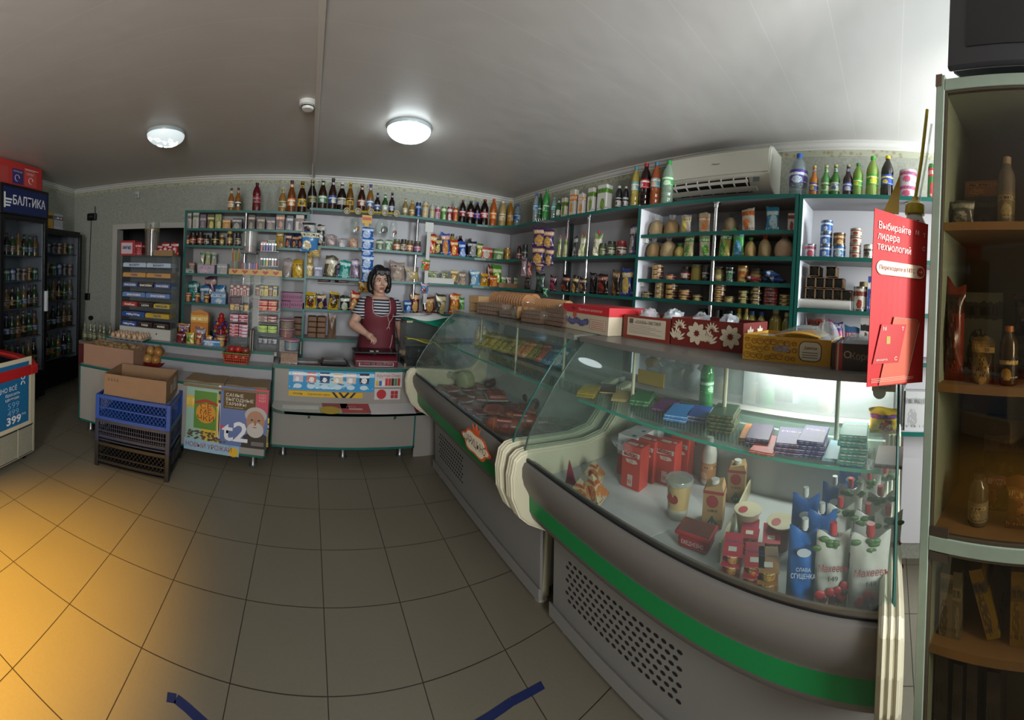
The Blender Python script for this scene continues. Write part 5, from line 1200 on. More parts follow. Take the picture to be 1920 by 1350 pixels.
row('C3', 'y', YB, ZM['b'], 'on the second middle shelf', ms, [
 ('pouch', 72, 680, 768, 58, ('Fa0803c/c8b078/8a6428/e8dcb8',), 'gold coffee pack', dict()), ('pouch', 70, 600, 680, 56, ('Fa4843c/c8b078/8a6428/e8dcb8',), 'gold coffee pack', dict(up=.118, back=.01)), ('box', 136, 682, 755, 54, ('P1c2444/6a7aa0/b84a38/d0d0d8',), 'navy box'),
 ('pouch', 215, 610, 757, 92, ('F4a4634/a8a088/8a6a40/d0ccb8',), 'dark olive and beige snack pouch'), ('pouch2', 275, 580, 680, 130, ('F40305a/8a7a9a/6a4a7a/c8c0d0',), 'purple foil pack', dict(back=.09)), ('bag', 312, 640, 760, 90, ('F1f7a70/8ac0b8/2a9a8c/e0ece8',), 'teal snack bag with a monster face'), ('pouch', 400, 635, 768, 66, ('F6a5a70/a89aa8/8a5a5c/d8d0d8',), 'purple and white pouch'),
 ('bag2', 690, 640, 778, 125, ('F8a7a70/a89888/9a8a70/5a4a54',), 'pale lilac bag of buns'), ('bag3', 800, 672, 780, 120, ('F9a948a/a8905a/8a94a0/5a5a64',), 'clear and yellow bag of buns'), ('box', 558, 602, 690, 78, ('P6a8ab0/a8b8c8/c8a070/e0e4e8',), 'pale blue price card leaning on the shelf', dict(d=.03, name='price_card', cat='card'))])
row('C3', 'y', YB, ZM['c'], 'on the third middle shelf', ms, [
 ('bag', 85, 850, 958, 82, ('Fb8941c/3a2a14/c8582a/e8dcb0',), 'yellow chip bag'), ('bag2', 165, 852, 958, 76, ('F30203a/b89a3c/6a3a6a/d8c8d8',), 'dark purple chip bag'), ('bag3', 240, 840, 961, 80, ('Fb0901c/3a2a14/c89a2a/2c1c10',), 'bright yellow chip bag with dark print'), ('bag', 325, 862, 962, 78, ('F1c241c/b8bca8/4a7a3a/d8dcd0',), 'black and green chip bag'), ('bag2', 390, 830, 962, 76, ('F9c2420/c8a060/b84a30/e8d8c8',), 'red chip bag'),
 ('bag3', 770, 880, 965, 60, ('F1f4a8a/8ab0d0/2a5a9a/d8e0e8',), 'blue chip bag'), ('bag', 815, 842, 975, 78, ('F5c1c20/c8a060/c89a4a/d8ccc0',), 'maroon potato chip bag'), ('bag2', 920, 860, 978, 98, ('F601a24/c89a5a/b8843c/d8ccc0',), 'wide maroon potato chip bag'), ('bag3', 997, 845, 980, 98, ('F3a3a34/c8b470/5a7a9a/d0d0c8',), 'grey and yellow snack bag with a face'), ('bag', 1095, 842, 982, 94, ('Fa84a1c/d89a4a/8a2a18/e8d8c0',), 'orange chip bag'), ('bag2', 1150, 860, 980, 50, ('F3a7a34/8ab868/5a9a44/d8e8c8',), 'green chip bag')])
for k in range(5):
    p = on_y(560+(120+k*62)*.2667, 320+822*.2667, YB+.03); o = MB().bx(-.05, .05, -.07, .07, 0, .018).build('chocolate_pack', pk('3a1418/6a3a3a/2a1014/8a6a64', .3), None, (p.x, YB+.13, ZM['c']+.275-.02*(k % 2)), .2*(k-2), bevel=.004)
    tag(o, ('leftmost', 'second', 'middle', 'fourth', 'rightmost')[k] + ' flat maroon pack lying above the chip bags', 'pack', 'flat maroon packs')
MB_ = MB().bx(on_y(600, 540, YB).x-.02, on_y(690, 540, YB).x+.0, YB+.04, YB+.22, ZM['c']+.243, ZM['c']+.252).build('wire_shelf', M('6a6a68', .4)); tag(MB_, 'thin raised shelf above the yellow chip bags', 'shelf')
row('C4', 'y', YB, ZM['a'], 'on the upper shelf near the corner', ms, [
 ('bottle', 250, 400, 560, 52, ('L9a7a3a', 'Pb09848/8a6a2a/c8b070/4a3818', 'G2a2420'), 'amber oil bottle behind the snack bags', dict(back=.08)), ('pet', 307, 408, 560, 56, ('L1c0c08', 'P8a5a34/c8a878/5a3018/e0d4c0', 'G6a1c1c'), 'dark drink bottle behind the snack bags', dict(back=.08)), ('pet', 375, 425, 565, 54, ('L1a0c0a', 'P1e100c/2e1c14/180a08/3a2a20', 'G6a1c20'), 'dark unlabelled bottle behind the snack bags', dict(back=.08)),
 ('pouch', 105, 455, 590, 72, ('Fa0241c/c8a05a/7a1814/e8d8c0',), 'tall red corn chip bag'),
 ('bag', 150, 530, 635, 64, ('F2c2a24/a8985a/c8a83c/d0ccb8',), 'black and yellow nut bag'), ('bag2', 207, 492, 650, 74, ('F1c409a/b8703a/7a9a3a/d8dce0',), 'blue corn snack bag'), ('bag3', 268, 540, 652, 66, ('Fa8301c/d8a04a/c8602a/e8dcc8',), 'red corn snack bag'), ('bag', 325, 545, 652, 58, ('F24489a/8aa8d0/c86a3a/e0e4e8',), 'small blue corn snack bag'), ('bag2', 390, 530, 652, 78, ('F282a30/8a8a90/a8984a/d0d0d0',), 'black nut bag'), ('bag3', 440, 550, 655, 54, ('F2c5a34/b8a040/5a8a44/d8e0d0',), 'green nut bag'),
 ('box', 492, 530, 612, 84, ('Pb0463a/c8b8a8/8a7a5c/e8dcd0',), 'red instant soup pack', dict(d=.3)), ('box', 574, 535, 617, 74, ('P6a8a4a/b8c4a0/8a7a5c/e0e4d8',), 'green instant soup pack', dict(d=.3)), ('tin', 640, 530, 622, 46, ('Pa8702c/c8a050/b0883a/4a3018', GOLD), 'small orange tin', dict(n=2))])
row('C4', 'y', YB, ZM['b'], 'on the second shelf near the corner', ms, [
 ('bag', 118, 690, 758, 80, ('Fa0a488/6a7a48/8a8a60/d8d8c8',), 'pale green snack packet', dict(up=.02)), ('bag2', 200, 690, 762, 74, ('F8a8468/5a6a3a/a8a080/d8d8c8',), 'beige snack packet', dict(up=.02)), ('bag3', 268, 680, 765, 62, ('F8a7040/c8a868/5a4a28/d8d0b8',), 'brown snack packet', dict(up=.02)), ('bag', 325, 690, 780, 60, ('F7a6a5c/a89478/6a5a74/d0c8b8',), 'grey brown snack packet'),
 ('bag2', 415, 690, 798, 78, ('F5a8aa8/a8c0c8/b89a4a/e0e8e8',), 'light blue snack bag'), ('bag3', 478, 710, 800, 60, ('Fb8881c/8a5a1c/c8a84a/4a3010',), 'golden yellow snack bag'), ('bag', 545, 740, 818, 74, ('Fb8581c/d89850/c87830/f0e0c8',), 'orange snack bag'), ('bag2', 505, 655, 800, 50, ('F6a2c1c/a8643a/7a3a24/d8c8b8',), 'rust brown snack bag', dict(back=.08)), ('bag3', 568, 645, 800, 82, ('F4a8a2c/b8c870/8a3a2c/e0e8d0',), 'green leaf snack bag', dict(back=.05))])
p0, p1 = on_y(780+85*.2667, 525, YB), on_y(780+270*.2667, 527, YB)
t = open_box('cardboard_tray', (p0.x, YB+.01, ZM['b']), 0, p1.x-p0.x, .09, .055, M('b8b4ae', .6), 'white cardboard tray of snack packets on the second shelf near the corner', th=.004, cat='tray')
p0, p1 = on_y(780+585*.2667, 535, YB), on_y(780+725*.2667, 537, YB)
t = open_box('cardboard_tray', (p0.x, YB+.01, ZM['b']), 0, p1.x-p0.x, .10, .05, CARD, 'brown cardboard tray of candy packets on the second shelf near the corner', th=.004, cat='tray')
row('C4', 'y', YB, ZM['b'], 'in the brown tray near the corner', ms, [('bag', 612, 738, 805, 50, ('F6a8a4a/b8c4a0/8a4a44/e0e4d8',), 'green candy packet', dict(up=.012)), ('bag2', 655, 735, 808, 50, ('F8a6a64/b8a8a0/5a7a44/e0dcd8',), 'pink green candy packet', dict(up=.012)), ('bag3', 697, 738, 812, 50, ('F7a8a54/b8b8a0/9a5a5c/e0e4d8',), 'light green candy packet', dict(up=.012))])
# ---- right wall, corner part
rs_ = 'sauces and snacks round the corner'
row('C4', 'x', XS, ZM['a'], 'on the upper shelf round the corner', rs_, [
 ('bottle', 722, 515, 622, 32, ('G1c1412', 'P6a2a24/a89a80/5a1c18/d0c8b8', 'G7a1c1c'), 'small soy sauce bottle'), ('jar', 762, 520, 624, 42, ('G161412', 'P2a2824/6a6458/3a3630/a8a498', 'G101010'), 'black sauce jar'),
 ('spout', 1005, 462, 610, 44, ('Fa8a888/8a9a50/a83a34/3a5a2a', 'Ga82420'), 'slim tomato sauce pouch'), ('spout', 1047, 462, 610, 44, ('Fb0a890/8a9a50/b04038/3a5a2a', 'Ga82420'), 'slim tomato sauce pouch'), ('pouch', 1110, 457, 603, 50, ('F3a3c3a/a8a8a0/4a3a38/c8c8c4',), 'black and white sauce pouch'), ('spout', 1165, 442, 602, 76, ('F8a9a58/c8c4a8/8a2a38/e0dcd0', 'Ga82420'), 'wide ketchup pouch with green top'), ('spout', 1268, 432, 597, 92, ('F84965a/c8c4a8/8a2430/e0dcd0', 'Ga82420'), 'widest ketchup pouch with green top'),
 ('jar', 1312, 500, 592, 46, ('G4a5428', 'Pa8a890/5a6a3a/8a8a60/2a3020', 'G3a402a'), 'jar of green pickles'), ('jar', 1372, 485, 590, 64, ('G3c4424', 'Pa0a088/2a2c20/7a8050/202418', 'G2a2c24'), 'larger jar of dark pickles'), ('jar', 1442, 482, 588, 76, ('G6a1c14', 'Pb0aca0/4a2a20/8a3a2c/2a1814', 'G8a2420'), 'jar of red preserve'), ('pouch', 1520, 375, 587, 74, ('F3a3454/a8a098/6a4a3a/c8c4cc',), 'tall dark purple and white pouch')])
row('C4', 'x', XS, ZM['b'], 'on the second shelf round the corner', rs_, [
 ('bag', 782, 755, 835, 66, ('F1a1614/4a3a34/2a2420/7a706c',), 'black seed bag'), ('bag2', 960, 735, 842, 70, ('F181214/8a3048/2a2024/c8b8bc',), 'black and pink chip bag'), ('bag3', 1045, 730, 852, 104, ('F1c1410/7a2a1c/b8602a/d8c0a8',), 'black and red chip bag'), ('bag', 1112, 732, 852, 58, ('F2a2218/a8843a/6a4a20/d0c4a8',), 'black and gold chip bag'), ('bag2', 1172, 742, 852, 88, ('F2c2220/8a6a3a/9a4a28/d0c0b0',), 'dark brown chip bag'), ('bag3', 1245, 710, 857, 70, ('F161214/3a2c2c/201a1c/6a6062',), 'plain black chip bag', dict(back=.06)), ('bag', 1312, 722, 862, 114, ('F1a1412/6a2418/8a3a20/c8a890',), 'widest black and red chip bag'), ('bag2', 1402, 695, 866, 86, ('F241c14/8a5a24/b0803a/d0c0a0',), 'black and orange chip bag'), ('bag3', 1482, 675, 871, 106, ('F1c3478/c8a84a/6a8ab8/d8dce4',), 'blue potato chip bag')])
row('C4', 'x', XS, ZM['c'], 'on the low shelf behind the cookie bags', rs_, [('bag', 1140, 880, 955, 70, ('F3a402c/5a6040/4a5038/8a8c78',), 'dull green bag'), ('bag2', 1000, 905, 960, 90, ('F4a1c24/6a3a3c/3a141c/8a6a6c',), 'maroon bag'), ('bag3', 1310, 920, 960, 120, ('F1a1618/2a2426/201c1e/4a4446',), 'black bag')])
# ---- right unit under the air conditioner
gr = 'grain and pasta bags in the right unit'
gA, gB, gC = M('a08a64', .8, vary=.6, bscale=24), M('8f744c', .8, vary=.6, bscale=26), M('a88e74', .8, vary=.45, bscale=30)
row('C5', 'x', XS+.015, ZR['a'], 'on the top grain shelf', gr, [
 ('grain', 175, 437, 570, 96, (gA, 'C'), 'clear bag of oat flakes'), ('grain', 270, 437, 566, 102, (gB, 'C'), 'clear bag of brown grain'), ('bag', 358, 450, 563, 86, ('Fa89c98/c8b850/a08a84/4a5a84',), 'white and yellow grain bag'), ('pouch', 475, 437, 561, 82, ('Fa89c80/c8742a/b0a088/e8dcc8',), 'pale pouch with orange top'),
 ('grain2', 640, 435, 557, 102, (M('7a6a50', .8, vary=.45, bscale=30), 'G3a4438'), 'dark topped bag of mixed grain'), ('pouch2', 755, 405, 557, 104, ('Fc0b8ac/c8702a/c8c4bc/7a3a18',), 'white flour bag with orange top'), ('bag3', 905, 398, 557, 100, ('F3a8ab0/a8c8d0/8a7a5c/e0ecf0',), 'blue seed bag'), ('box', 1026, 447, 557, 50, ('Pb8b4ac/8a2a30/7a4a44/3a3434',), 'narrow white box with berries')])
row('C5', 'x', XS, ZR['b'], 'on the lower grain shelf', gr, [
 ('grain', 155, 597, 730, 92, (gB, 'C'), 'clear bag of light brown grain'), ('grain', 247, 587, 731, 112, (gA, 'C'), 'clear bag of pale pasta'), ('grain2', 318, 640, 727, 70, (M('9a8a48', .7, vary=.45, bscale=26), 'G4a8a34'), 'small pasta bag'), ('pouch', 372, 578, 730, 90, ('Fa8a070/3f8a3c/b8a040/d8e0c8',), 'green topped pasta bag'), ('pouch2', 477, 577, 730, 86, ('Fb0a890/4a9a3c/c8b870/d8e8c8',), 'white and green pasta bag'),
 ('pouch', 597, 562, 733, 92, ('F9a8a3c/3f8a3c/b09a48/d8e0c8',), 'yellow pasta bag with green top'), ('bag2', 687, 560, 734, 92, ('F4a9a44/3a8ab0/a8a888/d8e8d8',), 'green and blue pasta bag'), ('grain2', 765, 608, 734, 78, (M('a08450', .7, vary=.5, bscale=24), 'G3a7a34'), 'clear bag of beige beans'), ('grain2', 855, 592, 739, 88, (M('8a7450', .7, vary=.5, bscale=24), 'Ga03c24'), 'clear bag of shell pasta'), ('grain', 977, 567, 740, 124, (gC, 'C'), 'biggest clear bag of pinkish grain')])
tn = 'tins in the right unit'
row('C5', 'x', XS+.015, ZR['c'], 'on the upper tin shelf', tn, [
 ('tin', 178, 778, 870, 78, ('P6a3c2c/b8945c/8a5c44/e0d0b8', GOLD), 'brown fish tin', dict(n=3)), ('tin', 265, 838, 873, 78, ('P8a3a44/b8944c/c8a8a0/e0d0c8', GOLD), 'single red fish tin'), ('jar', 357, 787, 874, 70, ('G2a1814', 'P8a2430/c8b8a8/5a3a3c/e0d8d0', 'G1c1816'), 'jar of dark red preserve'), ('jar', 424, 773, 876, 74, ('G8a7a2c', None, 'G6a6a4c'), 'jar of yellow pickled fruit'), ('jar', 480, 775, 879, 46, ('G1c201c', 'P1c201c/a8a8a0/2a3028/d0d0c8', 'G141414'), 'black labelled jar'),
 ('jar', 567, 790, 884, 72, ('G7a6a30', 'P7a6a3c/c8b880/a08a4a/302818', 'G2a2824'), 'jar of beige sauce'), ('tin', 637, 797, 888, 60, ('P1c2420/4a8a54/a8b0a8/d8dcd8', STEEL_), 'tall green vegetable can'), ('tin', 718, 787, 891, 76, ('Pa8602c/c89a48/b87a34/e8dcc0', GOLD), 'tall orange fruit can'), ('jar', 803, 800, 892, 82, ('G6a4c24', 'P8a6a34/b8a06a/6a4a24/2a2014', 'G2a2218'), 'wide jar of brown paste')])
for k, (u, v, rz_, c, lb) in enumerate(((845, 893, .3, 'F8a2a34/c8c0c8/a83a44/e0dce0', 'red candy packet lying at the end of the upper tin shelf'), (900, 890, -.4, 'F1f4a94/a8b8d0/2a5aa4/e0e4ec', 'blue candy packet lying nearest the red one on the upper tin shelf'), (945, 880, .5, 'F24509a/a8b8d0/2a5aa4/e0e4ec', 'blue candy packet on top of the others on the upper tin shelf'), (990, 900, .1, 'F1c3c84/a8b8d0/24488c/e0e4ec', 'dark blue candy packet at the post end of the upper tin shelf'))):
    p = on_x(1180+u*.2964, 260+v*.2964, XS+.08); prod('bag', (c,), lb, (XS+.09, p.y, ZR['c']+.018+(.03 if k == 2 else 0)), 0, (.11, .04, .10), 'candy packets', rot=(-PI/2+.1, 0, rz_))
row('C5', 'x', XS, ZR['d'], 'on the lower tin shelf', tn, [
 ('tin', 115, 963, 999, 72, ('P1c1814/8a7444/3a2c24/d0c4a8', GOLD), 'single black fish tin at the left end'), ('tin', 190, 903, 1001, 66, ('P8a7450/b8a478/7a5a3c/2a2018', GOLD), 'beige fish tin', dict(n=3)), ('tin', 265, 908, 1004, 82, ('P4a2420/b8944c/8a3a30/e0d0b8', GOLD), 'dark red fish tin', dict(n=3)), ('tin', 352, 945, 1011, 84, ('P5a1c20/b8944c/a83a34/e0d0b8', GOLD), 'crimson fish tin', dict(n=2)), ('tin', 432, 976, 1016, 70, ('P3a3228/b8a060/5a4a34/d0c4a8', GOLD), 'single gold and black tin'),
 ('tin', 570, 908, 1024, 78, ('P5a2018/b89850/8a3a2c/e0d0b8', GOLD), 'brown and red meat tin', dict(n=4)), ('tin', 635, 988, 1030, 80, ('P6a6044/b8a868/4a4430/2a2618', GOLD), 'single gold meat tin'), ('tin', 722, 955, 1038, 74, ('P2a2a20/a89a5c/4a4a38/d0c8a8', GOLD), 'black and gold meat tin', dict(n=2)), ('tin', 800, 920, 1045, 78, ('P20201c/a08a5c/8a2a30/d8ccb8', GOLD), 'black meat tin', dict(n=3)), ('tin', 893, 937, 1051, 98, ('P8a1c20/2a1414/a83034/e8dcd8', STEEL_), 'bright red meat tin', dict(n=3)), ('tin', 982, 980, 1054, 76, ('P3a2c20/b8a058/5a4430/d0c4a0', GOLD), 'gold rimmed brown tin', dict(n=3))])
row('C5', 'x', XS, ZR['e'], 'on the oil shelf behind the boxes', 'jars and oil on the low right shelf', [
 ('jar', 460, 1075, 1190, 86, ('G3a1418', 'P7a2430/c8b8b0/5a1c24/e0d8d4', 'G1a1214'), 'jar of dark jam'), ('jar', 548, 1080, 1190, 78, ('G2a1c18', 'P5a3a30/a89a88/3a2a24/d0c8bc', 'G1a1412'), 'jar of brown jam'), ('jar', 628, 1085, 1195, 76, ('G1c1a1c', 'P3a3a3c/8a8a88/2a2a2c/c8c8c4', 'G141416'), 'jar of black jam'),
 ('bottle', 690, 1072, 1200, 62, ('L8a7c34', None, 'Gb89a2c'), 'oil bottle with yellow cap'), ('bottle', 735, 1074, 1200, 46, ('L8a7c34', None, 'Gb8983a'), 'slim oil bottle with yellow cap'), ('bottle', 772, 1090, 1205, 74, ('L8a7a30', 'P8a7a30/b0a050/9a8a3c/6a5a20', 'G1c489a'), 'oil bottle with blue cap'), ('bottle', 832, 1095, 1210, 64, ('L84742c', 'P84742c/b0a050/9a8a3c/6a5a20', 'G1c489a'), 'smaller oil bottle with blue cap'), ('bottle', 922, 1080, 1212, 90, ('L7a6a2c', 'Pb0a89c/8a2a30/a89a70/3a2a20', 'Gb0aca0'), 'large labelled oil bottle'), ('bottle', 992, 1100, 1215, 64, ('L6a6430', None, 'Gb8b084'), 'plain oil bottle by the post')], full=True)
# ---- pale unit
pu = 'goods in the pale right unit'
row('C6', 'x', XS, Z2['a'], 'on the upper shelf of the pale unit', pu, [
 ('tin', 213, 532, 598, 60, ('Pb0b0b4/b03a44/3a6a9a/3a5a94', STEEL_), 'white condensed milk tin'), ('tin', 290, 412, 599, 64, ('P2a5a9c/b8c4d0/3a6aa8/e0e4ec', STEEL_), 'tall blue condensed milk tin', dict(n=3)), ('tin', 360, 537, 600, 66, ('P2a6aa0/b8c8d0/a8743a/e0e4ec', STEEL_), 'blue milk tin carrying a brown one'), ('tin', 360, 475, 537, 66, ('P7a4a28/b8945c/c8b090/e0d0b8', STEEL_), 'brown cocoa milk tin on the blue one', dict(up=.069)), ('tin', 440, 450, 601, 62, ('Pb4aa94/8a3430/6a7a4a/4a2c24', STEEL_), 'cream bean tin', dict(n=4)), ('tin', 507, 530, 602, 54, ('Pb8b0a4/3a3a38/a89a84/3a2c24', STEEL_), 'cream tin at the poster edge')])
cb = M('7a5e42', .8)
for r_, (n, u0, v) in enumerate(((5, 208, 818), (4, 210, 778), (2, 225, 735))):
    for k in range(n):
        uu = u0 + k*46 + (r_ == 2)*k*40
        p = on_x(1440+uu*.3704, 260+v*.3704, XS+.03); zz = Z2['b'] + .082 + r_*.062
        nm = f'{("bottom", "middle", "top")[r_]} row'
        t = thing('bottle_carton', f'brown bottle carton, {("leftmost", "second", "third", "fourth", "fifth")[k]} in the {nm} of the pale unit stack', 'carton', (XS+.05, p.y, zz), -PI/2, 'stacked bottle cartons')
        q = MB(); s_ = .028
        q.bx(-s_, s_, 0, .12, -s_, -s_+.003).bx(-s_, s_, 0, .12, s_-.003, s_).bx(-s_, -s_+.003, 0, .12, -s_, s_).bx(s_-.003, s_, 0, .12, -s_, s_); q.build('carton', cb, t)
        MB().lathe([(.024, .01), (.024, .11), (0, .11)], 14, (0, 0, 0), 'y').lathe([(0, .008), (.024, .01)], 14, (0, 0, 0), 'y').build('bottle_end', M('20201f', .25), t)
p = on_x(1440+285*.3704, 260+862*.3704, XS+.03)
o = MB().lathe([(.0, -.14), (.026, -.14), (.026, .14), (0, .14)], 20, (0, 0, 0), 'y').build('paper_roll', M('bcbab4', .5), None, (XS+.035, p.y, Z2['b']+.026), 0, smooth=True); tag(o, 'long white paper roll lying under the stacked bottle cartons', 'roll')
row('C6', 'x', XS, Z2['b'], 'on the second shelf of the pale unit', pu, [('tin', 465, 745, 868, 76, ('Pb8b4a8/8a2a24/4a7a34/3a4a2a', STEEL_), 'tall tomato tin'), ('jar', 478, 720, 868, 50, ('G5a4a2c', None, 'G8a7a44'), 'gold lidded jar behind the tomato tin', dict(back=.1)), ('box', 520, 690, 868, 40, ('P3a4a8a/c8c0c8/a83a44/e0dce0',), 'blue and red pack behind the poster edge')])
row('C6', 'x', XS, Z2['c'], 'on the third shelf of the pale unit', pu, [('box', 205, 945, 985, 118, ('Pb8bac0/3a5a9a/c8c8cc/2a488c',), 'white napkin pack with blue print', dict(d=.8)), ('bag', 255, 882, 950, 116, ('Fb8b4b4/c8563a/c0bcbc/2a2a2c',), 'white hygiene pack with orange stripe', dict(back=.12)), ('bag2', 360, 925, 985, 80, ('Fb03a74/3a3a84/c85a8a/e8d8e0',), 'pink hygiene pack'), ('bag3', 425, 952, 1000, 84, ('F3a7ab0/b83a74/5a94c0/e0e8ec',), 'blue and pink hygiene pack'), ('box', 492, 905, 990, 50, ('Pb8b4b0/1c1c1c/c8602c/2a2a2a',), 'white pack with orange stripe by the poster')], full=True)
row('F', 'x', XS, .80, 'low beside the case end', pu, [('box', 1712, 790, 862, 40, ('Pb4b4b4/9a9a9a/b8b4b4/6a6a6a',), 'white box on the low shelf'), ('roll', 1725, 795, 862, 30, ('G6a1420',), 'dark red round container on the low shelf')])

# ================================================================== FRIDGE CONTENTS
rf = random.Random(21)
cols1 = ['L2a1a0c', 'L6a4a1c', 'L3a5a24', 'L1c120c', 'L8a6a34', 'L24381c']
labs = ['Pa8a090/8a2a24/b89a4a/2a2420', 'Pb08a34/3a2a18/8a3a24/e0d8c0', 'P3a6a4a/c8c4a8/2a4a34/e0e0d8', 'P34507c/b8b8b8/8a3a34/e0e0e4', 'P8a8a84/4a3a2c/b0a890/20201c']
caps = ['G2a2a2c', 'G8a7a4a', 'G3a4a8a', 'G7a2a24']
def stock(y0, y1, x, zs, kinds, hs, lab, grp, n):
    seen = {}
    for lv, z in enumerate(zs):
        k, h, wd = kinds[lv], hs[lv], (.062 if kinds[lv] == 'can' else .07)
        for i in range(n):
            y = y0 + (i+.5)*(y1-y0)/n; j = (i+lv*2) % 5
            lb = f'{("first", "second", "third", "fourth", "fifth", "sixth", "seventh")[n-1-i]} {"can" if k == "can" else "bottle"} counted from the room corner side on the {("lowest", "second", "third", "fourth", "top")[lv]} shelf of {lab}'
            ms_ = (labs[j], STEEL_) if k == 'can' else (cols1[(i*2+lv) % 6], labs[j], caps[(i+lv) % 4])
            prod(k, ms_, lb, (x, y, z), PI/2, (wd, wd, h*rf.uniform(.92, 1.04)), grp)
stock(F1Y[0]+.05, F1Y[1]-.05, -2.60, fz1, ['beer', 'beer', 'long', 'can', 'long'], [.29, .27, .22, .13, .22], 'the tall fridge', 'drinks in the tall fridge', 7)
stock(F2Y[0]+.14, F2Y[1]-.05, -2.70, fz2, ['beer', 'beer', 'long', 'can', 'can'], [.29, .28, .24, .14, .13], 'the lower fridge', 'drinks in the lower fridge', 5)
# small bottles on the floor block by the doorway
t = thing('cardboard_stack', 'low red and brown packs between the fridge and the counter', 'packs', (-2.05, 3.2, 0))
MB().bx(-.14, .2, -.1, .2, 0, .62).build('lower_packs', M('5a1f20', .6), t); MB().bx(-.14, .2, -.1, .2, .625, .66).build('top_pack', M('6a5a50', .6), t)
for i in range(6):
    prod('long', ('L6a6a50:.5', 'P8a8a70/5a5a34/a8a84a/303020', 'G6a6a64'), f'{("leftmost", "second", "third", "fourth", "fifth", "rightmost")[i]} clear glass bottle standing by the doorway beside the egg tray', (-2.15+.058*i, 3.15+.02*(i % 2), .66), 0, (.05, .05, .20), 'clear bottles by the doorway')

# ================================================================== ACRYLIC CANDY DISPLAY (left)
a, b = on_y(232, 640, 3.05), on_y(322, 642, 3.05); dx0, dx1, dz0 = a.x-.055, b.x-.02, .77
dz1 = on_y(280, 479, 3.05).z; AC = clear('c8ccd0', .10, .04)
t = thing('candy_display', 'tall clear acrylic chocolate bar display with seven shelves', 'display stand', (0, 0, 0))
MB().bx(dx0, dx1, 3.06, 3.24, dz0, dz0+.10).build('drawer_base', M('b4b2a8', .4), t, bevel=.004); MB().bx((dx0+dx1)/2+.12, (dx0+dx1)/2+.13, 3.055, 3.06, dz0+.05, dz0+.062).build('lock', DARK, t)
for x in (dx0, dx1-.004): MB().bx(x, x+.004, 3.06, 3.26, dz0+.1, dz1).build('side_wall', AC, t)
MB().bx(dx0, dx1, 3.256, 3.26, dz0+.1, dz1).build('back_wall', AC, t)
nz = [dz0+.105+i*(dz1-dz0-.12)/7 for i in range(7)]
for i, z in enumerate(nz): MB().bx(dx0+.004, dx1-.004, 3.065, 3.255, z-.004, z).build('shelf', AC, t)
MB().bx(dx0, dx1, 3.06, 3.26, dz1-.004, dz1).build('top_panel', AC, t)
ttl = [[('1c4a94', 'MilkyWay'), ('2a1410', 'TWIX'), ('2a1410', 'MARS')], [('1c4a94', 'MilkyWay'), ('b8982c', 'NUTS')], [('a82c28', 'KitKat'), ('2a1c18', 'LION'), ('b8a034', 'NESQUIK')], [('5a7ab0', 'SNICKERS'), ('5a7ab0', 'SNICKERS')], [('34508c', 'SNICKERS'), ('2a2024', 'SNICKERS'), ('34508c', 'SNICKERS')], [('b8884c', 'TWIX'), ('b8884c', 'TWIX')], [('a8b8c8', 'BOUNTY'), ('a8b8c8', 'BOUNTY')]]
lvn = ('lowest', 'second', 'third', 'fourth', 'fifth', 'sixth', 'top')
for i, tr_ in enumerate(ttl):
    n = len(tr_); W_ = (dx1-dx0-.03)/n
    for k, (c, s_) in enumerate(tr_):
        x = dx0+.015+k*W_; pos = (('left', 'right') if n == 2 else ('left', 'middle', 'right'))[k]
        q = thing('chocolate_bar_box', f'{pos} chocolate bar box on the {lvn[i]} shelf of the acrylic display', 'box', (x, 3.075, nz[i]), 0, 'chocolate bar boxes')
        MB().bx(0, W_-.008, 0, .17, 0, .034).build('carton', M(c, .4), q)
        MB().bx(.006, W_-.014, .01, .16, .034, .04).build('bars', pk(f'{c}/8a6a4a/3a2418/d8d0c8'), q)
        text(s_, .024, M('d8d4cc' if c not in ('a8b8c8', 'b8884c', 'b8982c', 'b8a034') else '2a3a6a', .5), q, (W_/2-.004, -.001, .017), width=min(W_*.75, .018*len(s_)), bold=.001)
def simple_box(u0, v0, u1, v1, y, d, mat, label, cat='box', name='carton_box', group=None, z=None):
    x0, x1, z0, z1 = rect_y(u0, v0, u1, v1, y)
    if z is not None: z0 = z
    o = MB().bx(x0, x1, y, y+d, z0, z1).build(name, mat, bevel=.002); tag(o, label, cat, group); return o, x0, x1, z0, z1
o, x0, x1, z0, z1 = simple_box(226, 451, 252, 477, 3.08, .12, M('9a2028', .4), 'red marshmallow box on top of the acrylic display', z=dz1)
MB().bx(x0+.01, x1-.02, 3.078, 3.08, z0+.015, z1-.02).build('label_panel', M('b8a8a8', .5), o); text('зефир', .045, M('3a4a84', .5), o, ((x0+x1)/2-.005, 3.0765, (z0+z1)/2+.005), width=.09, bold=.002)
simple_box(253, 454, 265, 477, 3.1, .1, pk('7a1c24/a83a3a/b8a0a0/d8c8c8'), 'second red box, half hidden beside the tall clear jar', z=dz1)
p = on_y(281, 476, 3.12); t = thing('clear_jar', 'tall clear cylinder of brown candy sticks on the acrylic display', 'jar', (p.x, 3.16, dz1))
jh = on_y(281, 416, 3.12).z - dz1
MB().lathe([(.065, 0), (.07, jh), (.067, jh), (.062, .004), (0, .004)], 24).build('jar', clear('b0a8a0', .12, .05), t, smooth=True)
for k in range(9): MB().tube([(.038*math.cos(k*.7), .038*math.sin(k*.7), .006), (.04*math.cos(k*.7+.2), .04*math.sin(k*.7+.2), jh*rf.uniform(.6, .95))], .011, 8).build('candy_stick', M(('5a2a14', '7a4a1c', '4a1c10')[k % 3], .4), t)
MB().tube([(.071*math.cos(q), .071*math.sin(q), jh*.72-.02*math.sin(q)) for q in [PI+.1*k for k in range(32)]], .003, 5).build('yellow_band', M('a8842c', .4), t)
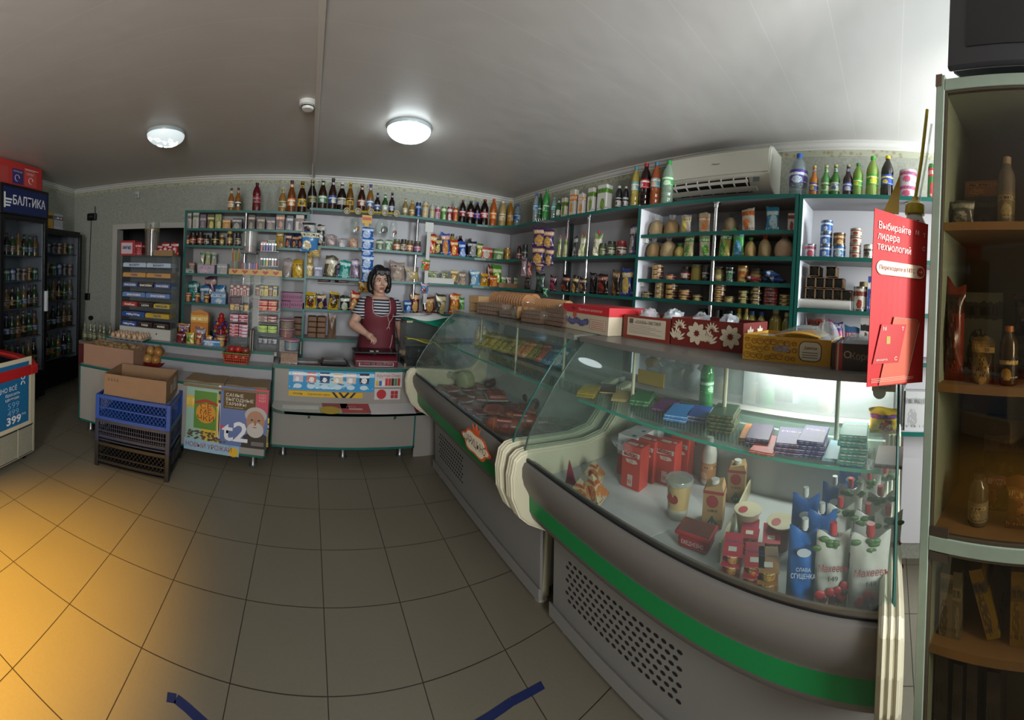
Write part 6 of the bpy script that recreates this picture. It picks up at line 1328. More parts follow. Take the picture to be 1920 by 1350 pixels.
p = on_y(290, 476, 3.1); q = on_y(325, 476, 3.1)
t = open_box('carton_tray', (p.x, 3.08, dz1), 0, q.x-p.x, .16, .05, M('8a6a44', .7), 'open brown tray of red wafer packs on the acrylic display', th=.004, cat='tray')
for k in range(4): prod('bag', (('F9c1c20/b8a0a0/8a1418/e0d0d0'),), f'{("leftmost", "second", "third", "rightmost")[k]} red wafer pack in the tray atop the acrylic display', (p.x+.04+k*.045, 3.15, dz1+.012), 0, (.075, .05, .085+.02*(k % 2)), 'red wafer packs')

# ================================================================== CENTRAL ACRYLIC GUM STAND
a, b = on_y(425, 655, 3.0), on_y(521, 657, 3.0); gx0, gx1, gz0 = a.x, b.x, .77
zs_ = on_y(470, 512, 3.0).z
t = thing('gum_stand', 'clear acrylic gum stand with a yellow strip of red hearts', 'display stand', (0, 0, 0))
gl = clear('c4c6ca', .12, .05)
for x in (gx0, gx0+.165, gx1-.175, gx1-.004): MB().bx(x, x+.004, 3.0, 3.12, gz0, zs_-.01).build('side_wall', gl, t)
MB().bx(gx0, gx1, 3.118, 3.122, gz0, zs_+.0).build('back_wall', gl, t)
lv = [on_y(460, 320+v*.2744, 3.0).z for v in (1205, 1130, 1030, 955, 858)]
for z in lv:
    MB().bx(gx0+.004, gx0+.165, 3.0, 3.118, z-.004, z).build('shelf', gl, t); MB().bx(gx1-.171, gx1-.004, 3.0, 3.118, z-.012, z-.008).build('shelf', gl, t)
MB().bx(gx0, gx1, 2.985, 3.12, zs_-.012, zs_-.008).build('shelf', gl, t)
MB().bx(gx0-.005, gx1+.005, 2.98, 2.984, zs_-.015, zs_+.03).build('sign_strip', M('b8924a', .5), t)
for k in range(5):
    hm = MB(); hx_, hz_ = gx0+.045+k*(gx1-gx0-.09)/4, zs_+.006
    hm.prism([(hx_, hz_-.016), (hx_+.024, hz_+.004), (hx_+.02, hz_+.014), (hx_+.01, hz_+.015), (hx_, hz_+.008), (hx_-.01, hz_+.015), (hx_-.02, hz_+.014), (hx_-.024, hz_+.004)], 2.978, 2.98)
    hm.build('heart_print', M('9c3430', .5), t)
MB().bx(gx0, gx1, 2.99, 3.1, lv[-1]+.11, lv[-1]+.114).build('shelf', gl, t)
gg = 'gum and candy packs in the acrylic stand'
def gums(u0, u1, vb, n, h, c, desc, rows=1, y=3.01, d=.07):
    h *= 1.22
    a, b = on_y(330+u0*.2744, 320+vb*.2744, 3.0), on_y(330+u1*.2744, 320+vb*.2744, 3.0); W_ = (b.x-a.x)/n
    for r_ in range(rows):
        for k in range(n):
            pos = {1: ('',), 2: ('left ', 'right '), 3: ('left ', 'middle ', 'right ')}.get(n, [f'{w_} ' for w_ in ('first', 'second', 'third', 'fourth', 'fifth', 'sixth', 'seventh', 'eighth')])[k]
            lb = (pos + desc) if rows == 1 else f'{pos}{desc}, {("lower", "upper", "topmost")[r_] if rows < 4 else ("lowest", "second", "third", "topmost")[r_]} row'
            o = MB().bx(0, W_*.94, 0, d, 0, h*.94).build('candy_pack', c if not isinstance(c, list) else c[k % len(c)], None, (a.x+k*W_, y, a.z+r_*h), 0, bevel=.002); tag(o, lb.strip(), 'candy', gg)
orb = pk('a02c40/c8b0b8/7a2030/e0d8d8'); orb2 = pk('a85a74/d0c4cc/7a3a50/e0d8d8')
gums(362, 492, 1132, 2, .022, [orb, orb2], 'red gum pack on the lower left of the acrylic stand', 4); gums(365, 492, 1030, 2, .026, [orb2, orb], 'pink gum pack on the middle left of the acrylic stand', 2)
gums(366, 496, 952, 4, .045, [pk('a8843c/c8b070/6a4a1c/e0d8c0'), pk('b0a088/8a6a3a/c8b890/4a3a20'), pk('3a3a3c/8a7a4c/24242a/c0b8a8')], 'small gum carton on the upper left of the acrylic stand')
gums(565, 690, 955, 2, .035, pk('b03424/c88a5a/8a1c18/e8d8c8'), 'orange red candy pack on the upper right of the acrylic stand', 2); gums(562, 690, 1030, 2, .02, [pk('b0a498/7a3a38/c8bcb0/5a2a2c'), pk('8a3a38/c8b8b0/5a2428/e0d8d0')], 'white and red bar on the right of the acrylic stand', 2)
gums(560, 690, 1105, 2, .024, pk('7a9a30/b0c464/5a7a24/d8e0b8'), 'lime green candy bag on the right of the acrylic stand', 2); gums(560, 690, 1180, 4, .04, [pk('4a4c54/8a8c94/34363c/b8b8c0'), pk('6a6c74/a8a8b0/4a4c54/c8c8cc')], 'grey mint tin on the right of the acrylic stand'); gums(556, 690, 1262, 5, .03, pk('9a9488/b8b0a4/7a7468/4a443c'), 'pale box at the foot of the acrylic stand')
gums(368, 498, 852, 6, .075, [pk('b8b0a8/8a2430/a89888/5a1c20'), pk('8a3038/b8a8a0/5a2428/d8c8c0')], 'candy stick bundle under the heart strip', 1, 3.01, .05); gums(540, 690, 852, 5, .07, [pk('4a2c20/8a6a4c/6a3a2c/c8b8a0'), pk('b8a03c/3a5a8a/c8b860/2a3a5a'), pk('c8b050/8a8a3a/d8c880/4a4a24')], 'tall candy pack under the heart strip, right side', 1, 3.01, .05)
# on top of the stand
zt_ = zs_ - .008
p = on_y(330+400*.2744, 505, 3.02); t = thing('straw_cup', 'clear cup of colourful candy straws on the acrylic stand', 'cup', (p.x, 3.04, zt_))
MB().lathe([(.03, 0), (.036, .10), (.034, .10), (.028, .004), (0, .004)], 18).build('cup', clear('c0c0c4', .15), t, smooth=True)
for k in range(11):
    MB().tube([(.018*math.cos(k), .018*math.sin(k), .006), (.03*math.cos(k), .03*math.sin(k), .17+.012*(k % 4))], .004, 6).build('straw', M(('a8342c', '5a8a3a', 'b89a34', 'b8b0a0')[k % 4], .4), t)
p = on_y(330+500*.2744, 470, 3.04); t = thing('candy_jar', 'frosted clear jar of red candy above the acrylic stand', 'jar', (p.x, 3.07, on_y(467, 473, 3.05).z))
MB().bx(-.065, .065, -.06, .05, -.012, 0).build('black_base', BLACK, t); MB().lathe([(.056, 0), (.064, .17), (.061, .17), (.053, .004), (0, .004)], 24).build('jar', clear('c8c0bc', .25, .2), t, smooth=True); MB().lathe([(.05, .006), (.052, .05), (0, .06)], 20).build('candy', M('6a1c1c', .5, bump=.8, bscale=90), t)
for sx in (-.06, .06): MB().lathe([(.003, -(p.z-0) if False else -.15), (.003, -.01)], 6, (sx, .03, 0)).build('support', gl, t)
gums(442, 556, 680, 7, .055, [M(c, .3) for c in ('8a2a34', '8a8a8c', '2a3a6a', 'a8a8a4', '6a3a7a', '3a5a8a', 'b04a34')], 'small cosmetic tube standing over the heart strip', 1, 3.01, .02)
t = thing('lighter_rack', 'three tier clear rack of lighters on the acrylic stand', 'rack', (0, 0, 0)); p = on_y(330+572*.2744, 505, 3.02); q = on_y(330+695*.2744, 505, 3.02)
zl1, zl2, zl3 = [on_y(500, 320+v*.2744, 3.02).z for v in (690, 650, 548)]
for x in (p.x, q.x): MB().bx(x, x+.003, 3.02, 3.1, zt_, on_y(500, 320+480*.2744, 3.02).z).build('side_wall', gl, t)
for z in (zl2, zl3): MB().bx(p.x, q.x, 3.02, 3.1, z-.004, z).build('tier', M('b0b0ae', .3), t)
for nm_, vb, cs_ in (('middle', 650, ('24282c', '3a8a5a', 'b8982c', '2a2a2c', 'a8a8a4', '7a2428')), ('top', 548, ('b84a3a', '34508c', '6a4a8a', '3a3a8a', 'b0a8a8', '2a2424'))):
    for k in range(6):
        a = on_y(330+(582+k*19)*.2744, 320+vb*.2744, 3.02); t2 = thing('lighter', f'{(("black", "green", "yellow", "dark grey", "pale grey", "maroon") if nm_ == "middle" else ("orange", "blue", "purple", "indigo", "white", "brown"))[k]} lighter on the {nm_} tier of the lighter rack', 'lighter', (a.x, 3.04, zl2 if nm_ == 'middle' else zl3), 0, 'lighters')
        MB().bx(-.009, .009, -.006, .006, 0, .048).build('body', M(cs_[k], .3), t2, bevel=.003); MB().bx(-.008, .008, -.005, .005, .048, .062).build('metal_top', STEEL, t2)
gums(582, 690, 690, 3, .02, [pk('4a6a9a/b8a050/2a4a7a/d8d8d8'), pk('b8983a/5a6a8a/c8b060/3a3a3a')], 'small card pack on the lowest tier of the lighter rack', 1, 3.03, .05)
# candy on the upper counter, left of the gum stand
cl = 'candy along the upper counter'
o, x0, x1, z0, z1 = simple_box(357, 586, 390, 640, 3.12, .07, pk('b8702c/c89a3c/9c2c24/e8d8a8'), 'orange and red surprise egg display box on the upper counter', z=.77, group=cl); MB().prism([(x0, z1), ((x0+x1)/2, z1+.03), (x1, z1)], 3.12, 3.125).build('header_card', M('b87a34', .5), o)
t = thing('lollipop_stand', 'tall red stand of wrapped lollipops on the upper counter', 'lollipop stand', (on_y(412, 640, 3.1).x, 3.13, .77)); lh = on_y(412, 587, 3.1).z - .77
MB().lathe([(.05, 0), (.045, .02), (.02, .05), (.018, lh*.6), (.035, lh*.62), (.04, lh*.7), (.028, lh*.72), (.034, lh*.84), (.022, lh*.86), (.022, lh*.95), (.006, lh), (0, lh)], 20).build('pole', M('9c1c1c', .35), t, smooth=True)
rp = random.Random(2)
for k in range(40):
    z = .04 + (k//8)*.035; a_ = (k % 8)*PI/4 + (k//8)*.3; r_ = .055
    MB().ball((r_*math.cos(a_), r_*math.sin(a_), z+.015), .014, n=8, m=6).build('lollipop', M(rp.choice(('8a2430', '2a3c84', 'a87a34', '7a2a5a', 'a8302c')), .3), t, smooth=True)
row('C2', 'y', 3.03, .77, 'on the upper counter by the acrylic display', cl, [
 ('bag', 50, 1090, 1175, 100, ('Fb08030/5a3a7a/c89a3c/e8dcb8',), 'yellow and purple cookie bag', dict(back=.03, up=.05)), ('pouch', 28, 1150, 1222, 74, ('F4a1418/7a2428/3a1014/a88a84',), 'dark red cookie bag'), ('pouch2', 96, 1148, 1226, 66, ('Fb8a03c/3a7a3a/7a3a24/e8e0c8',), 'yellow capped candy egg bag'), ('bag2', 165, 1115, 1225, 84, ('F6a5a64/8a8a90/a04a3c/c8c4cc',), 'shiny grey candy bag', dict(back=.02)), ('bag3', 150, 1140, 1215, 40, ('Fa83a2c/b89a4a/3a4a8a/e0d8d0',), 'narrow striped candy bag'), ('pouch', 222, 1160, 1226, 52, ('Fb88a2c/8a2a24/c8a050/e8dcc8',), 'small orange candy bag'), ('cup', 305, 1150, 1226, 68, ('P8a4a34/b8a060/a83a2c/e0d0b8', 'G8a8a70'), 'candy tub with a face print'), ('box', 245, 1200, 1240, 120, ('P3a7ab0/b8c4d0/2a5a94/e0e4ec',), 'blue low candy box', dict(d=.3))])
# candy buckets beside the stand
cbk = 'clear candy tubs by the cash desk'
def bucket(u, v0, v1, wp, y, content, label, z=None, sq=False, lid='a8788a'):
    a, b = on_y(330+u*.2744, 320+v1*.2744, y), on_y(330+u*.2744, 320+v0*.2744, y); r = wp*.2744/FPX*math.hypot(a.x, a.y)/2; z = a.z if z is None else z; h = b.z - a.z
    t = thing('candy_tub', label, 'tub', (a.x, y+r, z), 0, cbk)
    m = M(*content)
    if sq:
        MB().bx(-r*.95, r*.95, -r*.95, r*.95, .003, h*.82).build('candy', m, t); MB().bx(-r, r, -r, r, 0, h*.9).build('tub', clear('c8c4c4', .15), t); MB().bx(-r*1.03, r*1.03, -r*1.03, r*1.03, h*.9, h).build('lid', clear('b8a0ac', .4), t)
    else:
        MB().lathe([(r*.86, .003), (r*.92, h*.75), (0, h*.8)], 22).build('candy', m, t); MB().lathe([(r*.9, 0), (r*.98, h*.9)], 24).build('tub', clear('c8c4c4', .15), t, smooth=True); MB().lathe([(r*1.03, h*.88), (r*1.03, h), (0, h)], 24).build('lid', M(lid, .35), t)
    return z + h
cz = .77
z = bucket(770, 1240, 1325, 118, 2.86, ('9a6a40', .5, 0, 1, 120, .5), 'square clear tub of orange candy at the cash desk edge', .72, True)
bucket(785, 1172, 1245, 112, 2.87, ('6a8a94', .5, 0, 1, 110, .5), 'clear tub of pastel candy with pink lid', z)
z = bucket(755, 1150, 1245, 108, 3.06, ('a8a098', .5, 0, .6, 80, .3), 'square clear tub of pale candy on the upper counter', .77, True)
z2 = bucket(752, 1088, 1148, 112, 3.05, ('8a4a44', .5, 0, 1, 110, .6), 'lower round tub of red and white candy', z)
bucket(752, 1020, 1084, 112, 3.05, ('7a6a4c', .5, 0, 1, 110, .6), 'upper round tub of brown and white candy', z2)
for k, (u, w_) in enumerate(((505, 12), (520, 12), (850, 14))):
    p = on_y(330+u*.2744, 320+1250*.2744, 3.0); o = MB().bx(-.004, .004, 0, .11, 0, .17 if k < 2 else .10).build('card_stack', M('8f8676', .6), None, (p.x, 3.0, .77), .1*k); tag(o, ('thin beige card standing against the gum stand, left one', 'thin beige card standing against the gum stand, right one', 'beige card standing behind the candy tubs')[k], 'card', 'standing cards')

# ================================================================== CASH DESK
zc = .72
t = thing('counter_mat', 'dark glossy printed mat on the cash desk', 'mat', (0, 0, 0)); MB().bx(-.2, .36, 2.83, 3.05, zc, zc+.004).build('mat', M('1c1817', .25), t)
t.children[0].data.materials[0] = pk('1c1817/6a5a54/1c1817/6a5a54', .25)
t = thing('price_list', 'grey plastic covered price sheets on the cash desk mat', 'papers', (-.06, 2.92, zc+.005)); MB().bx(0, .17, 0, .12, 0, .006).build('sheet', M('7a7876', .25), t)
p = on_y(627, 680, 2.86); t = thing('coin_tray', 'black coin tray with clear dish on the cash desk', 'tray', (p.x, 2.91, zc+.005))
MB().bx(-.10, .10, -.075, .075, 0, .03).build('tray', M('141415', .25), t, bevel=.008); MB().prism([(-.085, -.05), (.085, -.05), (.07, .06), (-.07, .06)], .03, .036, 'z').build('dish', M('6a6866', .2), t)
# scale
a, b = on_y(665, 687, 2.86), on_y(745, 685, 2.86); xm = (a.x+b.x)/2
t = thing('shop_scale', 'maroon electronic shop scale with red digits and black pan', 'scale', (xm, 2.845, zc)); w_ = (b.x-a.x)/2
MB().prism([(0, 0), (.19, 0), (.19, .085), (.05, .085), (.0, .05)], -w_, w_, 'x').build('body', M('56141f', .35), t, bevel=.006)
MB().prism([(-.001, .008), (.004, .048), (.002, .05), (-.004, .008)], -w_*.82, w_*.8, 'x').build('display_frame', M('a8a0a0', .4), t)
MB().prism([(-.003, .014), (-.0005, .043), (-.001, .044), (-.006, .014)], -w_*.78, w_*.76, 'x').build('display', M('120608', .2), t)
RD = M('c0202c', .4, emit=.25)
for x, s_ in ((-.55, '0.000'), (.0, '0.00'), (.5, '0.00')): text(s_, .022, RD, t, (w_*x, -.008, .029), width=w_*.4)
MB().bx(-w_*1.06, w_*1.06, .02, .205, .10, .115).build('pan', M('131214', .25), t, bevel=.006); MB().lathe([(.03, .08), (.03, .1)], 12, (0, .11, 0)).build('pan_support', DARK, t)
MB().bx(-.05, -.02, .05, .08, .115, .118).bx(0, .02, .05, .08, .115, .118).build('light_reflection' if False else 'white_sticker', M('b0b0ac', .4), t)  # pale patches imitating light reflected off the pan
# small glass cabinet with electronics
x0, x1, z0, z1 = rect_y(760, 602, 835, 687, 2.86)
t = thing('glass_box', 'clear glass countertop box of yellow gloves and electronics', 'glass case', (0, 0, 0)); gx = clear('a8b0ac', .03, .02); z0 = zc
for x in (x0, x1-.004): MB().bx(x, x+.004, 2.86, 3.055, z0, z1).build('side_glass', gx, t)
MB().bx(x0+.004, x1-.004, 2.86, 2.864, z0, z1).build('front_glass', gx, t); MB().bx(x0, x1, 2.86, 3.055, z1, z1+.005).build('top_glass', gx, t); MB().bx(x0+.004, x1-.004, 2.95, 3.045, (z0+z1)/2-.02, (z0+z1)/2-.015).build('shelf', gx, t)
MB().bx(x0+.004, x1-.004, 3.047, 3.055, z0, z1).build('back_panel', M('4a4b4c', .4), t)
MB().bx(x0, x0+.014, 2.855, 2.862, z0, z0+.03).build('clip', M('a89a5c', .35, .5), t); MB().bx(x0, x0+.05, 2.855, 2.862, z1-.015, z1).build('clip', M('8a8468', .35, .5), t)
MB().bx(x0+.01, x1-.01, 2.9, 3.04, z0, z0+.05).build('base', M('101112', .4), t)
for (u, v, uu, vv, lb) in ((762, 634, 808, 642, 'upper yellow glove lying in the countertop glass box'), (808, 640, 832, 655, 'lower yellow glove lying in the countertop glass box')):
    a, b = on_y(u, v, 2.93), on_y(uu, vv, 2.93); o = MB().sheet(lambda s, q, a=a, b=b: (a.x+(b.x-a.x)*s, 2.9+.1*q, a.z+(b.z-a.z)*s+.008*math.sin(6*s+3*q)), 10, 4, .008).build('rubber_glove', M('e0c030', .45), smooth=True); tag(o, lb, 'glove', 'yellow gloves')
o = thing('electronic_device', 'black box with a small amber light inside the countertop glass box', 'device', ((x0+x1)/2-.02, 2.935, z0+.05)); MB().bx(-.1, .12, 0, .1, 0, .09).build('case', M('0e0f10', .4), o, bevel=.005); MB().bx(.05, .056, -.002, 0, .03, .036).build('indicator', M('c0602c', .4, emit=.6), o)
tag(MB().tube([(x0+.1, 2.93, z0+.14), (x0+.13, 2.9, z0+.1), (x0+.12, 2.89, z0+.055), (x0+.2, 2.89, z0+.053)], .003, 6).build('cable', BLACK), 'thin black cable curled inside the countertop glass box', 'cable')
def drape(cx_, cy_, z, rx_, ry_, mat, label, name='plastic_bag', hang=.03, seed=0):
    r = random.Random(seed); ph = [r.uniform(0, 6) for _ in range(4)]
    def f(u, v):
        a = 2*PI*u; k = 1 + .10*math.sin(3*a+ph[0]) + .06*math.sin(5*a+ph[1]); q = v
        zz = z + .022*(1-q) + .008*math.sin(4*a+ph[2])*q - hang*max(0, q-.75)*4*(.5+.5*math.sin(2*a+ph[3])) + .006*math.sin(9*q+3*a)
        return (cx_+rx_*k*q*math.cos(a), cy_+ry_*k*q*math.sin(a), zz)
    o = MB().sheet(f, 30, 10, .004).build(name, mat, smooth=True); tag(o, label, 'bag', 'bags on the glass box'); return o
drape((x0+x1)/2+.03, 2.97, z1+.01, .23, .14, M('0f8a6c', .4), 'teal plastic bag under the white one on the glass box', hang=.05, seed=3)
o = drape((x0+x1)/2-.01, 2.94, z1+.035, .24, .14, M('b4b8b4', .4), 'white plastic carrier bag lying on the countertop glass box', hang=.02, seed=5)
c = MB().sheet(lambda u, v: ((x0+x1)/2-.05+.1*u, 2.88+.08*v, z1+.064+.005*math.sin(6*u)), 6, 4, .002).build('red_print', M('8a5a60', .5), o)

# ================================================================== HANGING GOODS
# yellow ring rail under the middle top shelf
ya = YB - .02
t = thing('ring_rail', 'yellow rail with five ring holders under the middle top shelf', 'rail', (0, 0, 0)); yl = M('9a8434', .35)
pts = [on_y(560+u*.2667, 320+v*.2667, ya) for u, v in ((338, 285), (415, 287), (507, 292), (603, 298), (685, 304))]
MB().tube(pts, .012, 8).build('bar', yl, t)
for p in pts:
    o = MB().tube([(p.x+.026*math.cos(q*.4), ya-.02, p.z+.026*math.sin(q*.4)) for q in range(16)], .005, 6, True).build('ring', yl, t); MB().lathe([(.018, 0), (0, -.004)], 12, (p.x, ya-.016, p.z), 'y').build('disc', M('8a8684', .5), o)
for u, v0, v1, wp, c, lb in ((395, 325, 440, 66, '9c5a2c', 'clear hanging bag with an orange ball'), (582, 330, 450, 92, '4a4844', 'clear hanging bag of grey beads'), (662, 340, 475, 56, '8a2430', 'clear hanging bag with a red car toy')):
    a, b = on_y(560+u*.2667, 320+v1*.2667, ya), on_y(560+u*.2667, 320+v0*.2667, ya); w_ = wp*.2667/FPX*math.hypot(a.x, a.y)
    t = thing('toy_bag', lb + ' under the yellow rail', 'bag', (a.x, ya, a.z), 0, 'hanging toy bags')
    me = part_mesh('grain', 'film', topf(2, .0) if False else grainf(2, .7), clear('b8c0b8', .14, .06)); o = bpy.data.objects.new('film', me); COL.objects.link(o); o.parent = t; o.scale = (w_, w_*.6, (b.z-a.z)*1.2)
    MB().ball((.2*w_, 0, .3*(b.z-a.z)), w_*.28, n=12, m=8).build('toy', M(c, .4), t, smooth=True)
# long hanging strip of blue snack packs
bs = 'blue snack packs of the hanging strip'
p = on_y(560+480*.2667, 320+345*.2667, ya-.03); t = thing('hanging_card', 'yellow header card of the blue snack strip', 'card', (p.x, ya-.035, p.z-.035)); MB().bx(-.045, .045, -.001, .001, 0, .075).bx(-.02, .02, -.001, .001, -.03, 0).build('card', M('b8902c', .5), t); MB().bx(-.04, .04, -.002, -.001, .03, .055).build('red_print', M('a83a2c', .5), t)
tops = [405, 480, 555, 600, 690, 785]
for k in range(5):
    a, b = on_y(560+480*.2667, 320+tops[k+1]*.2667, ya-.03), on_y(560+480*.2667, 320+tops[k]*.2667, ya-.03)
    prod('bag', ('F1c549a/a8b8d0/2a6ab0/d8e0f0',), f'{("topmost", "second", "third", "fourth", "lowest")[k]} blue snack pack of the long hanging strip', (a.x, ya-.045, a.z), 0, (.115, .04, (b.z-a.z)*1.02), bs)
a = on_y(560+455*.2667, 320+850*.2667, ya-.03); prod('bag2', ('Fa87a24/3a2a14/c89a3c/e0d0a8',), 'orange snack pack at the foot of the blue strip', (a.x, ya-.045, a.z), 0, (.10, .04, .085), bs)
# strip of small packs on a white band, further right
a, b = on_y(560+883*.2667, 320+975*.2667, ya-.06), on_y(560+883*.2667, 320+360*.2667, ya-.06)
t = thing('hanging_strip', 'white hanging strip with a blank card at its top', 'strip', (a.x, ya-.06, a.z)); MB().bx(-.018, .018, -.001, .001, .05, b.z-a.z).build('band', M('a8a8a2', .5), t); MB().bx(-.04, .04, -.003, -.001, b.z-a.z-.09, b.z-a.z).build('card', M('b4b4ae', .5), t); MB().tube([(0, 0, .06), (.005, -.01, .0)], .005, 6).build('hook', M('a8a8a4', .3, .6), t)
a = on_y(560+890*.2667, 320+700*.2667, ya-.08); prod('bag', ('F4a8a3c/a8342c/c8b84a/e0e8d0',), 'green and red snack pack clipped to the white strip', (a.x, ya-.085, a.z), 0, (.09, .03, .095), bs)
a = on_y(560+882*.2667, 320+862*.2667, ya-.08); prod('bag2', ('F2a7aa8/7a2a24/4a9ac0/d8e0e8',), 'blue hanging pack at the lower end of the white strip', (a.x, ya-.085, a.z), 0, (.08, .025, .095), bs)
# hanging cluster at the shelf divider
hc = 'hanging packs at the shelf divider'
for u, v0, v1, wp, c, lb, dy, rz_ in ((75, 435, 570, 135, 'F3a74a8/c8c0a0/a8783a/1c1c20', 'big blue and yellow hanging crisp pack on the divider', -.10, .15), (70, 360, 440, 100, 'Pa8a8a4/1c1c1e/8a3a44/3a3a3c', 'black and white price cards above the hanging crisp pack', -.07, 0), (110, 540, 605, 90, 'Fa08850/c8b07a/8a6a34/4a3a20', 'beige hanging pack under the blue crisp pack', -.08, .2), (150, 385, 520, 60, 'F2a2a28/a8a49a/4a4a44/c8c4b8', 'dark hanging pack right of the blue crisp pack', -.05, -.2)):
    a, b = on_y(560+u*.2667, 320+v1*.2667, YB+dy), on_y(560+u*.2667, 320+v0*.2667, YB+dy); prod('bag', (c,), lb, (a.x, YB+dy, a.z), rz_, (wp*.2667/FPX*math.hypot(a.x, a.y), .04, b.z-a.z), hc)
p = on_y(560+93*.2667, 330, YB-.08); q = on_y(560+93*.2667, 416, YB-.08); tag(MB().tube([(p.x, YB-.075, HC-.01), (q.x, YB-.075, q.z+.01)], .002, 5).build('string', M('a8a8a0', .5)), 'thin string from the ceiling holding the price cards', 'string')
# purple cluster at the corner
pc_ = 'purple hanging packs at the corner'
for u, v0, v1, wp, dx_, lb in ((868, 400, 530, 120, 0, 'upper left purple hanging pack at the corner'), (905, 410, 540, 90, .03, 'upper right purple hanging pack at the corner'), (855, 530, 660, 110, 0, 'middle left purple hanging pack at the corner'), (912, 540, 665, 70, .03, 'middle right purple hanging pack at the corner'), (860, 650, 705, 70, .01, 'lowest purple hanging pack at the corner')):
    a, b = on_x(780+u*.2667, 320+v1*.2667, XS-.12), on_x(780+u*.2667, 320+v0*.2667, XS-.12); prod('bag3', ('F34204a/a8803a/4a2c6a/c8b8d0',), lb, (XS-.12+dx_, a.y, a.z), -PI/2+.5, (wp*.2667/FPX*math.hypot(a.x, a.y), .05, b.z-a.z), pc_)
a = on_x(780+890*.2667, 320+350*.2667, XS-.1); t = thing('hook_rack', 'chrome hook rack holding the purple packs', 'rack', (XS-.1, a.y, a.z)); 
for k in range(5): MB().tube([(.1, -.06+k*.03, .0), (-.02, -.06+k*.03, -.005), (-.03, -.06+k*.03, .015)], .003, 6).build('hook', CHROME, t)
for u, v0, v1, wp, c, lb in ((755, 610, 740, 46, 'Fa89098/8a6a74/b8a0a8/4a3a40', 'pale hanging pack left of the purple packs'), (795, 640, 742, 36, 'F8a2c24/a8786a/6a2420/d8c8c0', 'slim red hanging pack left of the purple packs'), (868, 720, 860, 80, 'F141816/2a3a30/1c221c/5a6a60', 'black hanging pack below the purple ones'), (905, 820, 890, 44, 'F1c4a2a/3a6a44/2a5a34/a8b8a8', 'dark green hanging pack below the purple ones')):
    a, b = on_x(780+u*.2667, 320+v1*.2667, XS-.1), on_x(780+u*.2667, 320+v0*.2667, XS-.1); prod('bag2', (c,), lb, (XS-.1, a.y, a.z), -PI/2+.4, (wp*.2667/FPX*math.hypot(a.x, a.y), .04, b.z-a.z), pc_)

# ================================================================== ON THE CASE TOPS
ZT = 1.222; FILM = clear('c8c4b8', .07, .08, 'f8f4ee')
def cookie_bag(px, py, n, r, L, ang, col, label, z=ZT, lay=1, slab=False):
    t = thing('cookie_bag', label, 'bag', (px, py, z), ang, 'cookie bags on the far case'); m = M(col, .7, vary=.15, bscale=60)
    for k in range(n):
        x = -L/2 + L*(k+.5)/n
        for l in range(lay):
            c = MB()
            if slab: c.bx(x-L/n*.45, x+L/n*.45, -r*1.0, r*1.0, .004+l*r*.42, .004+l*r*.42+r*.36)
            else: c.lathe([(0, -L/n*.4), (r*.9, -L/n*.36), (r, -L/n*.2), (r, L/n*.2), (r*.9, L/n*.36), (0, L/n*.4)], 16, (x, (l-.0)*r*1.1-(lay-1)*r*.55, r+.004+ (l % 2)*r*.1), 'x')
            c.build('cookie', m, t)
    H = r*2.1 if not slab else r*.42*lay+.015
    def f(u_, v_):
        a = 2*PI*u_; q = (v_-.5)*2; k = (1-abs(q)**4)**.5 if abs(q) < 1 else 0
        wy = r*(1.1 if lay == 1 or slab else .55*lay+.75)
        return (q*(L/2+.035), wy*(.15+.85*k)*math.cos(a)*(1+.06*math.sin(7*a)), H/2+.002+(H/2)*(.2+.85*k)*math.sin(a) if math.sin(a) > 0 else H/2+.002+(H/2)*(.2+.8*k)*math.sin(a))
    o = MB().grid(f, 22, 14, True).build('film', FILM, t, smooth=True); return t
for k in range(2): tag(MB().bx(-.06, .06, -.055, .055, 0, .056).build('waffle_block', M('9a7a52', .7, vary=.15, bscale=50), None, (1.24, 2.47+.01*k, ZT+.001+k*.058), .3, bevel=.006), ('lower', 'upper')[k] + ' beige waffle block at the far end of the case top', 'waffle', 'waffle blocks')
cookie_bag(1.42, 2.28, 14, .06, .38, -1.4, '9a6a3c', 'tall clear bag of round golden cookies behind the flat biscuits', ZT+.03, 2)
cookie_bag(1.23, 2.22, 9, .06, .22, -1.2, '6a5444', 'clear bag of flat brown biscuits at the far end of the case top', ZT, 3, True)
cookie_bag(1.25, 2.0, 10, .045, .17, -1.2, '5e5248', 'clear bag of small grey brown biscuits', ZT, 2, True)
cookie_bag(1.40, 1.78, 15, .052, .26, -1.5, 'a87a48', 'clear bag of stacked round crackers', ZT+.03)
cookie_bag(1.25, 1.87, 3, .04, .11, -.6, 'a8783c', 'thick golden round biscuits before the crackers', ZT)
cookie_bag(1.24, 1.735, 8, .055, .14, -1.3, '5c4636', 'clear bag of dark ridged biscuits, left of its twin', ZT, 3, True)
cookie_bag(1.30, 1.585, 8, .055, .15, -1.5, '60493a', 'clear bag of dark ridged biscuits beside the white and red box', ZT, 4, True)
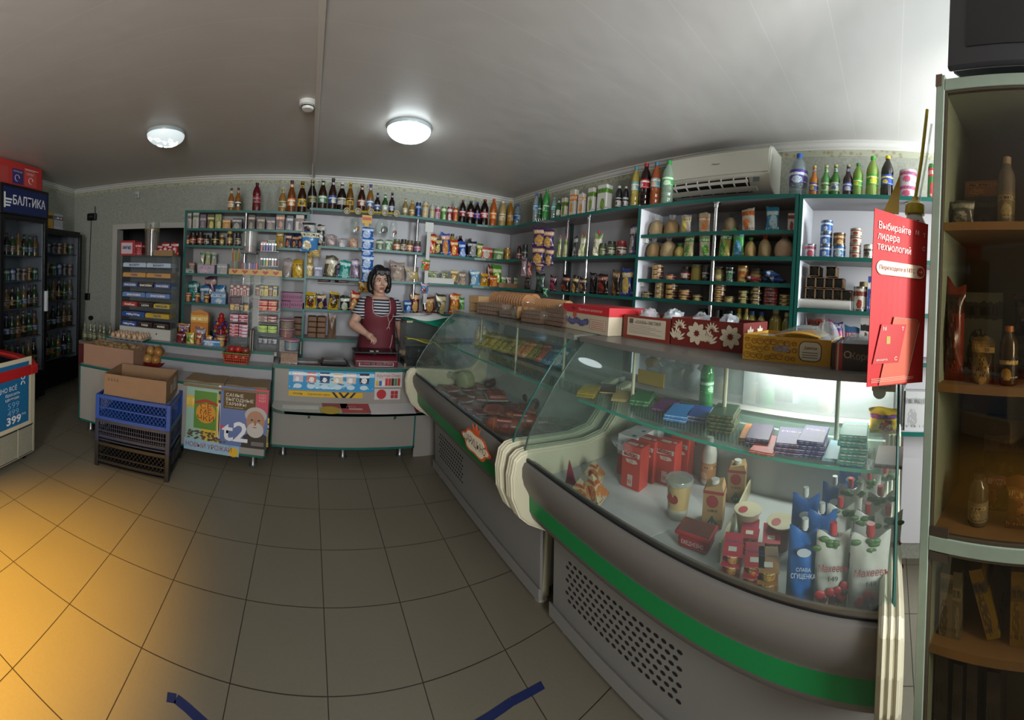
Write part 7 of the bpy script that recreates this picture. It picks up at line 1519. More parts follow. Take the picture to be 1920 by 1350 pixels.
# boxes: front corner pixels on the top board of the nearer case
XF = 1.19
def top_box(ya_, yb_, h, d, mat, label, x=XF, rz=0.0, opened=True, z=ZT):
    w_ = ya_-yb_
    t = thing('carton_box', label, 'box', (x, ya_, z), -PI/2+rz, 'boxes on the case tops')
    if opened:
        MB().bx(0, w_, 0, .005, 0, h).bx(0, w_, d-.005, d, 0, h).bx(0, .005, .005, d-.005, 0, h).bx(w_-.005, w_, .005, d-.005, 0, h).build('walls', mat, t); MB().bx(.005, w_-.005, .005, d-.005, 0, .005).build('bottom', mat, t)
    else: MB().bx(0, w_, 0, d, 0, h).build('carton', mat, t, bevel=.003)
    return t, w_
def front(t, n_, x0, x1, z0, z1, mat, y=0): return MB().bx(x0, x1, y-.0012, y-.0002, z0, z1).build(n_, mat, t)
t, w_ = top_box(1.545, 1.165, .128, .30, M('a89c84', .5), 'white and red cookie box, farthest of the five boxes on the case tops', x=1.275, rz=-.1, opened=False)
MB().bx(-.0015, w_+.0015, -.0015, .3015, .088, .1295).build('red_band', M('a8242a', .35), t)
text('Приятного аппетита!', .018, M('d0a8a0', .5), t, (w_*.62, -.002, .108), width=w_*.5, shear=.3); text('Чаёк', .02, M('3a1418', .5), t, (w_*.25, -.0025, .11), width=.03)
lg = MB(); 
for k in range(12): lg.lathe([(0, 0), (.016, 0)], 12, (w_*.08+k*w_*.045, -.0014-.00006*k, .045+.006*math.sin(k*1.3)), 'y')
lg.build('logo_plate', M('4a4a6a', .5), t); text('Сластёна', .026, M('5c5c84', .5), t, (w_*.32, -.003, .045), width=w_*.5, bold=.002); MB().lathe([(0, 0), (.016, 0)], 14, (w_*.3, -.0022, .078), 'y').build('figure_print', M('a8503c', .5), t)
MB().bx(w_*.64, w_*.95, -.0018, -.0008, .02, .066).build('text_frame', M('a85048', .5), t); MB().bx(w_*.645, w_*.945, -.0022, -.0018, .0215, .0645).build('text_panel', M('ada18a', .5), t)
for k in range(4): MB().bx(w_*.67, w_*.92, -.0026, -.0022, .027+k*.009, .030+k*.009).build('print_line', M('a85a50', .5), t)
t, w_ = top_box(1.14, .88, .105, .28, M('6e2a1e', .45), 'maroon box with a big paper label on the nearer case', x=1.31)
front(t, 'paper_label', w_*.1, w_*.92, .014, .094, M('a89c88', .6)); text('«СКАЗКА» ЛИСТИКИ', .02, M('2a2420', .6), t, (w_*.55, -.0022, .076), width=w_*.55)
MB().bx(w_*.14, w_*.23, -.002, -.0014, .068, .090).build('barcode', M('4a4640', .6), t)
for k in range(6): MB().bx(w_*.14, w_*(.85-.12*(k % 3)), -.0018, -.0013, .026+k*.007, .0275+k*.007).build('print_line', M('6a6258', .6), t)
t, w_ = top_box(.872, .545, .115, .28, M('62201a', .45), 'maroon box with large cream flowers on the nearer case', x=1.312)
CRM = M('b4a890', .5)
def petal(m, cx_, cz_, a, L_, W_): 
    P = []
    for i in range(9): s = i/8; P.append(((.22+.78*s)*L_, W_*math.sin(PI*s)**.8))
    for i in range(7, 0, -1): s = i/8; P.append(((.22+.78*s)*L_, -W_*math.sin(PI*s)**.8))
    dz_ = (len(m.v) % 97)*.000012; m.prism([(cx_+x*math.cos(a)-z*math.sin(a), cz_+x*math.sin(a)+z*math.cos(a)) for x, z in P], -.0025-dz_, -.0003)
for fx in (.14, .38, .60, .84):
    m = MB(); cx_, cz_ = w_*fx, .058
    if fx in (.14, .60):
        for k in range(7): petal(m, cx_-.02, .02, .35+k*.33, .045+.01*(k % 2), .0045)
        m.tube([(cx_+.018*math.cos(q*.35)-.004, -.0015, .075+.018*math.sin(q*.35)) for q in range(15)], .004, 6)
        for k in range(8): petal(m, cx_-.004, .075, k*.45, .034, .003)
    else:
        for k in range(8): petal(m, cx_, cz_, k*PI/4+.2, .047, .0118)
        for k in range(5): petal(m, cx_+.02*math.cos(k*1.26), cz_+.02*math.sin(k*1.26), k*1.26+.9, .016, .004)
    m.build('flower_print', CRM, t)
w2 = .29
for fy in (.07, .18):
    m = MB()
    for k in range(8):
        P = []; a = k*PI/4
        for i in range(9): s = i/8; P.append((.01+s*.034, .011*math.sin(PI*s)**.8))
        for i in range(7, 0, -1): s = i/8; P.append((.01+s*.034, -.011*math.sin(PI*s)**.8))
        m.prism([(fy+x*math.cos(a)-z*math.sin(a), .058+x*math.sin(a)+z*math.cos(a)) for x, z in P], w_+.0003, w_+.0022+.0001*k, 'x')
    m.build('flower_print', CRM, t)
t, w_ = top_box(.50, .19, .086, .26, M('a67a1e', .5), 'yellow biscuit box with pastry drawings on the nearer case', x=1.21)
m = MB(); ry_ = random.Random(11)
for k in range(36):
    cx_, cz_, r_ = .014+(k % 12)*(w_-.02)/12+ry_.uniform(0, .006), .016+.026*(k//12)+ry_.uniform(-.004, .004), ry_.uniform(.008, .013)
    if w_*.62 < cx_ < w_*.92 and cz_ < .09: continue
    m.tube([(cx_+r_*math.cos(q*.6), -.001, cz_+r_*.8*math.sin(q*.6)) for q in range(11)], .0009, 4); m.tube([(cx_-r_*.6, -.001, cz_), (cx_, -.001, cz_+r_*.4), (cx_+r_*.6, -.001, cz_-.002)], .0009, 4)
m.build('pastry_drawings', M('5a3c14', .6), t)
def rpill(x0, x1, z0, z1, y, mat, n_, par):
    r = (z1-z0)*.3; P = []
    for cx_, cz_, a0 in ((x1-r, z1-r, 0), (x0+r, z1-r, PI/2), (x0+r, z0+r, PI), (x1-r, z0+r, 1.5*PI)): P += [(cx_+r*math.cos(a0+i*PI/12), cz_+r*math.sin(a0+i*PI/12)) for i in range(7)]
    return MB().prism(P, y-.001, y).build(n_, mat, par)
rpill(w_*.37, w_*.55, .036, .058, -.0005, M('7a706c', .5), 'hand_hole', t); rpill(w_*.65, w_*.9, .012, .078, -.0006, M('4a463c', .5), 'label_frame', t); rpill(w_*.66, w_*.89, .015, .075, -.0012, M('a89f88', .5), 'label_panel', t)
text('Завитки', .014, M('2a2620', .6), t, (w_*.775, -.003, .056), width=.045, shear=.3)
for k in range(3): MB().bx(w_*.69, w_*.86, -.0028, -.0022, .024+k*.008, .0258+k*.008).build('print_line', M('3a362c', .6), t)
MB().sheet(lambda u, v: (w_*.35+w_*.5*u, .02+.2*v, .086+.002+.012*math.sin(3*u)), 8, 5, .004).build('inner_flap', M('b8861c', .5), t)
def film_heap(t, x0, x1, y0, y1, z, h, seed, n_='plastic_film'):
    r = random.Random(seed); P = [(r.uniform(3, 9), r.uniform(3, 9), r.uniform(0, 6)) for _ in range(5)]
    def f(u, v):
        e = (math.sin(PI*u)*math.sin(PI*v))**.5 if 0 < u < 1 and 0 < v < 1 else 0
        z_ = sum(math.sin(a*u+b*v+c) for a, b, c in P)/5
        return (x0+(x1-x0)*u, y0+(y1-y0)*v, z+h*e*(.55+.6*z_))
    MB().grid(f, 26, 18).build(n_, clear('c8ccd0', .30, .12), t, smooth=True)
film_heap(t, .02, w_-.01, .02, .24, .073, .06, 4); film_heap(t, w_*.7, w_*1.05, .03, .2, .075, .09, 8)
t, w_ = top_box(.18, -.02, .084, .24, M('2e2420', .35), 'dark brown cookie box at the near end, beside the red poster', x=1.165)
MB().bx(.012, .017, -.001, 0, 0, .084).bx(.022, .034, -.001, 0, 0, .084).build('red_stripe', M('8a3028', .4), t); MB().bx(.017, .022, -.001, 0, 0, .084).build('white_stripe', M('a89c8c', .4), t)
text('Коровкинъ', .03, M('7a7068', .5), t, (.13, -.002, .045), width=.14); MB().lathe([(.008, 0), (.012, 0)], 14, (.05, -.0012, .05), 'y').build('emblem', M('8a8078', .5), t); film_heap(t, .02, w_-.01, .02, .2, .08, .05, 12)
for k, (u, v, r_) in enumerate(((1225, 582, .05), (1262, 580, .055), (1290, 588, .05), (1255, 590, .045), (1370, 605, .05))):
    p = on_z(u, v, ZT+.135); o = thing('plastic_bag', ('crumpled white bag on the maroon labelled box', 'taller crumpled white bag between the maroon boxes', 'crumpled clear bag over the flowered box edge', 'small white bag knot behind the labelled box', 'grey clear film in the flowered box')[k], 'bag', ((1.40, 1.42, 1.44, 1.50, 1.43)[k], (1.06, .93, .80, 1.0, .66)[k], ZT+(.075 if k else .075)), 0, 'crumpled bags in the boxes')
    rb = random.Random(k); MB().ball((0, 0, .025), r_, r_*.8, r_*.75, 18, 11, .22, rb).build('film', clear('c4c8cc', .5 if k < 2 else .3, .2), o, smooth=True)

# ================================================================== NEARER CASE: DAIRY
DK = .675; SH = .970
def deck(u, v, z=DK): p = on_z(u, v, z); return p
def milk(u, v, label, side, dx=0, dy=0):
    p = deck(u, v); t = thing('milk_carton', label, 'carton', (p.x+dx, p.y+dy, DK), -PI/2+.12, 'milk cartons'); c = 'a83228' if side == 'red' else 'b0302a'
    w_, d_, h = .086, .065, .165
    MB().bx(-w_/2, w_/2, 0, d_, 0, h).build('carton', M(c, .4), t, bevel=.003)
    if side == 'red':
        MB().prism([(-.042, .118), (.036, .124), (.038, .141), (-.042, .137)], -.0015, -.0005).build('name_band', M('b8a49c', .5), t); text('МОЛОКО', .018, M('8a2420', .5), t, (-.002, -.003, .130), (PI/2, .05, 0), width=.062, bold=.001)
        MB().prism([(-.025, .112), (.02, .114), (.03, .104), (.012, .098), (-.02, .1)], -.0015, -.0005).build('milk_splash', M('b8a49c', .5), t); text('3,2%', .011, M('8a2420', .5), t, (0, -.003, .106), width=.02)
        MB().bx(-.012, .01, -.0015, -.0005, .012, .055).build('glass_print', M('b09a94', .5), t); MB().lathe([(.004, 0), (.007, 0)], 14, (-.001, -.002, .03), 'y').build('emblem', M('a83228', .5), t)
        MB().bx(-.03, .012, .012, .03, h, h+.001).build('top_label', M('a89c98', .5), t); MB().bx(.022, .034, .02, .032, h, h+.001).build('top_label', M('a89c98', .5), t)
    else:
        MB().bx(-w_/2-.001, w_/2+.001, -.001, d_+.001, .085, h+.001).build('white_upper', M('b4b2b0', .45), t)
        for q in (-.02, .02): MB().lathe([(0, 0), (.009, 0)], 14, (q, -.0015, .135), 'y').build('blue_logo', M('2c5a9a', .45), t)
        MB().lathe([(0, h+.0015), (.01, h+.0015)], 14, (.02, .02, 0)).build('blue_logo', M('2c5a9a', .45), t)
milk(1180, 917, 'red milk carton in the front row, left of its twin', 'red'); milk(1244, 910, 'red milk carton in the front row, right of its twin', 'red')
P1 = deck(1180, 917); P2 = deck(1244, 910)
milk(1180, 917, 'red milk carton standing behind the left front one', 'red', .085, -.0); milk(1244, 910, 'red milk carton standing behind the right front one', 'red', .085, -.01); milk(1244, 910, 'red milk carton at the back right of the cluster', 'red', .16, -.03)
milk(1180, 917, 'white topped milk carton left of the red ones', 'white', .06, .075); milk(1180, 917, 'white topped milk carton second from the glass', 'white', .13, .08); milk(1180, 917, 'white topped milk carton at the very back', 'white', .20, .07)
WF = pk('b8a888/b06a34/b89a5c/8a3024', .35)
def waffle(u, v, s, rz, label):
    p = deck(u, v); t = thing('snack_pyramid', label, 'packet', (p.x, p.y, DK), rz, 'pyramid snack packets'); m = MB()
    m.v = [(-s, -s*.6, 0), (s, -s*.6, 0), (0, -s*.45, s*1.55), (-.2*s, s*.8, 0), (.3*s, s*.8, s*.2)]; m.f = [(0, 1, 2), (1, 4, 2), (4, 3, 2), (3, 0, 2), (0, 3, 4, 1)]
    m.build('packet', WF, t); MB().lathe([(0, 0), (s*.27, 0)], 16, (-.1*s, -s*.59, s*.45), 'y', 1).build('emblem', M('8a2430', .5), t)
waffle(1092, 935, .055, -1.3, 'pyramid snack packet with waffle picture at the case corner, lying left'); waffle(1118, 932, .06, -1.7, 'pyramid snack packet with waffle picture, nearest the white paper'); waffle(1118, 895, .05, -1.5, 'pyramid snack packet with red emblem, standing behind the other two')
p = deck(1060, 905); tag(MB().prism([(0, 0), (.05, 0), (.01, .09)], 0, .004).build('paper_flag', M('8a2440', .5), None, (p.x, p.y, DK), -1.2), 'dark red paper pennant at the case corner', 'pennant')
P = [deck(u, v, DK+.001) for u, v in ((1112, 900), (1250, 880), (1330, 960), (1215, 1008), (1105, 948))]; tag(MB().prism([(q.x, q.y) for q in P], DK+.0005, DK+.0015, 'z').build('paper_sheet', M('b4b4b4', .5)), 'white paper sheet lining the dairy case floor', 'paper')
p = deck(1327, 905); prod('bottle', ('Gb8b0a8', 'Pb07a50/c8a080/a86a44/6a4a30', 'Gb8b4ae'), 'white milk bottle with orange label in the dairy case', (p.x, p.y, DK), -PI/2, (.062, .062, .185), name='milk_bottle')
p = deck(1270, 968); t = thing('dairy_cup', 'clear lidded sour cream cup with red emblem', 'cup', (p.x, p.y, DK)); MB().lathe([(.032, 0), (.042, .12)], 24).build('cup', M('b09464', .4), t, smooth=True); MB().lathe([(.048, .118), (.05, .125), (.047, .132), (0, .134)], 26).build('lid', clear('b0b4b4', .45, .1), t, smooth=True); MB().lathe([(0, 0), (.022, 0)], 18, (-.0385, 0, .075), 'x', .75).build('emblem', M('8a2a2c', .5), t); MB().lathe([(.0335, .002), (.036, .035)], 24).build('white_base', M('b4aca0', .5), t)
def kefir(u, v, label):
    p = deck(u, v); t = thing('kefir_carton', label, 'carton', (p.x, p.y, DK), -PI/2+.3, 'brown kefir cartons'); MB().bx(-.034, .034, -.03, .03, 0, .115).build('carton', M('97764e', .5, vary=.06), t, bevel=.002)
    MB().prism([(-.034, .115), (.034, .115), (.026, .14), (-.026, .128)], -.03, .03).build('gable_top', M('a08058', .5), t); MB().bx(-.034, .034, -.0305, .0305, .108, .118).build('red_band', M('8a2c30', .5), t); MB().lathe([(.013, .13), (.014, .148), (0, .148)], 16, (0, -.005, 0)).build('cap', M('b8b4ac', .4), t)
    MB().lathe([(0, 0), (.02, 0)], 18, (-.002, -.031, .085), 'y').build('emblem', M('8a2a2c', .5), t); text('КЕФИР', .01, M('3a2c1c', .6), t, (0, -.032, .055), width=.034); MB().prism([(-.018, .012), (0, .04), (.018, .012), (0, .0)], -.0315, -.0305).build('green_mark', M('2a4a3c', .5), t); text('3,2', .011, M('c0b8a0', .5), t, (0, -.033, .016), width=.016)
kefir(1337, 980, 'brown kefir carton with white cap, nearer one'); kefir(1380, 935, 'brown kefir carton with white cap, farther one by the divider')
p = deck(1305, 1022); t = thing('butter_tub', 'red rounded butter tub lying in the dairy case', 'tub', (p.x, p.y, DK), -PI/2+.15); MB().prism([(-.05, -.035), (.05, -.035), (.05, .035), (-.05, .035)], 0, .04, 'z').build('tub', M('8f1a1c', .35), t, bevel=.012); MB().bx(-.057, .057, -.042, .042, .04, .052).build('lid', M('8f1a1c', .3), t, bevel=.005); MB().bx(-.05, .05, -.036, .036, .052, .0528).build('lid_print', pk('5a2a28/a84034/6a7a3a/c8b8a8', .3), t); text('ЕЖЕДНЕВНО', .016, M('c8b8b0', .5), t, (0, -.036, .022), width=.07)
a, b = deck(1348, 1055), deck(1424, 882); d = b-a; t = thing('divider_plate', 'cream divider plate standing across the dairy case', 'divider', (a.x, a.y, DK), math.atan2(d.y, d.x)); L_ = d.length
MB().prism([(0, 0), (L_, 0), (L_, .05), (.0, .055)], -.003, .003).build('plate', M('b4a88a', .4), t)
def yog(u, v, label, c):
    p = deck(u, v); t = thing('yoghurt_cup', label, 'cup', (p.x, p.y, DK), 0, 'yoghurt cups'); MB().lathe([(.028, 0), (.04, .075)], 22).build('cup', M(c, .4), t, smooth=True); MB().lathe([(.045, .075), (.045, .078), (0, .0785)], 24).build('lid', pk('b0a48c/8a2a30/a8903a/4a5a2c', .3), t)
    MB().prism([(-.012-.02*math.cos(q), .012+.014*math.sin(q)) for q in [k*PI/9 for k in range(18)]], .0786, .0792, 'z').build('emblem', M('8f2c30', .5), t)
yog(1400, 1000, 'yoghurt cup with printed lid, left one beside the divider', 'a89a84'); yog(1462, 1025, 'yoghurt cup with printed lid, right one beside the pouches', '8a2c34')
pkr = [pk('9a2030/b88a34/8a2a5a/e0d0d0', .3), pk('a8243a/b8942c/7a2048/e8d8d8', .3), pk('8a5a2c/a8842c/5a2a3a/d8c8b0', .3)]
sp_ = ('left front', 'middle front', 'right front', 'left back', 'right back')
for i, (u, v, n) in enumerate(((1372, 1078, 3), (1412, 1100, 3), (1438, 1110, 3), (1405, 1025, 2), (1445, 1035, 2))):
    p = deck(u, v)
    for k in range(n):
        t = thing('curd_dessert', f'{("lowest", "second", "topmost")[k if n == 3 else (k if k == 0 else 2)]} red dessert pack in the {sp_[i]} stack of the dairy case', 'dessert', (p.x, p.y, DK+k*.028), -PI/2+.25+.05*k, 'dessert packs')
        m = MB()
        for q in (-.024, .024): m.lathe([(.018, 0), (.022, .024), (.024, .026), (0, .0265)], 14, (0, q, 0))
        m.build('twin_cup', pkr[2 if i == 2 else i % 2], t); MB().bx(-.026, .026, -.05, .05, .0265, .0275).build('foil_lid', pkr[2 if i == 2 else (i+1) % 2], t)
        if k == n-1: MB().bx(-.012, .01, -.03, -.012, .0275, .028).build('price_sticker', M('b8b4ac', .5), t)
        text('Нежный', .012, M('3a4a9a', .5), t, (0, .01, .0285), (0, 0, PI/2*0), width=.042)
# spouted pouches
spm = [('Pb4b4b8/2a5a9a/3a6ab0/1c4a8c', 'F245ca0/b8c4d4/1c4a8c/d8e0e8'), ]
def spout(u, v, kind, label, h=.20, w_=.105, rz=0.0):
    p = deck(u, v); blue = kind == 'blue'
    t = thing('spouted_pouch', label, 'pouch', (p.x, p.y, DK), -PI/2+.25+rz, 'spouted pouches'); body = M('1f5596', .25, vary=.25, bscale=14) if blue else M('b0aca4', .25, vary=.06, bscale=20)
    me = part_mesh('spout', f'pack', bagk(6, True), body); o = bpy.data.objects.new('pack', me); COL.objects.link(o); o.parent = t; o.scale = (w_, .05, h)
    o = bpy.data.objects.new('cap', part_mesh('spout', 'cap', KINDS['spout'][1][1], M('b8b8b4' if blue else 'a82830', .35))); COL.objects.link(o); o.parent = t; o.scale = (w_, w_, h)
    if blue:
        text('СЛАВА', .012, M('c8d0d8', .5), t, (0, -.025, h*.52), width=w_*.45); text('СГУЩЕНКА', .016, M('c8d0d8', .5), t, (0, -.028, h*.45), width=w_*.75); MB().prism([(w_*.22*math.cos(q*.4), h*.72+h*.055*math.sin(q*.4)) for q in range(15)], -.021, -.020).build('emblem', M('b0b4bc', .5), t)
    else:
        text('Махеевъ', .024, M('8f2430', .5), t, (0, -.027, h*.62), width=w_*.85, shear=.1); text('149', .016, M('2a2a2c', .5), t, (.0, -.028, h*.5), width=.024)
        m = MB(); rr_ = random.Random(int(u))
        for k in range(10): m.ball((rr_.uniform(-.03, .03), -.024, h*rr_.uniform(.12, .34)), .011, .004, .011, 8, 6)
        m.build('berry_print', M('4a1828', .4), t, smooth=True); m = MB()
        for k in range(7): m.ball((rr_.uniform(-.032, .032), -.024, h*rr_.uniform(.26, .42)), .012, .004, .011, 8, 6)
        m.build('berry_print', M('9c2c34', .4), t, smooth=True); m = MB()
        for k in range(8): m.ball((rr_.uniform(-.04, .04), -.008, h*rr_.uniform(.8, .92)), .013, .004, .007, 8, 6)
        m.build('leaf_print', M('3f5c2c', .5), t, smooth=True)
    return t
b_ = 'blue condensed milk pouch, '
fb = deck(1502, 1135); 
spout(1502, 1132, 'blue', b_+'nearest the glass', .19, .08); spout(1555, 1148, 'white', 'white berry sauce pouch, front row, left of its twin', .195, .084); spout(1625, 1163, 'white', 'white berry sauce pouch, front row, nearest the case end', .205, .098)
nm = 0
for (u, v, k, lb) in ((1535, 1085, 'blue', b_+'second row'), (1505, 1045, 'blue', b_+'third row at left'), (1570, 1070, 'white', 'white berry sauce pouch, second row at left'), (1622, 1085, 'white', 'white berry sauce pouch, second row at middle'), (1660, 1090, 'white', 'white berry sauce pouch, second row at the case end'), (1560, 1015, 'blue', b_+'fourth row'), (1590, 1020, 'white', 'white berry sauce pouch, third row at left'), (1645, 1040, 'white', 'white berry sauce pouch, third row at the case end'), (1625, 1000, 'white', 'white berry sauce pouch, fourth row at left'), (1655, 985, 'white', 'white berry sauce pouch, fourth row at the case end'), (1590, 965, 'blue', b_+'back row at left'), (1625, 950, 'blue', b_+'back row at middle'), (1652, 955, 'blue', b_+'second to last at the case end'), (1655, 935, 'blue', b_+'back row at the case end')):
    spout(u, v, k, lb, .185, .08)
# chocolate on the glass shelf
def bars(u, v, c, n, label, rz=0.0, w_=.075, L_=.15, title=None, tc='d8d0c8', th=.011):
    p = on_z(u, v, SH)
    for k in range(n):
        lb = label if n == 1 else f'{("lowest", "second", "third", "fourth", "topmost")[k if k < n-1 else 4]} {label}'
        t = thing('chocolate_bar', lb, 'chocolate', (max(1.12, min(p.x, 1.36)), p.y, SH+.001+k*(th+.0015)), rz+.06*(k % 3-1), 'chocolate bars on the glass shelf')
        m = pk(c, .5); MB().bx(-L_/2, L_/2, -w_/2, w_/2, 0, th).build('wrapper', m, t, bevel=.002)
        for sx in (-1, 1): MB().bx(sx*L_/2-.003+.003*sx, sx*L_/2+.003+.003*sx, -w_/2, w_/2, th*.4, th*.55).build('wrapper_fin', m, t)
        if title and k == n-1: text(title, .018, M(tc, .5), t, (.03, 0, th+.0005), (0, 0, -PI/2), width=w_*.75)
bars(1105, 738, 'a8902c/3a2a1c/b8a04a/2a1c10', 2, 'yellow chocolate bar at the far end of the glass shelf', .6); bars(1140, 732, '4a3a24/b89a4a/2a2018/d0c0a0', 1, 'dark and yellow chocolate bar on the far pile', .8); bars(1165, 745, 'b09a5c/8a6a3a/c8b070/4a3418', 1, 'pale yellow chocolate bar before the green one', .7)
bars(1205, 752, '1f6a34/3a2a1c/5a3420/c8d0b8', 2, 'green chocolate bar on the glass shelf', .5, .08, .17); bars(1250, 762, '5a1c5a/7a2a64/3a1040/c8a8c8', 1, 'purple chocolate bar beside the green ones', .4, .08, .17)
bars(1275, 780, '2a74b4/a8c0d0/c8b88a/e0e8ec', 2, 'bright blue chocolate bar on the glass shelf', .35, .085, .16); bars(1312, 782, '1c3c84/b89a3c/2a4a94/d0c8a8', 2, 'navy and gold chocolate bar behind the green stack', .3)
bars(1358, 800, '24402a/5a3a24/1c3020/b89a5c', 5, 'dark green chocolate bar in the tall stack', .25, .085, .15); bars(1412, 815, 'a86a2c/4a2a1c/c88a3c/e0c8a8', 1, 'orange brown chocolate bar beside the green stack', .3); bars(1425, 822, '34204c/6a4a34/4a2c5c/c8b8c8', 2, 'dark purple chocolate bar under the orange ones', .2)
bars(1440, 838, 'a8242c/b8a04a/8a2428/e8dcc8', 1, 'red chocolate bar at the front of the shelf', .1); bars(1482, 838, '3c2a6a/a8742c/b88a34/d8d0e0', 3, 'purple and orange milk chocolate bar', .15, .085, .15, 'Milka'); bars(1525, 842, '3c2a6a/34503a/4a3a7a/d8d0e0', 4, 'purple and green milk chocolate bar', .1, .08, .15, 'Milka')
bars(1572, 850, '8ab0bc/a89a84/b8c8cc/4a5a64', 1, 'light blue chocolate bar lying flat', .05); bars(1600, 858, '3f8a80/a88a6a/4a9a90/e0e4dc', 5, 'teal chocolate box in the neat stack', .03, .08, .13, 'Baunty' if False else 'Бельгия', 'd8d4cc', .016)
bars(1668, 860, '4a3a34/a89a84/3a2c28/8a3a34', 1, 'dark brown sweets bag at the near end', 0, .08, .15)
p = on_z(1655, 805, SH+.02); prod('bag', ('Fb8942c/8a2a34/5a9a4a/2a4a9a',), 'colourful sweets bag standing at the near shelf end', (1.37, p.y, SH), -PI/2, (.11, .05, .09), 'chocolate bars on the glass shelf')
p = on_x(1318, 755, 1.36); prod('pet', ('L2f8a44:.6', 'P3a8a4a/a8c8b0/4a9a5a/d8e0d8', 'G2a7a3a'), 'green plastic bottle standing at the back of the glass shelf', (1.385, p.y, SH), 0, (.06, .06, .215), name='drink_bottle')
for k, (u, v) in enumerate(((1228, 702), (1255, 700), (1280, 705), (1300, 708))):
    p = on_x(u, v, 1.6); t = thing('plastic_bag', f'{("leftmost", "second", "third", "rightmost")[k]} tied white bag behind the sliding glass of the nearer case', 'bag', (1.60, p.y, .97), 0, 'tied white bags')
    MB().ball((0, 0, .05), .05, .05, .055, 16, 10, .12, random.Random(k)).lathe([(.012, .1), (.03, .13)], 10).build('bag', M('a8a8aa', .4), t, smooth=True)
t = thing('service_ledge', 'narrow pale ledge behind the display cases', 'counter', (0, 0, 0)); MB().bx(1.555, 1.68, .0, 2.4, .94, .965).build('ledge', LAM, t); MB().bx(1.64, 1.66, .0, 2.4, .0, .94).build('panel', M('8a8a8a', .5), t)
for k, (u, v, c) in enumerate(((1410, 715, 'b0904c'), (1440, 720, '3a8a4a'), (1355, 710, 'a89a3c'), (1550, 735, 'b08a84'))):
    p = on_x(u, v, 1.61); prod('jar', ('G'+c, None, 'G8a8a80'), ('orange jar', 'green jar', 'yellow jar', 'pinkish jar')[k] + ' blurred behind the sliding glass', (1.60, p.y, .965), 0, (.07, .07, .09), 'jars behind the sliding glass')
p = on_x(1200, 710, 1.40); tag(MB().bx(1.47, 1.474, p.y-.09, p.y+.07, .985, 1.05).build('price_card', M('a88a2c', .5)), 'yellow card leaning behind the glass shelf', 'card')
for y_, lb in ((1.02, 'far round lamp holder under the nearer case top'), (.03, 'near round lamp holder under the nearer case top')):
    t = thing('lamp_holder', lb, 'lamp holder', (1.40, y_, 1.115), 0, 'lamp holders'); MB().lathe([(0, -.03), (.024, -.03), (.024, 0), (.016, .02), (0, .02)], 16, (0, 0, 0), 'x').build('socket', M('8a7a5c', .4, .3), t); MB().lathe([(.003, 0), (.003, .085)], 6).build('wire', M('b0b0ac', .4), t)
p = on_x(1680, 733, 1.2); t = thing('price_tag', 'yellow and white price tag under the case top at the near end', 'price tag', (1.185, .02, 1.16)); MB().bx(-.0005, .0005, -.045, .03, 0, .025).build('tag', M('a89048', .5), t); text('65-7', .018, M('2a4a8a', .5), t, (-.001, -.012, .0125), (PI/2, 0, -PI/2), width=.04)

# ================================================================== FARTHER CASE: MEAT
mg = 'meats in the farther case'
def lump(u, v, rx_, ry_, rz_, ang, mat, label, name='sausage', cat='sausage', z=DK, ties=True):
    p = on_z(u, v, z+rz_*.5); t = thing(name, label, cat, (p.x, p.y, z), ang, mg); n = 14
    MB().lathe([(rz_*q, s) for q, s in ((0, -1), (.35, -.97), (.75, -.88), (.95, -.7), (1, -.3), (1, .3), (.95, .7), (.75, .88), (.35, .97), (0, 1))] and [(rz_*q, s*rx_) for q, s in ((0, -1), (.35, -.97), (.75, -.88), (.95, -.7), (1, -.3), (1, .3), (.95, .7), (.75, .88), (.35, .97), (0, 1))], 18, (0, 0, rz_), 'x', ry_/rz_).build('casing', mat, t, smooth=True)
    return t
SR = M('8a3a24', .3, vary=.15, bscale=20)
for k, (u, v, lb) in enumerate(((945, 806, 'thick red sausage at the front of the meat case, nearer one'), (975, 795, 'thick red sausage at the front of the meat case, farther one'))):
    t = lump(u, v, .095, .042, .042, -.64, SR, lb)
    for x in (-.05, -.01, .03): MB().tube([(x, .0425*math.cos(q*.45), .042+.0425*math.sin(q*.45)) for q in range(14)], .0016, 5, True).build('twine', M('a87a3c', .6), t)
    MB().sheet(lambda a_, b_: (-.035+.07*a_, -.0432*math.cos(PI*.02+b_*PI*.5), .042+.0432*math.sin(PI*.02+b_*PI*.5)), 4, 8, .001).build('label', pk('5a1418/a83a34/7a2420/d8c0a8', .3), t)
RT = pk('8a3a40/b8a0a0/7a2430/d8c8c8', .25)
for k, (u, v, lb) in enumerate(((925, 770, 'red and white wrapped sausage tray, far one'), (955, 775, 'red and white wrapped sausage tray, middle one'), (985, 768, 'red and white wrapped sausage tray, back one'), (930, 752, 'red and white wrapped sausage tray on top'))):
    p = on_z(u, v, DK+.02); t = thing('sausage_tray', lb, 'tray', (p.x, p.y, DK+(.04 if k == 3 else 0)), -.64+.1*k, mg)
    for q in range(4): MB().lathe([(0, -.06), (.016, -.052), (.018, 0), (.016, .052), (0, .06)], 12, (0, -.05+q*.034, .02), 'x').build('sausage', M('8c4a40', .4), t, smooth=True)
    MB().bx(-.065, .065, -.07, .07, 0, .006).build('tray', M('a89c98', .4), t); MB().bx(-.03, .03, -.068, .068, .036, .038).build('label', RT, t)
t = lump(872, 722, .05, .07, .062, .4, M('8f9474', .35, vary=.08, bscale=15), 'big pale green wrapped cheese lying in the meat case', 'wrapped_cheese', 'cheese'); p = on_z(860, 700, DK+.06)
t2 = MB().lathe([(.05, 0), (.035, .05), (.02, .09), (.028, .12)], 16, (0, 0, 0), 'y').build('film_end', clear('a8ac94', .5, .15), t, (0, .04, .07), smooth=True)
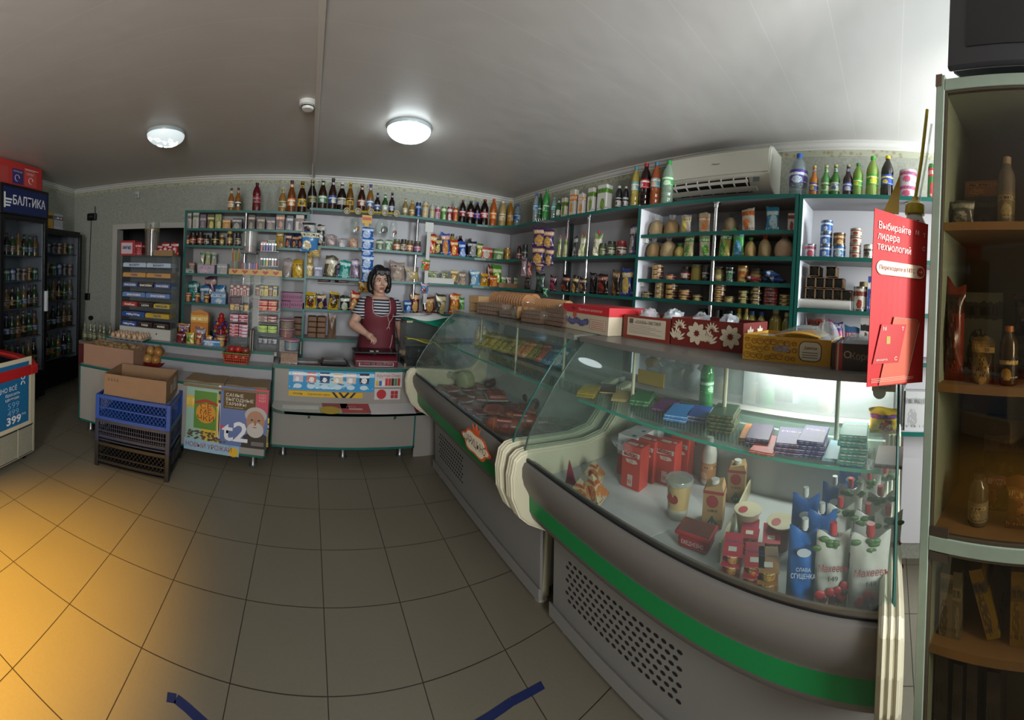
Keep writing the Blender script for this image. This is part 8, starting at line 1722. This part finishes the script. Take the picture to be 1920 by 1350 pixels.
DM = [M('4a2420', .45, vary=.3, bscale=35), M('5c3028', .45, vary=.3, bscale=35), M('3c2422', .4, vary=.3, bscale=35)]
for k, (u, v, lb) in enumerate(((905, 690, 'dark smoked meat piece at the far back'), (925, 700, 'dark smoked meat piece second from the back'), (945, 712, 'brown smoked meat piece in the middle row'), (920, 722, 'brown smoked meat piece beside the pale cheese'), (965, 725, 'dark smoked meat piece under the glass shelf'), (985, 745, 'dark smoked meat piece near the trays'), (1005, 760, 'brown smoked meat piece at the case middle'))):
    lump(u, v, .075, .03, .026, .6+.3*(k % 3), DM[k % 3], lb, 'smoked_meat', 'meat')
VP = [pk('6a2c30/8a8488/4a1c20/b8b0b0', .2), pk('7a4a44/a8a0a0/5a2a2c/c8c0c0', .2), pk('8a5a58/b0a8a4/6a3438/d0c8c8', .2)]
rv = random.Random(8)
for r_ in range(4):
    for k in range(10):
        x, y = .90+.115*r_-.03*(2.45-1.3-k*.112)/1.2, 2.42-.112*k
        if r_ == 0 and k > 7 or r_ == 1 and k > 6: continue
        o = MB().bx(-.05, .05, -.036, .036, 0, .014).build('meat_pack', VP[(k+r_) % 3], None, (x+rv.uniform(-.01, .01), y, DK+.001+.012*(k % 2)), rv.uniform(-.9, .3), bevel=.004)
        tag(o, f'flat vacuum meat pack, {("first", "second", "third", "fourth", "fifth", "sixth", "seventh", "eighth", "ninth", "tenth")[k]} from the far end, {("row along the front glass", "second row from the glass", "third row from the glass", "row under the air grille")[r_]}', 'meat pack', 'vacuum packs of meat')
t = lump(1075, 765, .06, .05, .04, .3, M('9a706a', .35, vary=.15), 'pale pink ham in a clear wrap by the end of the meat case', 'ham', 'ham')
for k, (u, v) in enumerate(((1037, 797), (1055, 805), (1072, 800), (1085, 812))):
    p = on_z(u, v, DK); prod('tin', ('P3a3424/7a6a3a/24201a/a89a74', GOLD), f'{("leftmost", "second", "third", "rightmost")[k]} flat dark tin at the near end of the meat case', (p.x, p.y, DK), 0, (.075, .075, .032), 'flat tins in the meat case')
for k, (u, v) in enumerate(((975, 834), (990, 836), (1010, 830))):
    p = on_z(u, v, DK); o = MB().bx(-.03, .03, -.022, .022, 0, .022).build('cheese_pack', pk('a8702c/c8a860/b0883c/6a3a18', .3), None, (p.x, p.y, DK), .5+.2*k, bevel=.003); tag(o, f'{("left", "middle", "right")[k]} small orange cheese pack at the near front of the meat case', 'cheese', 'small cheese packs')
ff = 'dried fish packets on the glass shelf'
for k in range(14):
    u = 893+k*11.5; v = 652+k*2.8; p = on_z(u, v, SH); c = (('8a8424/a89c4a/5a5a1c/d0c8a0', '7a7424/a8a04a/4a4a1c/c8c090', '8a7a2c/b0a04c/6a5a20/d8d0a8')[k % 3] if k not in (7, 8, 11, 12, 13) else ('b8642c/c88a4a/8a4a1c/e8d8b8' if k < 9 else ('4a84a8/a8b8c0/b89a74/e0e8ec' if k > 11 else 'a83424/c86a4a/7a241c/e8d0c0')))
    t = prod('bag', ('F'+c,), f'{("first", "second", "third", "fourth", "fifth", "sixth", "seventh", "eighth", "ninth", "tenth", "eleventh", "twelfth", "thirteenth", "fourteenth")[k]} fish snack packet from the far end of the meat case shelf', (min(1.33, max(1.13, p.x)), p.y, SH+.012), 0, (.12, .03, .15), ff, 'fish_packet', 'packet', (-.95, 0, -PI/2+.3+.1*(k % 3)))
for k, (u, v) in enumerate(((866, 636), (884, 640))):
    p = on_z(u, v, SH); prod('bottle', ('Gb0a488', 'Pa8842c/b8a878/8a6a24/5a3a18', 'Gb4b0a4'), f'{("left", "right")[k]} mayonnaise bottle at the far end of the meat case', (min(1.34, p.x), min(p.y, 2.43), SH), 0, (.06, .06, .15), 'mayonnaise bottles')
for k in range(4):
    p = on_z(895+k*16, 640+k*4, SH+.03); prod('bag2', ('F4a4a44/a8a8a0/2c2c28/c8c8c0',), f'{("first", "second", "third", "fourth")[k]} grey silver packet behind the yellow fish packets', (1.35, min(p.y, 2.4), SH), -PI/2, (.09, .03, .10), ff)
p = on_x(1015, 640, 1.62); prod('jug', ('L9ab0c4:.35', 'P4a7ab0/a8b8c8/5a8ac0/d8e0e8', 'G2c5aa8'), 'large clear water jug behind the meat case', (1.60, p.y, .965), 0, (.11, .11, .20), None, 'water_jug'); p = on_x(1000, 700, 1.62); tag(MB().bx(1.57, 1.66, p.y-.16, p.y+.14, .966, 1.02).build('purple_pack', pk('4a3a7a/7a6aa0/3a2a6a/b0a8c8')), 'long purple pack behind the meat case glass', 'pack')
for k, y_ in enumerate((2.2, 1.95)):
    tag(MB().bx(1.57, 1.66, y_-.1, y_+.1, .966, 1.05).build('dark_carton', pk(('4a3a30/6a5a44/2c241c/8a7a64', '2c3a38/4a5a54/1c2826/7a8a84')[k])), ('brown', 'dark green')[k] + ' carton behind the far end of the meat case', 'box')

# ================================================================== INSIDE THE GLAZED CABINET
def cabitem(kind, mats, label, lx, ly, z, w_, h, d=None, rz=0, name=None, cat=None):
    o = prod(kind, mats, label, (0, 0, 0), 0, (w_, d or w_, h), 'goods in the glazed cabinet', name, cat); cab_place(o, lx, ly, z, rz); return o
def cu(u, v, dep): q = cabp(u, v, dep); return q.x
cabitem('box', ('P8a5a24/a8742c/6a4418/3a2a14',), 'orange box on the top cabinet shelf', cu(1825, 290, .2)+.03, .22, zA+.11, .10, .05, .07); cabitem('box', ('P3a3c38/4a4c46/2c2e2a/5a5a54',), 'dark box carrying the orange one on the top cabinet shelf', cu(1825, 330, .2)+.03, .22, zA, .10, .11, .08)
cabitem('bottle', ('G6a6254', 'P7a6a4c/a8986c/8a7a54/3a3020', 'Gb09a80'), 'white capped bottle on the top cabinet shelf', cu(1888, 350, .13), .12, zA, .05, .20, name='bottle'); cabitem('bag', ('F4a4a44/8a8a80/3a3a36/a8a8a0',), 'clear crumpled packet on the top cabinet shelf', cu(1805, 400, .1), .10, zA, .07, .07, .04)
cabitem('bag2', ('F6a2a1c/3a1c14/8a3a24/2a1410',), 'tall red brown patterned packet on the middle cabinet shelf', cu(1778, 600, .1)+.02, .10, zB, .06, .27, .05); cabitem('box', ('P7a7a70/4a4a44/8a8a80/2a2a28',), 'newsprint wrapped stack on the middle cabinet shelf', cu(1835, 600, .2)+.01, .24, zB, .12, .25, .05); cabitem('pouch', ('F6a5430/8a7040/4a3a20/a89060',), 'tan packet with a price tag on the middle cabinet shelf', cu(1842, 700, .1), .10, zB, .065, .12, .05)
t = cabitem('bottle', ('L3a2c10', 'P1c1814/a8842c/b8641c/c8b890', 'Ga8641c'), 'orange capped sauce bottle on the middle cabinet shelf', cu(1890, 700, .08), .09, zB, .05, .155); cabitem('bag3', ('F5a3a2c/3a2418/7a5a40/2c1c14',), 'dark brown round pack at the back of the middle cabinet shelf', cu(1905, 560, .2)+.05, .22, zB+.12, .12, .12, .08)
cabitem('box', ('P2a2420/3a322c/1c1814/4a4038',), 'black box under the brown pack on the middle cabinet shelf', cu(1905, 640, .2)+.05, .22, zB, .13, .12, .08)
t = thing('price_note', 'small paper price note on the tan packet in the cabinet', 'price tag'); cab_place(t, cu(1850, 680, .06), .06, zB+.085); MB().bx(-.02, .02, 0, .001, 0, .014).build('note', M('a88a54', .6), t); text('50', .012, M('1c1814', .6), t, (0, -.001, .007), width=.012)
cabitem('bottle', ('L4a4434', 'P7a7460/a89a74/4a4434/2c2820', 'G2a2620'), 'leaning small bottle with pale label on the lower cabinet shelf', cu(1835, 880, .1), .11, zm+.002, .055, .13); cabitem('bag', ('F6a3a20/8a5a34/3a1c14/c8a070',), 'orange brown packet at the right of the lower cabinet shelf', cu(1905, 960, .1)+.02, .10, zm+.002, .10, .13, .05); cabitem('bag2', ('F2a1c20/7a2a34/1c1418/a88a8c',), 'dark packet beside the leaning bottle', cu(1850, 930, .16)+.02, .18, zm+.002, .09, .11, .05); cabitem('box', ('P3a3028/5a4a3c/2a221c/6a5a48',), 'tall dark box at the back of the lower cabinet shelf', cu(1870, 800, .22)+.03, .26, zm+.002, .14, .24, .06)
bx_ = 'boxes in the lower glazed cabinet'
for k, (u, w_, h, c, lb, dep) in enumerate(((1762, .035, .155, 'P7a7058/5a5240/8a8064/3a3428', 'pale grey upright box at the left of the lower cabinet', .08), (1786, .022, .165, 'P6a6450/8a8268/4a4434/2c281e', 'slim grey upright box second in the lower cabinet', .08), (1895, .04, .18, 'P8a6e1c/6a5418/a8882c/3a2c10', 'yellow upright box at the right of the lower cabinet', .09), (1915, .03, .18, 'P86691c/6a5418/a8882c/3a2c10', 'yellow upright box at the picture edge in the lower cabinet', .09))):
    q = cu(u, 1120, dep); cabitem('box', (c,), lb, q+w_/2, dep+.09, zC+.001, w_, h, .18, name='upright_box')
o = cabitem('box', ('P8a7018/5a4c34/a8882c/2a2c3a',), 'yellow box leaning sideways in the lower cabinet', cu(1865, 1120, .09), .18, zC+.012, .035, .17, .18, name='upright_box'); o.rotation_euler = (0, -.32, CA)
for k, (u, w_) in enumerate(((1752, .035), (1786, .026), (1812, .028), (1850, .034))):
    q = cu(u, 1290, .09); t = cabitem('box', ('P2c2824/3a342c/4a4034/1c1814',), f'{("leftmost", "second", "third", "rightmost")[k]} dark upright box on the bottom cabinet shelf', q+w_/2, .18, .082, w_, zC-.13-.02*(k % 2), .18, name='upright_box')
    o = MB().bx(-.5, .5, -.503, -.5, 0, .62).build('paper_face', M('5a5344', .6), t)

# ================================================================== THE SHOP ASSISTANT
YW = 3.26
t = thing('person', 'shop assistant with black bobbed hair in a maroon apron behind the cash desk', 'person', (.64, YW, 0))
def remesh(o, vox, it=6):
    m = o.modifiers.new('remesh', 'REMESH'); m.mode = 'VOXEL'; m.voxel_size = vox; m.use_smooth_shade = True
    s_ = o.modifiers.new('smooth', 'SMOOTH'); s_.iterations = it; s_.factor = .5; return o
TORSO = [(.50, .155, .125), (.62, .172, .135), (.76, .168, .132), (.88, .150, .120), (.99, .136, .110), (1.08, .146, .124), (1.155, .156, .118), (1.205, .155, .1), (1.24, .12, .082), (1.265, .075, .065)]
def loft(m, prof, grow=0.0, n=28, a0=0, a1=2*PI):
    b = len(m.v)
    for z, rx_, ry_ in prof:
        for i in range(n): a = 2*PI*i/n; m.v.append(((rx_+grow)*math.cos(a), (ry_+grow)*math.sin(a), z))
    for j in range(len(prof)-1):
        for i in range(n): m.f.append((b+j*n+i, b+j*n+(i+1) % n, b+(j+1)*n+(i+1) % n, b+(j+1)*n+i))
    m.f.append(tuple(b+i for i in range(n))[::-1]); m.f.append(tuple(b+(len(prof)-1)*n+i for i in range(n)))
def L3(u, v, y): p = on_y(u, v, y); return Vector((p.x-.64, y-YW, p.z))
elR, haR = L3(661, 607, 3.19), L3(687, 626, 3.07)
shR, shL = Vector((-.13, .0, 1.187)), Vector((.137, .0, 1.187)); elL, haL = Vector((.215, -.02, .965)), Vector((.20, -.15, .865))
SKIN = M('b08a76', .5, vary=.05, bscale=20)
HA = .13; ch, sh_ = math.cos(HA), math.sin(HA); HC_ = Vector((-.012, -.012, 1.395))
def H(x, y, z): return tuple(HC_ + Vector((x*ch - y*sh_, x*sh_ + y*ch, z)))
m = MB(); loft(m, TORSO)
for s_ in (-1, 1): m.tube([(s_*.085, 0, .58), (s_*.08, 0, .42), (s_*.075, .01, .08)], [.085, .06, .042], 14); m.ball((s_*.075, -.04, .035), .04, .10, .035)
m.tube([(0, .005, 1.2), (-.004, -.002, 1.27), H(0, .005, -.06)], [.062, .05, .052], 16)
for sh1, el, ha in ((shR, elR, haR), (shL, elL, haL)):
    m.tube([sh1*1.0, (sh1*2+el)/3, el], [.056, .05, .04], 14); m.ball(sh1, .056); m.ball(el, .041); m.tube([el, el.lerp(ha, .35), ha], [.045, .043, .025], 14)
    d = (ha-el).normalized(); side = d.cross(Vector((0, 0, 1))).normalized(); dn = side.cross(d).normalized()
    m.tube([ha-d*.01, ha+d*.035, ha+d*.06], [.022, .031, .03], 12)
    for k in range(4):
        b0 = ha+d*.06+side*(-.0285+.019*k); l = (.027, .032, .030, .024)[k]
        m.tube([b0-d*.015, b0+d*l, b0+d*l*1.5-dn*.5*l, b0+d*l*1.4-dn*l*1.3], [.0092, .0088, .008, .0068], 8)
    th = ha+d*.02-side*.026; m.tube([th, th-side*.014+d*.022-dn*.006, th-side*.008+d*.045-dn*.014], [.0115, .0105, .008], 8)
# head: skull, jaw, cheeks, nose, lips, ears
m.ball(H(0, .008, .03), .072, .09, .09, 20, 14); m.ball(H(0, -.02, -.03), .06, .068, .075, 18, 12); m.ball(H(0, -.062, -.088), .026, .022, .018)
for s_ in (-1, 1): m.ball(H(s_*.034, -.058, -.022), .026, .024, .028); m.ball(H(s_*.073, .01, -.005), .009, .018, .028); m.ball(H(s_*.028, -.076, .022), .02, .01, .007)
m.tube([H(0, -.078, .02), H(0, -.093, -.008), H(0, -.103, -.028)], [.008, .0095, .012], 10)
for s_ in (-1, 1): m.ball(H(s_*.011, -.09, -.031), .008, .008, .007)
m.ball(H(0, -.083, -.056), .02, .01, .007); m.ball(H(0, -.081, -.066), .017, .01, .006)
remesh(m.build('body', SKIN, t, smooth=True, normals=True), .0042, 4)
MOUTH = M('7a3a38', .45)
o = MB().ball(H(0, -.0905, -.0555), .021, .006, .0045).ball(H(0, -.088, -.0655), .018, .006, .005).build('lips', MOUTH, t, smooth=True)
for s_ in (-1, 1):
    o = MB().ball(H(s_*.029, -.0805, .004), .0135, .007, .0068).build('eye', M('c0b8ae', .3), t, smooth=True); MB().ball(H(s_*.029+.002, -.0862, .004), .006, .003, .006).build('iris', M('1e140e', .2), o, smooth=True)
    MB().tube([H(s_*.029-.014, -.0835, .009), H(s_*.029, -.089, .0125), H(s_*.029+.014, -.083, .008)], .0016, 6).build('eyelid', M('2a1a14', .5), o)
    MB().tube([H(s_*.013, -.091, .022), H(s_*.03, -.091, .028), H(s_*.048, -.079, .022)], [.0028, .003, .0015], 6).build('eyebrow', M('22160f', .7), t)
m = MB(); m.ball(H(0, .022, .045), .084, .09, .092, 22, 14)
for s_ in (-1, 1): 
    m.tube([H(s_*.062, .0, .07), H(s_*.082, -.006, .02), H(s_*.086, -.004, -.04), H(s_*.078, -.012, -.085), H(s_*.066, -.022, -.105)], [.034, .03, .03, .026, .008], 12); m.tube([H(s_*.05, -.05, .075), H(s_*.07, -.05, .03), H(s_*.077, -.045, -.02), H(s_*.072, -.046, -.06)], [.02, .016, .014, .006], 10); m.ball(H(s_*.06, .045, -.05), .036, .05, .06)
m.ball(H(0, .06, -.05), .075, .05, .085); m.ball(H(0, .03, .10), .06, .07, .05)
for k in range(7): x_ = -.054+.018*k; m.tube([H(x_*.75+.01, -.045, .112), H(x_*.95+.006, -.083, .085), H(x_*1.1, -.09+.25*x_*x_*20*.1, .05+.012*(k % 3 == 1))], [.018, .017, .007], 8)
remesh(m.build('hair', M('0d0a0a', .42, bump=.12, bscale=120), t, smooth=True), .005, 4)
# striped shirt with short sleeves
ms, ts, bs_ = newmat('striped_cloth'); n_ = ts.nodes; tc = n_.new('ShaderNodeTexCoord'); wv = n_.new('ShaderNodeTexWave'); wv.wave_type = 'BANDS'; wv.bands_direction = 'Z'; wv.inputs['Scale'].default_value = 12.5; wv.inputs['Distortion'].default_value = .6; wv.inputs['Detail'].default_value = 1
cr = n_.new('ShaderNodeValToRGB'); cr.color_ramp.interpolation = 'CONSTANT'; cr.color_ramp.elements[0].color = lin('14182e'); cr.color_ramp.elements[1].position = .62; cr.color_ramp.elements[1].color = lin('b4b2b0')
ts.links.new(tc.outputs['Object'], wv.inputs['Vector']); ts.links.new(wv.outputs['Fac'], cr.inputs[0]); ts.links.new(cr.outputs[0], bs_.inputs['Base Color']); bs_.inputs['Roughness'].default_value = .8
m = MB(); loft(m, [(z, a, b) for z, a, b in TORSO[3:9]], .008)
for sh1, el in ((shR, elR), (shL, elL)): e2 = sh1.lerp(el, .62); m.tube([sh1*.98, sh1.lerp(el, .3), e2], [.066, .064, .062], 16); m.ball(sh1, .066)
remesh(m.build('striped_shirt', ms, t, smooth=True), .007, 3)
# apron: sleeveless, scooped neck with pale piping
APR = M('5c1a24', .75, vary=.12, bscale=12)
def ap(a, z):
    P = TORSO
    for i in range(len(P)-1):
        if P[i][0] <= z <= P[i+1][0]: break
    f = (z-P[i][0])/(P[i+1][0]-P[i][0]); rx_ = P[i][1]+(P[i+1][1]-P[i][1])*f+.018; ry_ = P[i][2]+(P[i+1][2]-P[i][2])*f+.020
    k = 1+.012*math.sin(9*a+z*14) if z < 1.0 else 1
    return (rx_*k*math.sin(a)*.95, -ry_*k*math.cos(a), z)
m = MB(); nz_ = 40; na = 44
def inside(a, z):
    x = abs(ap(a, z)[0])
    if z > 1.10 and x < .078*min(1, ((z-1.10)/.03))**.5 and math.cos(a) > 0: return False
    if z > 1.10 and x > .15 - (z-1.10)*.12: return False
    if z > 1.19 and math.cos(a) < 0 and x < .07: return False
    return True
idx = {}
for j in range(nz_):
    for i in range(na):
        a0, a1 = -PI+2*PI*i/na, -PI+2*PI*(i+1)/na; z0, z1 = .5+.75*j/nz_, .5+.75*(j+1)/nz_
        if not inside((a0+a1)/2, (z0+z1)/2): continue
        q = []
        for a, z in ((a0, z0), (a1, z0), (a1, z1), (a0, z1)):
            kk = (round(a, 4), round(z, 4))
            if kk not in idx: idx[kk] = len(m.v); m.v.append(ap(a, z))
            q.append(idx[kk])
        m.f.append(tuple(q))
o = m.build('apron', APR, t, smooth=True); sd = o.modifiers.new('thickness', 'SOLIDIFY'); sd.thickness = .006; sd.offset = 1
PIP = M('a88a88', .6)
nk = [(x_, z_) for x_, z_ in ((-.076, 1.235), (-.079, 1.17), (-.071, 1.127), (-.045, 1.103), (0, 1.095), (.045, 1.103), (.071, 1.127), (.079, 1.17), (.076, 1.235))]
def onap(x, z, off=.008):
    lo, hi = -PI/2, PI/2
    for _ in range(30):
        md_ = (lo+hi)/2
        if ap(md_, z)[0] < x: lo = md_
        else: hi = md_
    p = ap(lo, z); return (p[0], p[1]-off, p[2])
MB().tube([onap(x, z) for x, z in nk], .0035, 6).build('neck_piping', PIP, o)
MB().tube([onap(.055+.028*math.sin(q*.9)*.6+.02*q/6, .985+.022*q) for q in range(7)], .003, 6).tube([onap(.085-.028*math.sin(q*.9)*.6+.01*q/6, .985+.022*q) for q in range(7)], .003, 6).build('cord', PIP, o)
MB().tube([onap(.115-.03*(q/8)**2, .93-.016*q) for q in range(9)], .0035, 6).tube([onap(-.03+.0135*q, .80-.006*math.sin(q*.35)) for q in range(9)], .003, 6).build('pocket_piping', PIP, o)
